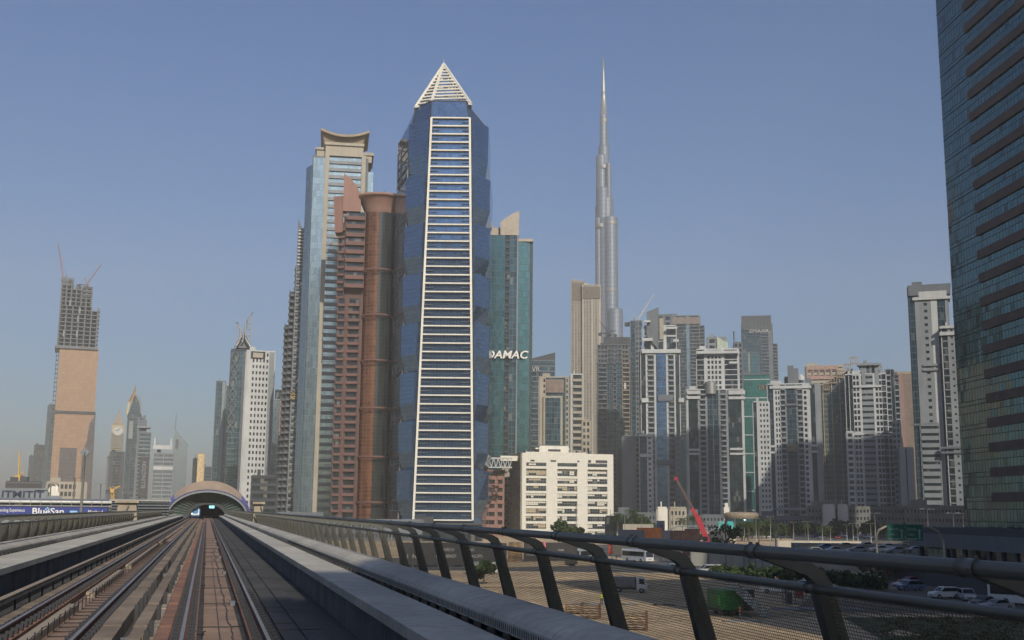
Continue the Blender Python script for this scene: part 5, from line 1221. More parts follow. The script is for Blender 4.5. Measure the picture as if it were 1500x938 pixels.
block(t, 202, 218, 634, [(1, 'l', {'m': OFFW, 'g': NAVYG, 't': .5})], 4, 680, wall=GREYW, dep=22)
b = MB(); b.box(t.X(203, 700), t.X(217, 700), -1.4, -.6, t.Z(733), t.Z(674)); t.obj(b, 'dark_banner', BLACKP)
text('ELLINGTON', 5.2, OFFW, t.root, t.X(213, 700), -1.7, t.Z(720), width=t.Z(681) - t.Z(720), depth=.3, rot=(R(90), R(-90), 0), bold=.1)
b = MB(); b.prism([(t.X(200, 640), -3), (t.X(221, 640), -2), (t.X(219, 640), 18), (t.X(203, 640), 18)], t.Z(632), t.Z(629.5)); t.obj(b, 'saucer_roof', OFFW)
b = MB(); b.box(t.X(204, 640), t.X(214, 640), 2, 14, t.Z(646), t.Z(620)); b.box(t.X(208, 640), t.X(212, 640), 4, 10, t.Z(620), t.Z(613)); t.obj(b, 'roof_storey', GREYW)
t = Tower('gridded_hotel', 'white gridded hotel block with two corner finials and bright cornice before the faint triangular tower', 238, 1000, pyref=690, cat='building')
block(t, 224, 252, 664, [(5, 'w', {'n': 8, 'wf': .6, 'hf': .6}), (.5, 's'), (5, 'w', {'n': 8, 'wf': .6, 'hf': .6})], 3.6, 700, wall=OFFW, glass=NAVYG, dep=20)
band(t, 224, 252, 657, 663, WHITE, y0=-1.2); band(t, 224, 253, 688, 693, WHITE)
b = MB()
for p in (226, 250): b.lathe([(1.2, 0), (1.2, 5), (.2, 8)], (t.X(p, 660), 1, t.Z(659)), 8)
t.obj(b, 'finial', WHITE)
t = Tower('triangular_tower', 'faint grey tower with steep triangular top and needle', 265, 2000, pyref=690)
b = MB(); x0, x1 = t.X(255), t.X(276); b.prism([(x0, 0), (x1, 0), (x1, 30), (x0, 30)], 0, [t.Z(632), t.Z(655), t.Z(655), t.Z(632)]); t.obj(b, 'body', PALEG)
b = MB(); b.tube([(x0 + 1.5, 4, t.Z(640)), (x0 + 1.5, 4, t.Z(610))], [1.2, .3], 6); t.obj(b, 'needle', GREYW)
b = MB(); b.box(x0 + 3, x0 + 8, -.6, 0, t.Z(662), t.Z(648)); t.obj(b, 'opening', DGREY)
t = sky('tan_sliver_tower', 'thin tan lit slab tower directly above the station arch', 288, 298, 665, 1100, [(1, 's', {'m': mat('apricot_wall', (.52, .38, .20))})], 4, 700, 20, wall=TAN, left=[(1, 'g', {'m': DGLASS})])
block(t, 282, 289, 672, [(1, 'g', {'m': DGLASS})], 4, 700, y0=4, wall=DGREY, dep=14)
t = Tower('rounded_grey_building', 'low grey building with rounded roof beside the tan sliver tower', 302, 1250, pyref=700, cat='building')
block(t, 296, 310, 684, [(1, 'l', {'m': GREYW, 'g': NAVYG})], 4, 700, wall=GREYW, dep=20)
t = Tower('blade_towers', 'pair of slim blue grey blades joined at the foot, beside the crescent topped tower', 322, 900, pyref=650)
block(t, 313, 326, 559, [(2, 'g', {'m': NAVYG}), (1, 's', {'m': OFFW})], 4, 650, wall=GREYW, dep=22)
block(t, 326, 337, 566, [(.4, 's', {'m': OFFW}), (2, 'g', {'m': TEAL})], 4, 650, y0=5, wall=GREYW, dep=18)
def crescent():
    t = Tower('crescent_top_tower', 'dark blue tower topped by two curved steel horns, with twisted steel strips down its edge', 352, 820, pyref=600)
    X = t.X; zt = t.Z(513)
    block(t, 335, 368, 513, [(2, 'l', {'m': GREYW, 'g': NAVYG}), (3, 'g', {'m': NAVYG}), (1, 's', {'m': DGREY})], 3.9, 600, wall=DGREY, dep=24)
    b = MB(); c = X(357, 505)
    b.prism([(X(345, 510), 2), (X(368, 510), 2), (X(368, 510), 18), (X(345, 510), 18)], zt, t.Z(494), top=[(X(352, 500), 6), (X(361, 500), 6), (X(361, 500), 12), (X(352, 500), 12)]); t.obj(b, 'roof_lantern', GREYW)
    def horn(xb, xm, xt, yb, ym, yt, w_): 
        b = MB(); pts = []
        for k in range(11):
            u = k / 10; px = (1 - u) ** 2 * xb + 2 * u * (1 - u) * xm + u * u * xt; py = (1 - u) ** 2 * yb + 2 * u * (1 - u) * ym + u * u * yt; pts.append(P_l(px, py))
        b.tube(pts, [w_ * (1 - .07 * k) for k in range(11)], 6); return b
    def P_l(px, py): return (X(px, py), -1.0, t.Z(py))
    t.obj(horn(345, 358, 347, 512, 495, 476, 1.0), 'horn', STEEL); t.obj(horn(369, 347, 371, 514, 490, 460, 1.1), 'horn', STEEL)
    t.obj(horn(354, 362, 345, 505, 495, 476, .7), 'horn', STEEL); t.obj(horn(344, 352, 363, 515, 500, 480, .7), 'horn', STEEL)
    b = MB(); b.box(X(366, 500), X(367.2, 500), -1, 1, zt, t.Z(463)); b.box(X(346, 500), X(347, 500), -1, 1, zt, t.Z(478))
    for k in range(4): b.box(X(362, 490), X(367, 490), -.6, .2, t.Z(478 + 9 * k), t.Z(476.8 + 9 * k))
    t.obj(b, 'mast', TAN)
    b = MB()
    for s_ in (-1, 1):
        pts = [(X(341 - k * .05, 600) + s_ * 2.2 * math.sin(k * .42), -1.6, t.Z(520 + k * 2.4)) for k in range(50)]
        b.tube(pts, .55, 5)
    t.obj(b, 'twisted_strip', GREYW)
crescent()
t = Tower('white_hotel', 'white slab hotel with neat grid of small square windows beside the crescent topped tower', 378, 700, pyref=640, cat='building', turn=6)
block(t, 356, 397, 515, [(2.4, 's', {'m': WHITE}), (8, 'w', {'n': 5, 'wf': .5, 'hf': .5, 'm': WHITE}), (2.4, 's', {'m': OFFW})], 3.8, 640, wall=WHITE, dep=16)
b = MB(); b.box(t.X(367, 525), t.X(388, 525), -1.3, -.8, t.Z(529), t.Z(519)); t.obj(b, 'crown_window', DGLASS)
band(t, 370, 385, 521, 528, BEIGE, y0=-1.6, d=.4, name='crown_panel')
t = sky('pale_rear_tower', 'small pale and pink tower between the white hotel and the balcony tower', 398, 412, 586, 900, [(2, 'g', {'m': PALEG}), (1, 's', {'m': PINKW})], 3.9, 650, 20, wall=OFFW)
block(t, 402, 414, 572, [(1, 'g', {'m': DGLASS})], 3.9, 620, y0=6, wall=DGREY, dep=12)
t = Tower('dark_shell_building', 'dark bare concrete shell building at the foot of the white hotel', 386, 520, pyref=720, cat='building')
block(t, 369, 404, 698, [(1, 'h', {'m': DGREY, 'hf': .6})], 3.6, 720, wall=DGREY, core=BLACKP, dep=18)
b = MB()
for p in (372, 384, 389, 401): b.box(t.X(p, 700), t.X(p + .7, 700), 1, 2, t.Z(699), t.Z(686 if p == 389 else 694))
t.obj(b, 'stair_core', DGREY)
# ---------------------------------------------------------------- low site, sign building, footbridge
t = Tower('unfinished_podium', 'half built concrete podium with open storeys below the unfinished tower', 98, 760, pyref=720, cat='building')
block(t, 68, 126, 707, [(4, 'w', {'n': 3, 'wf': .55, 'hf': .6}), (5, 'w', {'n': 4, 'wf': .7, 'hf': .6}), (3, 's')], 5, 720, wall=BEIGE, core=DGREY, glass=BLACKP, dep=20)
t = Tower('dark_site_building', 'dark low unfinished building under the yellow crane', 34, 780, pyref=715, cat='building')
block(t, 9, 60, 706, [(1, 'h', {'m': GREYW, 'hf': .7})], 5, 715, wall=DGREY, core=BLACKP, glass=BLACKP, dep=20)
t = Tower('dome_kiosk', 'small cream domed building beside the white letter sign', 79, 500, pyref=725, cat='building')
b = MB(); x0, x1 = t.X(72, 730), t.X(86, 730); b.box(x0, x1, 0, 5, 0, t.Z(727)); b.lathe([(2, 0), (1.9, 1.2), (1.1, 2.3), (0, 2.8)], ((x0 + x1) / 2 - .8, 2.5, t.Z(727)), 12); b.lathe([(1, 0), (.9, 2), (0, 3.2)], (x1 - 1.1, 2.2, t.Z(727)), 10); t.obj(b, 'dome', CREAM)
t = Tower('letter_sign_wall', 'long white wall sign with huge dark cut letters above the footbridge', 28, 330, pyref=728, cat='sign')
b = MB(); b.box(t.X(-30, 728), t.X(70, 728), 0, 1, 0, t.Z(721.5)); t.obj(b, 'sign_wall', OFFW)
text('ITMITIT', 2.6, mat('ink_blue', (.02, .035, .07)), t.root, t.X(2, 734.5), -.12, t.Z(734.8), width=t.X(64, 730) - t.X(2, 730), depth=.2, bold=.05)
b = MB(); b.box(t.X(50, 728), t.X(92, 728), .5, 3, 0, t.Z(732)); b.box(t.X(50, 728), t.X(70, 728), -.4, 1.2, t.Z(724), t.Z(722.5)); t.obj(b, 'side_wing', OFFW)
def footbridge():
    t = Tower('footbridge', 'long enclosed footbridge with blue advertising panel and round silver roof', 80, 250, pyref=745, cat='footbridge')
    x0, x1 = t.X(-140, 745), t.X(180, 745); za, zb, zc_, zd = t.Z(762), t.Z(747.5), t.Z(742), t.Z(736.5)
    b = MB(); b.box(x0, x1, .2, 4.2, t.Z(768), za); t.obj(b, 'girder', CONCD)
    b = MB(); b.box(x0, t.X(159, 745), 0, .2, za, zb); t.obj(b, 'blue_panel', mat('blue_vinyl', (.02, .035, .20), rough=.4, var=.05))
    b = MB(); b.box(x0, x1, .3, 4, za, zc_); t.obj(b, 'glazing', DGLASS)
    b = MB()
    for k in range(9): p, q = math.pi * k / 9, math.pi * (k + 1) / 9; f = lambda a: (2.1 - 2.4 * math.cos(a), zc_ + (zd - zc_) * math.sin(a) ** .8)
    for k in range(9):
        p, q = math.pi * k / 9, math.pi * (k + 1) / 9; a_, c_ = f(p), f(q); b.quad((x0, a_[0], a_[1]), (x1, a_[0], a_[1]), (x1, c_[0], c_[1]), (x0, c_[0], c_[1]))
    b.box(x0, x1, -.3, 0, zc_ - .15, zc_ + .1); b.box(x0, x1, -.25, .1, zb - .02, zb + .15); t.obj(b, 'roof', STEEL)
    n = 0; px = -136
    while px < 181:
        b = MB(); b.box(t.X(px, 745), t.X(px + .8, 745), -.35, -.05, t.Z(749), t.Z(739)); t.obj(b, 'post', OFFW); px += 15
    b = MB()
    for k in range(4): b.box(t.X(160, 745), x1, 0.02, .12, t.Z(756 - 3 * k), t.Z(755 - 3 * k))
    t.obj(b, 'louvre', STEEL)
    TW = mat('vinyl_white', (.75, .75, .72), var=.03)
    text('anding Experience', 1.0, TW, t.root, t.X(0, 756), -.04, t.Z(756), width=t.X(36, 756) - t.X(0, 756), depth=.04)
    text('BlueSan', 1.9, TW, t.root, t.X(47, 758), -.04, t.Z(759.5), width=t.X(93, 758) - t.X(47, 758), depth=.04, bold=.03)
    text('Method', 1.1, TW, t.root, t.X(129, 757), -.04, t.Z(758), width=t.X(151, 757) - t.X(129, 757), depth=.04)
    b = MB(); c = (t.X(69, 752), t.Z(752))
    for k in range(4): a = k * math.pi / 2; b.lathe([(0, 0), (.22, .03)], (0, 0, 0), 4) if False else b.box(c[0] + .3 * math.cos(a) - .16, c[0] + .3 * math.cos(a) + .16, -.06, -.02, c[1] + .3 * math.sin(a) - .16, c[1] + .3 * math.sin(a) + .16)
    b.box(t.X(102, 755), t.X(113, 755), -.06, -.02, t.Z(757), t.Z(754)); t.obj(b, 'logo', mat('vinyl_cyan', (.25, .5, .7), var=.03))
    b = MB(); xx = x0 + 6
    while xx < x1: b.box(xx, xx + 1.2, 1.2, 3.2, 0, za - .9); xx += 22
    t.obj(b, 'support', CONCL)
footbridge()
# ================================================================== STREET LEVEL
def flat(name, pts, z, m):
    b = MB(); b.poly([(p.x, p.y, z) for p in pts]); return structure(b.build(name, m))
flat('road', [Vector((-170, 262, 0)), Vector((75, 250, 0)), Vector((75, 312, 0)), Vector((-170, 335, 0))], .03, ASPH)
b = MB()
for q_ in range(60): u = -165 + q_ * 4; v = 298.5 - (u + 170) * .07; b.poly([(u, v, .045), (u + 2, v - .14, .045), (u + 2, v + .06, .045), (u, v + .2, .045)])
for off in (-19, 12): b.poly([(-170, 298 + off, .045), (75, 281 + off * .9, .045), (75, 281.25 + off * .9, .045), (-170, 298.25 + off, .045)])
structure(b.build('lane_marking', mat('road_paint', (.55, .55, .5), rough=.7, var=.2, scale=1)))
b = MB(); b.bar((-170, 261.6, .06), (75, 249.6, .06), .35, .26); b.bar((-170, 335.4, .06), (75, 312.4, .06), .35, .26); structure(b.build('kerb', CONCL))
DT = mat('damp_sand', (.20, .145, .09), rough=.95, var=.35, scale=.3, fine=.2)
b = MB(); rnd_ = random.Random(12)
for q_ in range(16):
    x0_, y0_, a_, l_ = rnd_.uniform(-10, 75), rnd_.uniform(95, 225), rnd_.uniform(-.25, .35), rnd_.uniform(18, 60)
    for off in (0, 1.7):
        pt_ = [(x0_ + l_ * k / 12 * math.cos(a_ + .02 * k), y0_ + off + l_ * k / 12 * math.sin(a_ + .02 * k)) for k in range(13)]
        for (p_, q2) in zip(pt_, pt_[1:]): b.poly([(p_[0], p_[1], .012 + q_ * .0015), (q2[0], q2[1], .012 + q_ * .0015), (q2[0], q2[1] + .32, .012 + q_ * .0015), (p_[0], p_[1] + .32, .012 + q_ * .0015)])
structure(b.build('tyre_tracks', DT))
b = MB()
for q_ in range(40):
    cx2, cy2, r2 = rnd_.uniform(-20, 80), rnd_.uniform(90, 240), rnd_.uniform(.5, 2.4); n2 = 9; zb2 = .02
    ring = [(cx2 + r2 * (1 + .3 * math.sin(3 * k + q_)) * math.cos(2 * math.pi * k / n2), cy2 + .7 * r2 * math.sin(2 * math.pi * k / n2), zb2) for k in range(n2)]
    tp2 = (cx2, cy2, zb2 + r2 * .22)
    for k in range(n2): b.poly([ring[k], ring[(k + 1) % n2], tp2])
stuff(b.build('sand_heaps', SAND))
flat('parking_ground', [Vector((38, 158, 0)), Vector((150, 150, 0)), Vector((150, 246, 0)), Vector((66, 240, 0))], .03, mat('dusty_asphalt', (.12, .10, .075), rough=.9, var=.35, scale=.12, fine=.15))
flat('verge', [G(1235, 905), G(1500, 905), G(1500, 960), G(1330, 960)], .06, mat('scrub_grass', (.05, .065, .02), rough=.95, var=.5, scale=.5, fine=.3))
LIT = mat('pale_wall', (.42, .38, .29), var=.12, scale=.15)
def simple_wall(name, label, cat, a, c, h, m, th=.35, z=0.0, posts=None, pm=None, pn='post'):
    d = Vector((c.x - a.x, c.y - a.y, 0)); L_ = d.length; t = empty(name, label, cat, (a.x, a.y, z), math.atan2(d.y, d.x))
    b = MB(); b.box(0, L_, 0, th, 0, h); b.box(-.05, L_ + .05, -.06, th + .06, h, h + .12); b.build('wall', m, t)
    if posts:
        n = int(L_ / posts)
        for k in range(n + 1): b = MB(); b.box(k * L_ / n - .12, k * L_ / n + .12, -.18, -.02, 0, h + .1); b.build(pn, pm or m, t)
    return t, L_
simple_wall('fence_wall', 'pale panelled fence wall behind the hedge, with thin posts', 'wall', G(1012, 829), G(1172, 834), 3.4, mat('fence_panel_paint', (.30, .30, .25), var=.1), posts=4.5, pm=GREYW)
simple_wall('retaining_wall', 'grey ribbed retaining wall of the raised road, right of the dry bush', 'wall', G(1168, 836), Vector((130, 262, 0)), 5.2, mat('ribbed_concrete', (.36, .34, .28), var=.2, scale=.2), th=.6, posts=6)
q = G(1168, 836); b = MB(); b.prism([(q.x, q.y + .7), (150, 262.8), (175, 318), (q.x + 12, q.y + 55)], 0, 5.0); structure(b.build('raised_road', ASPH))
simple_wall('beige_wall', 'long sunlit beige wall with a red graffiti-like patch above the raised road', 'wall', P(1140, 806, 400).xy.to_3d(), P(1262, 808, 400).xy.to_3d(), 3.8, LIT, z=0)
simple_wall('crash_barrier', 'low concrete barrier along the raised road beside the green sign gantry', 'barrier', Vector((q.x + 1, q.y + 2, 0)), Vector((132, 265, 0)), .9, CONCL, z=5.0)
simple_wall('street_wall', 'bright cream street wall behind the white coach and the walking people', 'wall', G(896, 813), G(1000, 815), 4.6, mat('cream_paint', (.60, .47, .27), var=.12, scale=.2))
simple_wall('tan_wall', 'low tan kerb wall under the black advertising hoarding', 'wall', G(720, 832), G(893, 828), 1.1, TAN, th=.8)
# ---- black hoarding with lettering
def hoarding():
    a, c = G(585, 831), G(742, 831); d = c - a; L_ = d.length; t = empty('hoarding', 'long black advertising hoarding with pale serif lettering about spaces, beyond the railing', 'hoarding', (a.x, a.y, 0), math.atan2(d.y, d.x))
    b = MB(); b.box(0, L_, 0, .25, .5, 5.6); b.build('board', BLACKP, t)
    b = MB(); k = 0
    while k < L_: b.box(k, k + .2, .25, .6, 0, 5.4); k += 3
    b.build('frame_post', GREYW, t)
    TW = mat('hoarding_lettering', (.38, .38, .36), var=.05); s = L_ / 157
    text('A NEW WORLD OF', .95, TW, t, 53 * s, -.03, 3.7, width=26 * s, depth=.03); text('RETAIL', .95, TW, t, 93 * s, -.03, 3.7, width=16 * s, depth=.03)
    text('EXPERIENCE', .95, TW, t, 53 * s, -.03, 2.2, width=29 * s, depth=.03); text('SPACES', .95, TW, t, 97 * s, -.03, 2.2, width=24 * s, depth=.03)
    text('LU  NA', 1.3, TW, t, 2 * s, -.03, 2.0, width=30 * s, depth=.03); text('A D  P P', .7, TW, t, 113 * s, -.03, .9, width=18 * s, depth=.03)
    a2 = G(744, 829); c2 = G(765, 829); t2_ = empty('picture_hoarding', 'hoarding panel printed with warm yellow shapes next to the black lettered hoarding', 'hoarding', (a2.x, a2.y, 0), 0)
    L2 = c2.x - a2.x; b = MB(); b.box(0, L2, 0, .25, .5, 5.6); b.build('board', mat('picture_print', (.16, .10, .05), var=.9, scale=.8), t2_)
    b = MB()
    for k in range(9): b.bar((L2 / 2, -.05, 3.4), (L2 / 2 + 1.6 * math.cos(k * .7), -.05, 3.4 + 1.4 * math.sin(k * .7)), .16, .04)
    b.build('printed_leaf', mat('print_yellow', (.55, .35, .10)), t2_)
    a3 = G(767, 829); c3 = G(845, 829); t3 = empty('dark_hoarding', 'dark hoarding with small white logo lettering and a pink figure panel', 'hoarding', (a3.x, a3.y, 0), 0); L3 = c3.x - a3.x
    b = MB(); b.box(0, L3, 0, .25, .5, 5.6); b.build('board', mat('hoarding_black', (.025, .022, .022)), t3)
    text('D&B', .8, TW, t3, .6, -.03, 3.0, width=1.9, depth=.03); text('DRIVEN', .45, TW, t3, .6, -.03, 2.4, width=1.9, depth=.03)
    text('D&B', .6, TW, t3, L3 * .64, -.03, 3.6, width=1.4, depth=.03)
    b = MB(); b.box(L3 * .29, L3 * .41, -.06, 0, .6, 5.7); b.build('pink_panel', mat('print_pink', (.42, .13, .14), var=.5, scale=1), t3)
    b = MB(); b.lathe([(0, -.06), (.42, -.05), (.5, 0)], (L3 * .35, -.05, 4.4), 12); b.box(L3 * .33, L3 * .37, -.1, -.06, 1.2, 4); b.build('printed_figure', OFFW, t3)
hoarding()
# ------------------------------------------------------------------ vehicles
TYRE = mat('tyre', (.015, .015, .015), rough=.9); GLS = mat('car_glass', (.02, .025, .03), rough=.08, metal=.2)
LAMPW = mat('lamp_glass', (.6, .6, .55), rough=.2); LAMPR = mat('tail_lamp', (.35, .02, .02), rough=.3)
def paint(n, c): return mat('car_paint_' + n, c, rough=.28, metal=.1, var=.04)
PW, PS, PG, PB, PR_, PT = paint('white', (.62, .63, .62)), paint('silver', (.34, .35, .36)), paint('grey', (.10, .11, .12)), paint('blue', (.10, .16, .26)), paint('red', (.35, .03, .03)), paint('taxi_cream', (.50, .42, .25))
def vehicle(kind, name, label, cat, p, rz, m, group=None):
    t = empty(name, label, cat, p, rz, group)
    S_ = {'suv': (4.8, 1.9, [(0, .35), (0, .8), (.12, 1.02), (1.15, 1.12), (1.75, 1.78), (2.1, 1.84), (4.2, 1.80), (4.72, 1.15), (4.8, .9), (4.8, .35)], [(1.25, 1.14), (1.82, 1.70), (4.15, 1.70), (4.55, 1.16)], .37, (.9, 3.85)),
          'car': (4.5, 1.8, [(0, .3), (0, .66), (.15, .82), (1.2, .92), (1.95, 1.38), (3.1, 1.42), (3.85, .98), (4.42, .92), (4.5, .6), (4.5, .3)], [(1.32, .94), (1.98, 1.32), (3.08, 1.36), (3.72, .97)], .32, (.85, 3.6)),
          'van': (5.2, 1.9, [(0, .35), (0, .9), (.2, 1.15), (.75, 1.3), (1.5, 2.05), (1.9, 2.16), (5.1, 2.14), (5.2, 1.9), (5.2, .35)], [(.85, 1.32), (1.52, 1.98), (4.9, 1.98), (4.9, 1.35)], .36, (.95, 4.2)),
          'coach': (11.5, 2.5, [(0, .4), (0, 1.2), (.25, 2.9), (.6, 3.3), (11.4, 3.3), (11.5, 2.9), (11.5, .4)], [(.9, 1.5), (.9, 2.75), (11.1, 2.75), (11.1, 1.5)], .5, (2.4, 8.8)),
          'truck': (6.2, 2.1, [(0, .5), (0, 1.3), (.2, 1.45), (.5, 2.35), (.8, 2.45), (1.75, 2.45), (1.75, .5)], [(.35, 1.45), (.62, 2.2), (1.3, 2.2), (1.3, 1.45)], .42, (.95, 4.7))}[kind]
    L_, W_, prof, win, wr, ax = S_
    fx = lambda x: x - L_ / 2; hw = W_ / 2
    b = MB(); zt = max(z for x, z in prof)
    def inset(z): return hw * (1 - .13 * max(0, (z - prof[2][1]) / (zt - prof[2][1] + .01)))
    n = len(prof); i0 = len(b.v)
    for s in (-1, 1):
        for x, z in prof: b.v.append(Vector((fx(x), s * inset(z), z)))
    for k in range(n): j = (k + 1) % n; b.f.append((i0 + k, i0 + n + k, i0 + n + j, i0 + j)); b.sm.append(False); b.mi.append(0)
    b.f.append(tuple(i0 + k for k in range(n))); b.f.append(tuple(i0 + n + k for k in reversed(range(n)))); b.sm += [False] * 2; b.mi += [0] * 2
    body = b.build('body', m, t)
    for s in (-1, 1):
        b = MB(); pts = [(fx(x), s * (inset(z) + .012), z) for x, z in win]; b.poly(pts if s > 0 else list(reversed(pts))); b.build('side_window', GLS, t)
    def slab(x0, z0, x1, z1, nm, mm, off=.015):
        b = MB(); w0, w1 = inset(z0) - .1, inset(z1) - .12; dx, dz = x1 - x0, z1 - z0; l = math.hypot(dx, dz); ox, oz = -dz / l * off, dx / l * off
        if oz < 0 and abs(dz) < abs(dx): ox, oz = -ox, -oz
        b.quad((fx(x0) + ox, -w0, z0 + oz), (fx(x1) + ox, -w1, z1 + oz), (fx(x1) + ox, w1, z1 + oz), (fx(x0) + ox, w0, z0 + oz)); b.build(nm, mm, t)
    if kind == 'suv': slab(1.2, 1.17, 1.72, 1.74, 'windscreen', GLS); slab(4.24, 1.76, 4.66, 1.22, 'rear_window', GLS)
    if kind == 'car': slab(1.27, .96, 1.9, 1.35, 'windscreen', GLS); slab(3.2, 1.37, 3.8, 1.01, 'rear_window', GLS)
    if kind == 'van': slab(.8, 1.36, 1.45, 2.0, 'windscreen', GLS)
    if kind == 'coach': slab(.03, 1.35, .24, 2.85, 'windscreen', GLS)
    if kind == 'truck': slab(.22, 1.52, .48, 2.28, 'windscreen', GLS)
    zl = prof[1][1] * .85
    for s in (-1, 1):
        b = MB(); b.box(fx(-.03), fx(.06), s * hw * .85 - .2, s * hw * .85 + .12 if s < 0 else s * hw * .85 + .02, zl - .1, zl + .08); b.build('headlight', LAMPW, t)
        if kind != 'truck': b = MB(); b.box(fx(L_ - .06), fx(L_ + .02), s * hw * .85 - .1, s * hw * .85 + .08, zl, zl + .22); b.build('tail_light', LAMPR, t)
    b = MB(); b.box(fx(-.04), fx(.02), -.35, .35, zl - .22, zl - .08); b.build('grille', BLACKP, t)
    wb = MB(); wb.tube([(0, -.12, 0), (0, .12, 0)], wr, 14); rb = MB(); rb.tube([(0, -.13, 0), (0, .13, 0)], wr * .55, 10)
    for x in ax:
        for s in (-1, 1):
            w1 = wb.build('wheel', TYRE, t, loc=None); w1.location = (fx(x), s * (hw - .1), wr)
            r1 = rb.build('rim', STEEL, w1)
    if kind == 'truck':
        b = MB(); b.box(fx(1.7), fx(6.2), -hw, hw, .75, .95); b.box(fx(.6), fx(6.1), -.45, .45, .5, .75); b.build('chassis', BLACKP, t)
        b = MB(); b.box(fx(1.95), fx(6.2), -hw, hw, .96, 2.5); b.build('cargo_box', OFFW, t)
    if kind == 'coach':
        b = MB(); b.box(fx(1), fx(10.8), -hw * .8, hw * .8, 3.31, 3.45); b.build('roof_unit', OFFW, t)
    return t
vehicle('truck', 'light_truck', 'small white box truck standing alone on the sand lot', 'truck', G(921, 868), R(170), PW)
vehicle('truck', 'light_truck', 'white box truck in front of the lettered black hoarding, seen through the mesh', 'truck', G(668, 838) + Vector((6, -8, 0)), R(178), PW)
vehicle('van', 'passenger_van', 'long white van with wheels half hidden by the lower railing tube', 'van', G(1137, 869), R(172), PW)
vehicle('suv', 'pickup_suv', 'white off-road car facing the van beside the dark hedge', 'car', G(1190, 866), R(150), PW)
vehicle('suv', 'parked_suv', 'white off-road car in the middle of the parked row, nearest the lower tube', 'car', G(1384, 877), R(12), PW)
vehicle('suv', 'parked_suv', 'silver grey square car touching the white off-road car in the parked row', 'car', G(1417, 880), R(80), PS)
vehicle('car', 'parked_car', 'silver car behind the hedge, farthest of the parked row', 'car', G(1325, 861), R(25), PS)
vehicle('suv', 'parked_suv', 'blue grey off-road car between the silver car and the white one', 'car', G(1346, 868) + Vector((0, 4, 0)), R(15), PB)
vehicle('car', 'parked_car', 'dark grey car parked before the coach', 'car', G(1441, 888), R(30), PG)
vehicle('car', 'parked_car', 'pale car at the bend of the parked row under the coach windows', 'car', G(1461, 893), R(14), PS)
vehicle('car', 'parked_car', 'red roofed car half hidden behind the dry bush', 'car', G(1333, 856), R(20), PR_)
vehicle('coach', 'coach', 'long white coach with dark windows at the end of the parked row', 'coach', G(1482, 890) + Vector((4, 3, 0)), R(130), PW)
vehicle('suv', 'parked_suv', 'blue and white car on the road behind the bent railing arm', 'car', G(985, 838), R(5), PB)
vehicle('van', 'passenger_van', 'pale blue van at the near end of the dark hedge', 'van', G(1040, 842), R(8), PS)
vehicle('coach', 'coach', 'white and black coach on the street by the cream wall, beside walking people', 'coach', G(925, 824) + Vector((2, 4, 0)), R(118), PW)
vehicle('coach', 'coach', 'patterned white coach seen before the tree and the cream office building', 'coach', G(846, 823) + Vector((2, 4, 0)), R(62), PS)
# tiny cars on the raised road and the parking beyond
cars = [vehicle('car', 'distant_car', 'small parked car in the long row under the trees beyond the beige wall', 'car', P(1180, 786, 500).xy.to_3d(), R(60), PW, 'cars parked in rows under the far trees')]
rc_ = random.Random(21); COLS = [PW, PW, PS, PG, PB, PR_, PS, PW]
for (px, py) in [(1186 + 8.5 * k, 790 + (k % 3) * 1.5) for k in range(27)] + [(1168 + 10 * k, 785) for k in range(22)] + [(1082 + 9 * k, 788) for k in range(8)]:
    Y = 13 * 1676 / (py - 749 - (px - 750) * .0088); p = G(px, py); c = dup(cars[0], (p.x, p.y, 1.2 if px > 1170 else 0), R(rc_.choice((60, 62, 240, 30))))
    recolour(c, 'body', rc_.choice(COLS), PW); cars.append(c)
b = MB(); a_, c_ = G(1165, 797), G(1440, 797); e_, g_ = G(1460, 782), G(1165, 782); b.prism([(a_.x, a_.y), (c_.x, c_.y), (e_.x, e_.y), (g_.x, g_.y)], .02, 1.2); structure(b.build('raised_parking', ASPH))
def on_raised(px, py): return G(px, py, 5.0)
for (k, nm, lab, px, py, rz, m) in (('car', 'highway_car', 'white car on the raised road near the foot of the sign gantry', 1288, 809, 10, PW), ('car', 'highway_car', 'cream taxi on the raised road below the green sign', 1324, 805, 200, PT), ('van', 'highway_van', 'white delivery van on the raised road between the gantry legs', 1380, 807, 178, PW), ('car', 'highway_car', 'pale car on the raised road close to the dark glass building', 1425, 805, 0, PS), ('car', 'highway_car', 'grey car above the retaining wall behind the sign gantry', 1352, 803, 10, PG)):
    vehicle(k, nm, lab, 'car' if k == 'car' else 'van', on_raised(px, py), R(rz), m)
hc = vehicle('car', 'highway_car', 'small car moving on the raised road above the retaining wall', 'car', on_raised(1196, 812), R(185), PS, 'cars moving on the raised road')
for (px, py) in ((1212, 806), (1226, 811), (1241, 804), (1256, 810), (1268, 803), (1299, 805), (1313, 811), (1340, 810), (1366, 804), (1394, 811), (1408, 804)):
    c = dup(hc, on_raised(px, py), R(rc_.choice((183, 5)))); recolour(c, 'body', rc_.choice(COLS), PS)
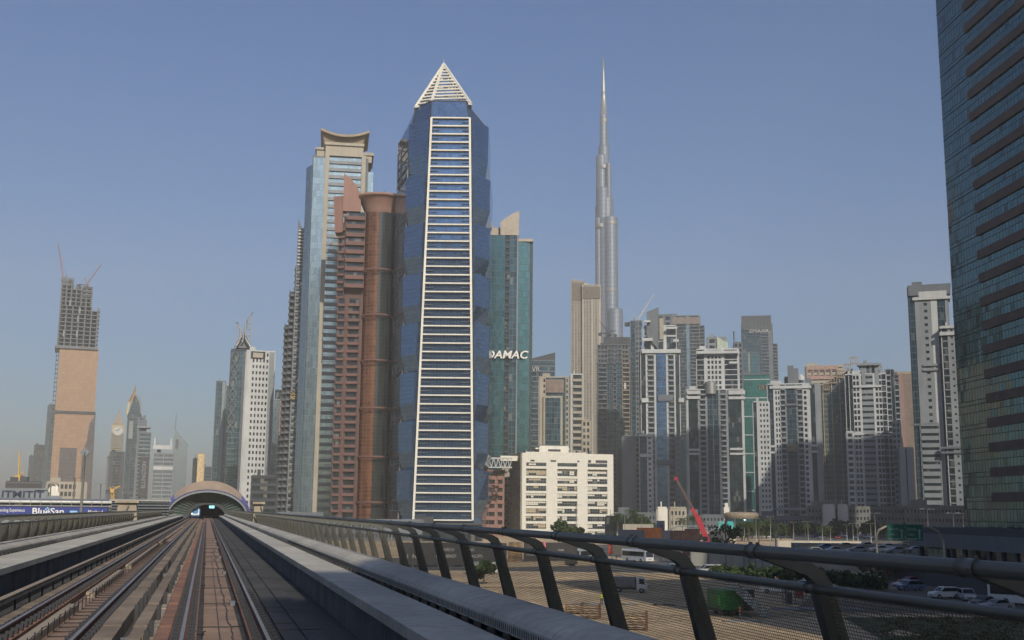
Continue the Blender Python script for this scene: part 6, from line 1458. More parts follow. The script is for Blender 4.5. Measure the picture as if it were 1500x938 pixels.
# ------------------------------------------------------------------ green truck with loading ramp
def green_truck():
    p = G(1075, 903); t = empty('green_loader', 'dark green high sided truck with patterned loading ramp let down beside it', 'truck', p, R(12))
    GRN = mat('green_paint', (.015, .17, .035), rough=.5, var=.2, scale=1)
    b = MB(); b.prism([(-1.6, 0), (1.3, 0), (1.3, 5), (-1.6, 5)], .8, 3.2, top=[(-1.6, 0), (1.3, 0), (1.3, 5), (-1.6, 5)]); b.prism([(-2.0, .3), (-1.6, .3), (-1.6, 4), (-2.0, 4)], 1.4, 2.6); b.build('container', GRN, t)
    b = MB()
    for k in range(6): b.box(-1.5 + k * .54, -1.42 + k * .54, -.06, 0, .85, 3.15)
    b.box(-1.6, 1.3, -.08, 0, 3.1, 3.25); b.box(-1.6, 1.3, -.08, 0, .8, .95); b.build('stiffener', GRN, t)
    b = MB(); b.box(-1.5, 1.2, .3, 5, .5, .8); b.build('chassis', BLACKP, t)
    for x in (-.9, .8):
        b = MB(); b.tube([(x - .15, .5, .45), (x + .15, .5, .45)], .45, 12); b.build('wheel', TYRE, t)
        b = MB(); b.tube([(x - .15, 3.8, .45), (x + .15, 3.8, .45)], .45, 12); b.build('wheel', TYRE, t)
    PAT = grid_mat('ramp_tread', (.45, .45, .38), (.14, .13, .10), .35, .35, .1, .12, metal=.1, rough=.6, var=.3, tilt=0)
    b = MB(); b.hexa([(2.8, -2.2, .05), (4.6, -1.9, .05), (4.6, -1.7, .25), (2.8, -2.0, .25), (-1.0, .2, 4.3), (.6, .5, 4.3), (.6, .7, 4.45), (-1.0, .4, 4.45)]); b.build('ramp', PAT, t)
    b = MB(); b.box(1.5, 4.2, 3.0, 6.5, .4, 3.1); b.build('dark_container', BLACKP, t)
    s = G(1085, 911); q = empty('metal_sheet', 'pale metal sheet lying on the sand by the ramp foot', 'metal sheet', s, R(8)); b = MB(); b.box(-2.2, 2.6, -.6, .6, .03, .1); b.build('sheet', OFFW, q)
green_truck()
def heap(name, lab, cat, p, sx, sy, m, rz=0):
    t = empty(name, lab, cat, p, rz); rnd = random.Random(int(p.x * 7)); b = MB()
    for k in range(7): u = -sx / 2 + sx * k / 7; b.hexa([(u, -sy / 2 * rnd.uniform(.5, 1), .02), (u + sx / 6.2, -sy / 2 * rnd.uniform(.5, 1), .02), (u + sx / 6.2, sy / 2, .02), (u, sy / 2, .02), (u, -sy / 2.5, .12 + .2 * rnd.random()), (u + sx / 6.2, -sy / 2.5, .15), (u + sx / 6.2, sy / 2.5, .12 + .1 * rnd.random()), (u, sy / 2.5, .15)])
    b.build('sheet', m, t)
heap('plastic_sheet', 'long crumpled pale plastic sheet on the sand behind the caged pump', 'plastic sheet', G(1195, 893), 12, 3, OFFW)
heap('plastic_sheet', 'low pale sheet strip on the sand near the worker in yellow', 'plastic sheet', G(885, 886), 9, 1.5, OFFW)
heap('dark_pallet', 'flat dark pallet heap on the sand beyond the wooden racks', 'pallet', G(973, 887), 3.2, 1.5, BLACKP)
def cage():
    p = G(1167, 886); t = empty('caged_pump', 'white framed cage with red pump inside, on the sand', 'cage', p, R(5)); b = MB()
    for x in (-1.5, -.2, 1.5):
        for y in (0, 1.6): b.box(x - .06, x + .06, y - .06, y + .06, 0, 2.1)
    for z in (.1, 2.05): b.box(-1.5, 1.5, -.05, .05, z, z + .08); b.box(-1.5, 1.5, 1.55, 1.65, z, z + .08)
    k = -.1
    while k < 1.5: b.box(k, k + .05, -.03, .03, .1, 1.3); k += .22
    b.build('frame', OFFW, t); b = MB(); b.box(.1, 1.2, .5, 1.3, .9, 1.9); b.build('pump_body', mat('pump_red', (.35, .05, .04)), t)
    b = MB(); b.box(-1.3, -.5, .4, 1.2, 0, 1.7); b.build('control_box', DGREY, t)
cage()
WOOD = mat('timber', (.22, .14, .08), rough=.8, var=.4, scale=1.5, fine=.2)
def rack(p, rz, label, L_=2.8, n=6, h=1.9):
    t = empty('timber_rack', label, 'timber rack', p, rz); b = MB()
    for k in range(n): z = .15 + k * h / n; b.box(-L_ / 2, L_ / 2 - .1, -.5 + .1 * (k % 2), .6, z, z + .09)
    b.build('plank', WOOD, t); b = MB(); b.box(L_ / 2 - .1, L_ / 2 + .15, -.6, -.35, 0, h + .2); b.box(L_ / 2 - .1, L_ / 2 + .15, .45, .7, 0, h + .2); b.build('end_post', mat('rack_post', (.12, .05, .035)), t)
    b = MB(); b.box(-L_ / 2 + .1, -L_ / 2 + .25, -.5, -.35, 0, h); b.build('rear_post', WOOD, t)
rack(G(840, 899), R(-8), 'lowest timber rack peeking over the duct, farthest of three', 2.2, 4, 1.2)
rack(G(864, 906), R(-8), 'middle timber rack between two leaning railing posts', 2.4, 5, 1.6)
rack(G(928, 923), R(-6), 'nearest timber rack with dark red end posts, right of a leaning railing post', 2.9, 6, 1.9)
# ------------------------------------------------------------------ people
SKIN = mat('skin', (.25, .14, .09), rough=.6); HAIR = mat('hair', (.02, .015, .012), rough=.8)
def person(p, rz, top, legs, label, pose=0, group=None, h=1.74):
    b = bmesh.new(); s = h / 1.74
    J = {'pel': (0, 0, .93), 'sp': (0, .0, 1.15), 'ch': (0, 0, 1.36), 'nk': (0, 0, 1.49), 'hd': (0, -.01, 1.58), 'ht': (0, -.01, 1.68),
         'hl': (.09, 0, .88), 'kl': (.11, -.05 - .1 * pose, .48), 'al': (.11, .02 - .22 * pose, .08), 'tl': (.12, -.13 - .22 * pose, .04),
         'hr': (-.09, 0, .88), 'kr': (-.11, -.02 + .06 * pose, .48), 'ar': (-.11, .05 + .25 * pose, .10), 'tr': (-.12, -.08 + .22 * pose, .04),
         'sl': (.17, 0, 1.41), 'el': (.24, .03 + .05 * pose, 1.14), 'wl': (.25, -.08 + .1 * pose, .90), 'fl': (.25, -.10 + .1 * pose, .80),
         'sr': (-.17, 0, 1.41), 'er': (-.24, .03 - .08 * pose, 1.14), 'wr': (-.25, -.12 - .1 * pose, .92), 'fr': (-.25, -.16 - .12 * pose, .83)}
    rad = {'pel': .135, 'sp': .12, 'ch': .145, 'nk': .055, 'hd': .088, 'ht': .075, 'hl': .09, 'kl': .058, 'al': .04, 'tl': .035, 'hr': .09, 'kr': .058, 'ar': .04, 'tr': .035, 'sl': .06, 'el': .042, 'wl': .028, 'fl': .03, 'sr': .06, 'er': .042, 'wr': .028, 'fr': .03}
    ed = [('pel', 'sp'), ('sp', 'ch'), ('ch', 'nk'), ('nk', 'hd'), ('hd', 'ht'), ('pel', 'hl'), ('hl', 'kl'), ('kl', 'al'), ('al', 'tl'), ('pel', 'hr'), ('hr', 'kr'), ('kr', 'ar'), ('ar', 'tr'), ('ch', 'sl'), ('sl', 'el'), ('el', 'wl'), ('wl', 'fl'), ('ch', 'sr'), ('sr', 'er'), ('er', 'wr'), ('wr', 'fr')]
    names = list(J); me = bpy.data.meshes.new('person'); me.from_pydata([Vector(J[n]) * s for n in names], [(names.index(a), names.index(c)) for a, c in ed], [])
    tmp = bpy.data.objects.new('tmp', me); col.objects.link(tmp); md = tmp.modifiers.new('k', 'SKIN'); sv = me.skin_vertices[0].data
    for i, n in enumerate(names): sv[i].radius = (rad[n] * s, rad[n] * s * (.8 if n in ('pel', 'sp', 'ch') else 1)); sv[i].use_root = n == 'pel'
    tmp.modifiers.new('s', 'SUBSURF').levels = 1; bpy.context.view_layer.update()
    m2 = bpy.data.meshes.new_from_object(tmp.evaluated_get(bpy.context.evaluated_depsgraph_get())); bpy.data.objects.remove(tmp)
    m2.materials.clear()
    for q in (top, legs, SKIN, HAIR, BLACKP): m2.materials.append(q)
    for f in m2.polygons:
        c = f.center / s; f.use_smooth = True
        f.material_index = 3 if c.z > 1.66 or (c.z > 1.56 and c.y > .03) else 2 if c.z > 1.47 or (abs(c.x) > .2 and c.z < .95 and c.z > .7) else 0 if c.z > .95 else 1 if c.z > .1 else 4
    o = bpy.data.objects.new('person', m2); col.objects.link(o); o.location = p; o.rotation_euler = (0, 0, rz); tag(o, label, 'person', group); return o
cl = lambda n, c: mat('cloth_' + n, c, rough=.9)
OR, DK, WH, PU, YL, GY = cl('orange', (.55, .12, .04)), cl('dark', (.03, .03, .04)), cl('white', (.5, .5, .5)), cl('purple', (.10, .05, .28)), cl('lime', (.40, .50, .04)), cl('grey', (.2, .2, .2))
person(G(1084, 908), R(60), OR, GY, 'worker in an orange top and grey trousers standing beside the green truck ramp')
person(G(881, 887), R(20), YL, DK, 'worker in a lime yellow top on the sand by the leaning post')
for k, (px, py, a, c, lab, ps) in enumerate(((945, 823, DK, DK, 'person dressed in black standing before the cream wall', 0), (952, 824, PU, PU, 'person in long purple clothes near the coach front', 0), (968, 823, OR, DK, 'person in an orange shirt walking along the cream wall', 1), (975, 824, WH, DK, 'person in a white shirt walking along the cream wall', 1), (903, 823, DK, GY, 'person in dark clothes between the red sign and the coach', 1), (897, 824, GY, DK, 'person in a grey shirt close under the red street sign', 0), (889, 824, WH, GY, 'person in a white shirt, outermost of the group under the red sign', 1), (983, 822, WH, GY, 'person in pale clothes nearest the railing elbow at the cream wall', 0))):
    person(G(px, py), R(40 * k), a, c, lab, ps)
# ------------------------------------------------------------------ street furniture
POLE = mat('lamp_pole_paint', (.30, .31, .30), rough=.5, metal=.4)
def lamp(name, label, p, h, arms=2, group=None, w_=.16, head=1.6):
    t = empty(name, label, 'street lamp', p, 0, group); b = MB(); b.tube([(0, 0, 0), (0, 0, h)], [w_, w_ * .5], 8); b.build('pole', POLE, t)
    for s in ((-1, 1) if arms == 2 else (1,)):
        b = MB(); b.tube([(0, 0, h - .1), (s * head * .6, 0, h + .1), (s * head, 0, h + .05)], .06, 6); b.build('arm', POLE, t)
        b = MB(); b.box(s * head - .35, s * head + .35, -.15, .15, h - .08, h + .06); b.build('lamp_head', OFFW, t)
    return t
l0 = lamp('street_lamp', 'tall thin street lamp with double head among the far trees', P(1121, 800, 330).xy.to_3d(), 15.5, 2, 'street lamps along the far road', .28, 1.8)
def place_lamp(px, pytop, Y, label=None):
    p = P(px, pytop, Y); c = dup(l0, (p.x, p.y, 0), R(random.uniform(-25, 25)), label); k = p.z / 15.5; c.scale = (max(.7, k), max(.7, k), k); return c
p = P(1135, 742, 330); l0.location = (p.x, p.y, 0); l0.scale = (1, 1, p.z / 15.5)
for (px, pt, Y) in ((1183, 764, 380), (1204, 766, 420), (1249, 767, 430), (1128, 757, 460), (1216, 772, 470), (1256, 770, 480), (1107, 760, 460), (1162, 765, 500), (915, 752, 500), (940, 757, 520), (955, 750, 520), (985, 753, 520), (1000, 752, 540), (1022, 757, 540), (1076, 752, 520), (1090, 764, 540), (1275, 767, 420), (1240, 769, 470)): place_lamp(px, pt, Y)
place_lamp(1281, 752, 350, 'street lamp rising just before the green sign gantry')
place_lamp(1358, 746, 330, 'tall street lamp behind the arm of the green sign gantry')
place_lamp(1396, 752, 330, 'street lamp between the gantry and the dark glass building')
place_lamp(1410, 752, 300, 'street lamp nearest the podium of the dark glass building')
place_lamp(844, 740, 560, 'thin street lamp in front of the cream office building')
def tall_pole():
    p = P(118, 757, 170); tp = P(123, 663, 170); t = empty('floodlight_pole', 'tall tapered pole with diamond shaped head before the unfinished tower', 'street lamp', (p.x, p.y, 0))
    b = MB(); b.tube([(0, 0, 0), (0, 0, tp.z)], [.34, .15], 10); b.build('pole', POLE, t)
    b = MB(); s = .75; b.extr([(0, tp.z - s), (s, tp.z), (0, tp.z + s), (-s, tp.z)], lambda u, v: (u, -.1, v), lambda u, v: (u, .1, v)); b.build('diamond_head', OFFW, t)
tall_pole()
for (px, pt, Y, lab) in ((75, 708, 420, 'thin street lamp rising from the low site left of the diamond headed pole'), (110, 700, 400, 'street lamp with arm just behind the diamond headed pole'), (172, 716, 500, 'street lamp under the clock tower'), (148, 709, 520, 'street lamp in the hazy gap beside the clock tower'), (187, 722, 520, 'street lamp under the arrow topped tower'), (574, 768, 420, 'low street lamp at the foot of the red tower, beside the pyramid topped tower'), (463, 758, 380, 'low street lamp at the foot of the pagoda roofed tower'), (494, 757, 420, 'low street lamp at the foot of the red tower, beside the pagoda roofed one')): place_lamp(px, pt, Y, lab)
def gantry():
    p0 = on_raised(1285, 818); p1 = Vector((P(1383, 800, p0.y).x, p0.y, 5.0)); t = empty('sign_gantry', 'large green road sign on a curved pale gantry above the raised road', 'road sign', p0)
    W_ = p1.x - p0.x; ht = P(1330, 772, p0.y).z - 5; b = MB()
    pts = [(0, 0, 0), (0, 0, ht - 2), (.5, 0, ht - .6), (1.8, 0, ht), (W_ - 2.6, 0, ht), (W_ - .9, 0, ht - .8), (W_ - .1, 0, ht - 2.6), (W_, 0, 0)]; b.tube(pts, .22, 8); b.build('gantry_frame', mat('gantry_paint', (.40, .36, .28)), t)
    x0, x1 = P(1299, 780, p0.y).x - p0.x, P(1351, 780, p0.y).x - p0.x; z0, z1 = P(1325, 792, p0.y).z - 5, P(1325, 768.5, p0.y).z - 5
    SG = mat('sign_green', (.0, .11, .07), rough=.5, var=.05); SW = mat('sign_white', (.45, .5, .45), var=.03)
    b = MB(); b.box(x0, (x0 + x1) / 2 - .06, -.4, -.28, z0, z1); b.box((x0 + x1) / 2 + .06, x1, -.4, -.28, z0, z1); sg = b.build('sign_panel', SG, t)
    wd = (x1 - x0) / 2
    for k, u in enumerate((x0, (x0 + x1) / 2)):
        text('Business Bay', .55, SW, t, u + .4, -.43, z1 - 1.0, width=wd * .5, depth=.02); text('Al Safa St', .5, SW, t, u + .4, -.43, z1 - 2.0, width=wd * .4, depth=.02); text('EXIT 47' if k else 'Dubai Mall', .45, SW, t, u + .4, -.43, z1 - 3.0, width=wd * .45, depth=.02)
        b = MB(); b.bar((u + wd * .8, -.42, z0 + .5), (u + wd * .8, -.42, z1 - 1), .18, .03); b.bar((u + wd * .8 - .4, -.42, z1 - 1.3), (u + wd * .8, -.42, z1 - .8), .15, .03); b.bar((u + wd * .8 + .4, -.42, z1 - 1.3), (u + wd * .8, -.42, z1 - .8), .15, .03); b.box(u + .2, u + wd - .2, -.42, -.4, z0 + .3, z0 + .38); b.build('arrow', SW, sg)
gantry()
def sign_board():
    p = G(1102, 832); t = empty('blue_sign', 'blue board on two posts standing at the hedge', 'sign', p); h = P(1102, 803, p.y).z
    b = MB(); b.box(-.9, -.75, 0, .12, 0, h); b.box(.75, .9, 0, .12, 0, h); b.build('post', GREYW, t); b = MB(); b.box(-1.1, 1.1, -.08, 0, h - 2.3, h); b.build('board', mat('sign_blue', (.03, .08, .16)), t)
    p = G(894, 815); t = empty('red_street_sign', 'red and white street banner beside the walking people', 'sign', p); b = MB(); b.box(-.6, .6, 0, .15, .6, 3.6); b.build('banner', mat('banner_red', (.55, .07, .03)), t); b = MB(); b.box(-.08, .08, .15, .25, 0, 3.6); b.build('post', GREYW, t); text('P', 1.0, WHITE, t, -.3, -.03, 2.2, depth=.02)
    p = P(968, 795, 450); t = empty('grey_banner', 'tall grey banner pylon on the building site', 'banner', (p.x, p.y, 0)); h = P(968, 763, 450).z; b = MB(); b.box(-1.4, 1.4, 0, .4, 0, h); b.build('board', GREYW, t); b = MB(); b.box(-.1, .9, -.08, 0, h - 6, h - 1.5); b.build('emblem', mat('emblem_blue', (.03, .04, .15)), t); b = MB(); b.box(1.4, 1.6, -.1, .3, 0, h); b.build('post', OFFW, t)
sign_board()
# red mobile crane
def red_crane():
    Y = 450; p = P(1039, 800, Y); t = empty('mobile_crane', 'red mobile crane with long boom raised over the street', 'mobile crane', (p.x, p.y, 0)); o_ = Vector((p.x, p.y, 0)); q = lambda px, py: P(px, py, Y) - o_
    RED = mat('crane_boom_red', (.33, .015, .03), rough=.4, var=.1); a, c, e = q(1038, 797), q(1021, 757), q(990, 701)
    b = MB(); b.bar(a, c, 1.7, 2.0); b.build('boom_base', RED, t); b = MB(); b.bar(c, q(1013, 745), 1.1, 1.4); b.build('boom_section', RED, t); b = MB(); b.bar(c, e, .8, 1.0); b.build('boom_tip', mat('boom_dark', (.08, .05, .05)), t)
    b = MB(); b.box(e.x - .7, e.x + .7, -.6, .6, e.z - .8, e.z + .6); b.build('tip_sheave', RED, t)
    b = MB(); b.tube([e, e + Vector((0, 0, -6))], .08, 5); b.build('hoist_rope', BLACKP, t)
    b = MB(); b.prism([(-5, -1.4), (6, -1.4), (6, 1.4), (-5, 1.4)], .8, 2.2); b.box(-2, 3, -1.3, 1.3, 2.2, 4.0); b.build('carrier', RED, t)
    b = MB(); b.box(4.2, 6, -1.3, 1.3, 2.2, 3.6); b.box(-2.6, -.8, -1.5, -.2, 2.3, 4.0); b.build('cab', GLS, t)
    for x in (-4, -2.4, 2.6, 4.6): b = MB(); b.tube([(x, -1.5, .7), (x, 1.5, .7)], .7, 12); b.build('wheel', TYRE, t)
red_crane()
# building site clutter
def site():
    rnd = random.Random(31)
    def crate(px, py, w_, h, m, name, lab, cat, Y=None, group=None):
        p = G(px, py) if Y is None else P(px, py, Y); t = empty(name, lab, cat, (p.x, p.y, 0), 0, group); b = MB(); b.box(-w_ / 2, w_ / 2, 0, 2.4, .1, h); b.build('box', m, t)
        b = MB(); n = max(2, int(w_ / 1.2))
        for k in range(n + 1): b.box(-w_ / 2 + w_ * k / n - .06, -w_ / 2 + w_ * k / n + .06, -.08, 0, .1, h)
        b.box(-w_ / 2 - .1, w_ / 2 + .1, -.1, 2.5, h, h + .15); b.build('rib', m, t); return t
    SITEO = mat('barrier_orange', (.60, .17, .03)); BRN = mat('formwork_brown', (.20, .09, .05), var=.4)
    crate(952, 806, 8.5, 7.5, SITEO, 'orange_container', 'orange site container above the cream wall', 'container')
    for k, (px, w_, h, m, lab) in enumerate(((925, 9, 6.8, GREYW, 'grey green site cabin at the end of the cream office building'), (975, 3, 6.5, OFFW, 'white tank on the building site beside the banner pylon'), (995, 8, 6.6, BRN, 'brown formwork stack under the white arch'), (1015, 5, 7.2, BRN, 'brown formwork stack before the crane boom'), (1010, 7, 3, BRN, 'low reddish stack behind the railing elbow'), (1060, 9, 6.5, LIT, 'pale panelled cabin beyond the red crane'))):
        crate(px, 806 if h > 4 else 815, w_, h, m, 'site_cabin' if m in (GREYW, LIT) else 'formwork_stack' if m is BRN else 'water_tank', lab, 'cabin' if m in (GREYW, LIT) else 'stack' if m is BRN else 'tank')
    s0 = None
    for k in range(26):
        px = rnd.uniform(905, 1060); py = rnd.choice((803, 806, 809, 812)); p = G(px, py)
        if s0 is None:
            s0 = empty('material_stack', 'small stack of steel bars and boards among the building site clutter', 'stack', p, 0, 'stacks of material on the building site'); b = MB()
            for q_ in range(5): b.box(-1.5, 1.4, -.6 + .1 * q_, .6 - .08 * q_, .5 * q_, .5 * q_ + .35)
            b.build('board', BRN, s0); b = MB()
            for q_ in (-1.2, 0, 1.1): b.box(q_, q_ + .12, -.7, -.6, 0, 4.2)
            b.box(-1.2, 1.2, -.68, -.62, 3.0, 3.1); b.build('upright', TAN, s0)
        else: o = dup(s0, p, rnd.uniform(-.6, .6)); o.scale = (rnd.uniform(.6, 1.8), 1, rnd.uniform(.5, 1.5)); recolour(o, 'board', rnd.choice((SITEO, BRN, OFFW, GREYW, CRR)), BRN)
    p = P(980, 795, 470); q = P(1041, 795, 470); t = empty('white_arch', 'curved white pipe gantry over the building site', 'gantry', (p.x, p.y, 0)); W_ = q.x - p.x; h = P(1010, 771, 470).z
    b = MB(); b.tube([(0, 0, 0), (0, 0, h - 4), (1, 0, h - 1.2), (4, 0, h), (W_ - 4, 0, h), (W_ - 1, 0, h - 1.2), (W_, 0, h - 4), (W_, 0, 0)], .25, 8); b.build('pipe', OFFW, t)
    p = P(1046, 795, 480); t = empty('steel_gantry', 'white slanted steel frame right of the red crane', 'frame', (p.x, p.y, 0)); h = P(1050, 762, 480).z
    b = MB(); b.bar((0, 0, 0), (3, 0, h), .4); b.bar((4.2, 0, 0), (4.2, 0, h), .5); b.bar((0, 0, h * .5), (4.2, 0, h * .7), .25); b.bar((1, 0, h * .3), (4.2, 0, h * .2), .25); b.build('steel', OFFW, t)
    TQ = mat('turquoise_canvas', (.02, .33, .30))
    for px, lab in ((1058, 'turquoise canopy beside the white slanted frame'), (1071, 'smaller turquoise canopy under the round beige building')):
        p = P(px, 790, 520); t = empty('canopy', lab, 'canopy', (p.x, p.y, 0)); h = P(px, 764, 520).z; b = MB(); b.prism([(-2.2, 0), (2.2, 0), (2.2, 3), (-2.2, 3)], h - 3.4, h, top=[(-1.2, 1), (1.2, 1), (1.2, 2), (-1.2, 2)]); b.build('canvas', TQ, t); b = MB(); b.box(-.12, .12, 1, 1.2, 0, h - 3); b.build('pole', GREYW, t)
    t = Tower('round_beige_building', 'low round beige building with a pale lantern tower in front of the stepped white tower', 1085, 640, pyref=755, cat='building')
    b = MB(); r = (t.X(1112, 755) - t.X(1058, 755)) / 2; b.lathe([(r * .9, 0), (r * .9, t.Z(757)), (r, t.Z(754)), (r, t.Z(750)), (r * .9, t.Z(748)), (0, t.Z(747))], (0, r, 0), 28); t.obj(b, 'drum', TAN)
    b = MB(); b.lathe([(r * .86, t.Z(790)), (r * .95, t.Z(760)), (r * .9, t.Z(757))], (0, r - 1, 0), 28); t.obj(b, 'glass_band', TEAL)
    b = MB(); b.box(t.X(1060, 745), t.X(1068, 745), 6, 9, 0, t.Z(740)); b.box(t.X(1061.5, 738), t.X(1066, 738), 6.5, 8.5, t.Z(740), t.Z(734)); t.obj(b, 'lantern_tower', CREAM)
    def low(px0, px1, top, Y, m, nm, lab, spec=None, fh=4.5):
        t = Tower(nm, lab, (px0 + px1) / 2, Y, pyref=760, cat='building'); block(t, px0, px1, top, spec or [(1, 'w', {'n': max(2, int((px1 - px0) / 5)), 'wf': .5, 'hf': .4})], fh, 760, wall=m, core=DGREY, dep=10, left=[(1, 's', {'m': m})], right=[(1, 's', {'m': m})])
    low(900, 965, 752, 640, GREYW, 'low_grey_building', 'low grey building with trees before it beside the cream office'); low(964, 976, 744, 610, CREAM, 'cream_stair_tower', 'small cream stair tower above the banner pylon', [(1, 's')])
    low(982, 1004, 744, 620, BEIGE, 'small_beige_building', 'small beige flat roofed building behind the red crane boom'); low(1004, 1060, 755, 650, GREYW, 'low_rear_building', 'low grey building between the red crane and the round beige building')
    low(1110, 1185, 757, 700, GREYW, 'low_podium', 'low grey podium under the gridded tower'); low(1183, 1330, 743, 690, mat('podium_concrete', (.17, .17, .155)), 'long_podium', 'long dull podium wall below the slotted white tower and gold ribbed tower')
    low(1328, 1420, 742, 560, mat('podium_concrete', (.17, .17, .155)), 'end_podium', 'dull podium wall below the tall white tower'); low(1207, 1222, 740, 680, CREAM, 'podium_box', 'small cream box on the podium edge at the gold ribs', [(1, 's')]); low(1229, 1241, 740, 680, CREAM, 'podium_box', 'second cream box on the podium edge, closer to the slotted tower', [(1, 's')])
    low(905, 1060, 779, 540, BEIGE, 'site_hall', 'long low open hall with pale roof edge behind the building site', [(1, 'h', {'hf': .7})], 6)
    # low strip at the feet of the big towers, mostly behind the railing
    low(400, 620, 762, 500, GREYW, 'tower_podium', 'low grey podium at the feet of the red and pagoda roofed towers'); low(600, 705, 768, 505, DGREY, 'glass_podium', 'dark podium under the pyramid topped tower', [(1, 'g', {'m': DGLASS})])
    low(888, 908, 757, 560, DGLASS, 'dark_kiosk', 'small dark glass block at the corner of the cream office', [(1, 'g', {'m': DGLASS})])
    for k, px in enumerate(range(620, 700, 26)): pass
site()
# ------------------------------------------------------------------ trees
BARK = mat('bark', (.10, .07, .045), rough=.95, var=.3, scale=2)
LEAF = [mat('leaf_olive', (.055, .068, .025), rough=.8, var=.45, scale=.6, spec=.2), mat('leaf_green', (.035, .06, .02), rough=.8, var=.45, scale=.6, spec=.2), mat('leaf_dry', (.13, .10, .06), rough=.9, var=.4, scale=.6, spec=.2)]
def leafball(b, c, r, n, rnd, s=.45):
    for _ in range(n):
        while True:
            v = Vector((rnd.uniform(-1, 1), rnd.uniform(-1, 1), rnd.uniform(-1, 1)))
            if .35 < v.length < 1: break
        p = Vector(c) + Vector((v.x * r[0], v.y * r[1], v.z * r[2])); a = Vector((rnd.gauss(0, 1), rnd.gauss(0, 1), rnd.gauss(0, 1))).normalized(); q = a.orthogonal().normalized(); w_ = a.cross(q)
        k = s * rnd.uniform(.6, 1.4); b.quad(p - q * k, p - w_ * k * .6, p + q * k, p + w_ * k * .6)
def make_tree(seed, h, label, leaf, group, spread=1.0, sz=.58, n=72):
    rnd = random.Random(seed); t = empty('street_tree', label, 'tree', (0, 0, 0), 0, group); b = MB(); b.tube([(0, 0, 0), (.1, 0, h * .25), (-.05, .1, h * .5), (0, 0, h * .8)], [h * .035, h * .026, h * .018, h * .006], 7)
    cr = MB()
    for k in range(11):
        a = k * 2.4 + rnd.random(); rr = h * .28 * spread * rnd.uniform(.5, 1.1); z = h * rnd.uniform(.34, .88); e = (rr * math.cos(a), rr * math.sin(a), z)
        b.tube([(0, 0, h * rnd.uniform(.25, .5)), (e[0] * .5, e[1] * .5, z * .85), e], [h * .014, h * .009, h * .003], 5)
        q = h * rnd.uniform(.10, .17); leafball(cr, e, (q * 1.25, q * 1.25, q), n, rnd, sz)
    leafball(cr, (0, 0, h * .86), (h * .16, h * .16, h * .13), n, rnd, sz)
    b.build('trunk', BARK, t); cr.build('crown', leaf, t); return t
def make_palm(label, group, h=9):
    rnd = random.Random(4); t = empty('palm_tree', label, 'palm', (0, 0, 0), 0, group); b = MB(); b.tube([(0, 0, 0), (.1, 0, h * .5), (0, .1, h)], [.3, .22, .2], 8); b.build('trunk', BARK, t)
    cr = MB()
    for k in range(22):
        a = k * 2.4; el = rnd.uniform(-.3, 1.1); L_ = 3.2; pts = []
        for i in range(6): u = i / 5; pts.append(Vector((math.cos(a) * L_ * u * math.cos(el * .6), math.sin(a) * L_ * u * math.cos(el * .6), h + L_ * (math.sin(el) * u - .75 * u * u))))
        side = Vector((-math.sin(a), math.cos(a), 0))
        for i in range(5):
            for s in (-1, 1):
                for j in range(3):
                    p = pts[i].lerp(pts[i + 1], j / 3); q = p + side * s * .75 * (1 - .5 * abs(i / 5 - .4)) + Vector((0, 0, -.35)) + (pts[i + 1] - pts[i]) * .5; d = (pts[i + 1] - pts[i]) * .12; cr.quad(p, q, q + d, p + d)
    cr.build('crown', LEAF[1], t); return t
TR = [make_tree(1, 8.5, 'dense green roadside tree in the belt behind the parked cars', LEAF[1], 'trees in the belt behind the parked cars'), make_tree(2, 7.5, 'olive green roadside tree in the belt behind the parked cars', LEAF[0], 'trees in the belt behind the parked cars', 1.2), make_tree(3, 9.5, 'tall loose green tree in the belt behind the parked cars', LEAF[1], 'trees in the belt behind the parked cars', .9)]
PM = make_palm('date palm before the low grey buildings', 'palms before the low buildings')
used = set(); rt = random.Random(77)
def put(proto, px, pyb, label=None, s=1.0, z=0.0):
    p = G(px, pyb, z); p.z = z
    if id(proto) not in used: used.add(id(proto)); proto.location = p; proto.rotation_euler = (0, 0, rt.uniform(0, 6)); proto.scale = (s, s, s); o = proto
    else: o = dup(proto, p, rt.uniform(0, 6)); o.scale = (s, s, s)
    if label: o['label'] = label
    return o
for k in range(40): put(TR[k % 3], 1150 + 6.6 * k + rt.uniform(-3, 3), rt.choice((787, 789, 792)), s=rt.uniform(.8, 1.15))
for k in range(9): put(TR[k % 3], 1088 + 7 * k, rt.choice((790, 793)), s=rt.uniform(.9, 1.2))
for k in range(6): put(TR[(k + 1) % 3], 905 + 9 * k, 789, s=rt.uniform(1.0, 1.3))
for px, pb, s in ((905, 791, 1.3), (927, 790, 1.5), (930, 791, 1.3), (937, 791, 1.1), (1000, 791, 1.1), (1015, 790, 1.2), (1097, 797, 1.0), (1112, 795, 1.15), (1086, 792, 1.1), (1180, 794, 1.0), (1022, 789, 1.3)): put(PM, px, pb, s=s)
for k in range(9): put(TR[k % 3], 1340 + 9 * k, 786, s=rt.uniform(.9, 1.2))
o = put(TR[0], 826, 806, 'rounded olive tree in front of the cream office building', 1.15); o.pop('group') if 'group' in o.keys() else None
o = put(TR[1], 843, 808, 'lower bushy tree beside the rounded one before the cream office building', 1.1); del o['group']
o = put(TR[1], 858, 808, 'smallest tree at the corner of the cream office building', .8); del o['group']
for px, s, lab in ((1276, 1.0, 'dry brown bush rising from the dark hedge before the retaining wall'), (1312, .85, 'smaller dry bush right of the big dry bush')):
    t = make_tree(50 + px, 5.5 * s, lab, LEAF[2], None, 1.7, .35, 40); t.name = 'dry_bush'; t['category'] = 'bush'; t.location = G(px, 852)
t = make_tree(91, 10, 'grey green bush like tree at the end of the pale fence wall', LEAF[0], None, 1.3, .5, 60); t.location = G(1128, 828) + Vector((0, 60, 0))
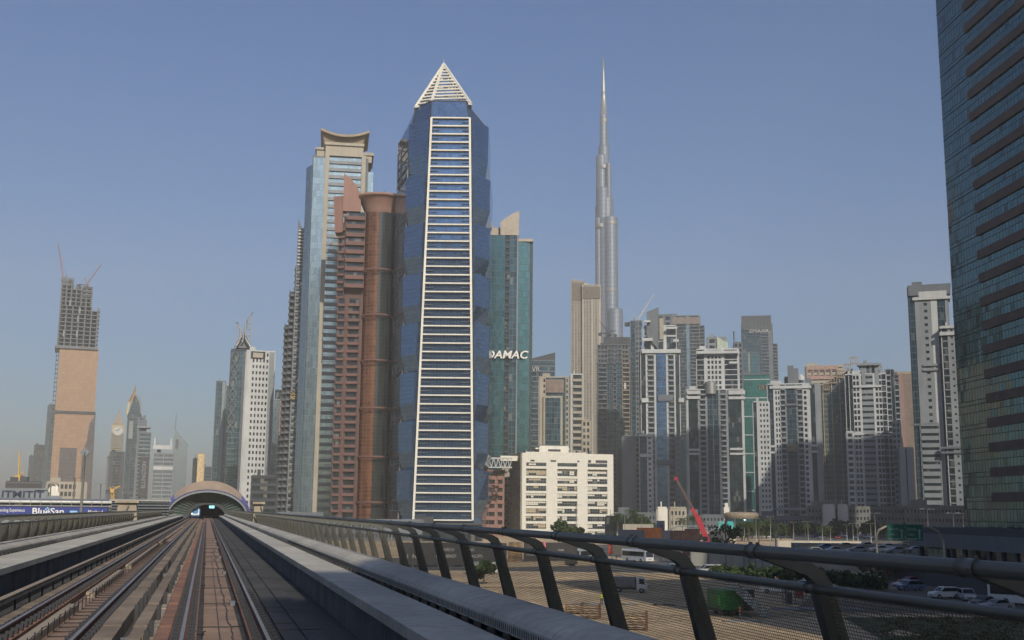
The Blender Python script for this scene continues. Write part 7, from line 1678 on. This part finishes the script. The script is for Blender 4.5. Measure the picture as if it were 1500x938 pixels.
t = make_tree(92, 4.2, 'low green shrub on the sand in front of the black hoarding', LEAF[1], None, 1.6, .4, 50); t.name = 'shrub'; t['category'] = 'shrub'; t.location = G(708, 856)
def hedge(name, label, pts, h, wd, seed):
    rnd = random.Random(seed); t = empty(name, label, 'hedge', pts[0]); o_ = Vector(pts[0]); cr = MB(); st_ = MB()
    for a, c in zip(pts, pts[1:]):
        L_ = (c - a).length; n = int(L_ / 1.1)
        for k in range(n): p = a.lerp(c, k / n) - o_; hh = h * rnd.uniform(.75, 1.12); leafball(cr, (p.x + rnd.uniform(-.4, .4), p.y + rnd.uniform(-wd, wd) * .5, hh * .5), (1.1, wd * .7, hh * .52), 70, rnd, .42); st_.tube([(p.x, p.y, 0), (p.x, p.y, hh * .7)], .12, 5)
    cr.build('foliage', LEAF[1], t); st_.build('stem', BARK, t)
hedge('hedge', 'long dark green hedge between the pale fence wall and the white van', [G(1045, 845), G(1110, 847), G(1180, 852)], 2.5, 2.2, 1)
hedge('hedge', 'thick dark hedge below the dry bushes, screening the parked cars', [G(1185, 854), G(1250, 860), G(1300, 866)], 2.9, 2.8, 2)
hedge('hedge', 'dark hedge behind the coach at the podium of the glass building', [G(1395, 858), G(1440, 862)], 2.6, 2.0, 3)
cr = MB(); rg = random.Random(66)
for k in range(130):
    p = G(rg.uniform(1290, 1500), rg.uniform(906, 955)); leafball(cr, (p.x, p.y, .18), (.9 * rg.random() + .4, .7, .3 * rg.random() + .15), 22, rg, .16)
stuff(cr.build('ground_cover', LEAF[0]))
# distant ground fringe so the horizon is not empty: low hazy blocks
rf = random.Random(8)
f0 = empty('distant_block', 'faint low block in the haze along the horizon', 'building', (0, 0, 0), 0, 'faint low blocks along the horizon')
b = MB(); b.box(-14, 14, 0, 20, 0, 16); b.build('body', GREYW, f0)
b = MB()
for k in range(4): b.box(-14.2, 14.2, -.3, 0, 2 + k * 3.8, 3.2 + k * 3.8)
b.build('spandrel', OFFW, f0)
xs = [(-1350 + 42 * k + rf.uniform(-12, 12), 1500 + rf.uniform(0, 900)) for k in range(60)]
for i, (x_, y_) in enumerate(xs):
    o = f0 if i == 0 else dup(f0, (x_, y_, 0)); o.location = (x_, y_, 0); o.scale = (rf.uniform(.7, 1.6), 1, rf.uniform(.5, 1.8))
# ================================================================== HAZE
hb = MB(); hb.box(-3400, 3400, -900, 4200, -2, 870)
hm = bpy.data.materials.new('haze_air'); hm.use_nodes = True; hn = hm.node_tree; hn.nodes.clear()
ho = hn.nodes.new('ShaderNodeOutputMaterial'); hv = hn.nodes.new('ShaderNodeVolumePrincipled'); hv.inputs['Color'].default_value = (.84, .82, .75, 1); hv.inputs['Density'].default_value = HAZE_D; hv.inputs['Anisotropy'].default_value = 0
hn.links.new(hv.outputs[0], ho.inputs['Volume'])
stuff(hb.build('haze', hm))
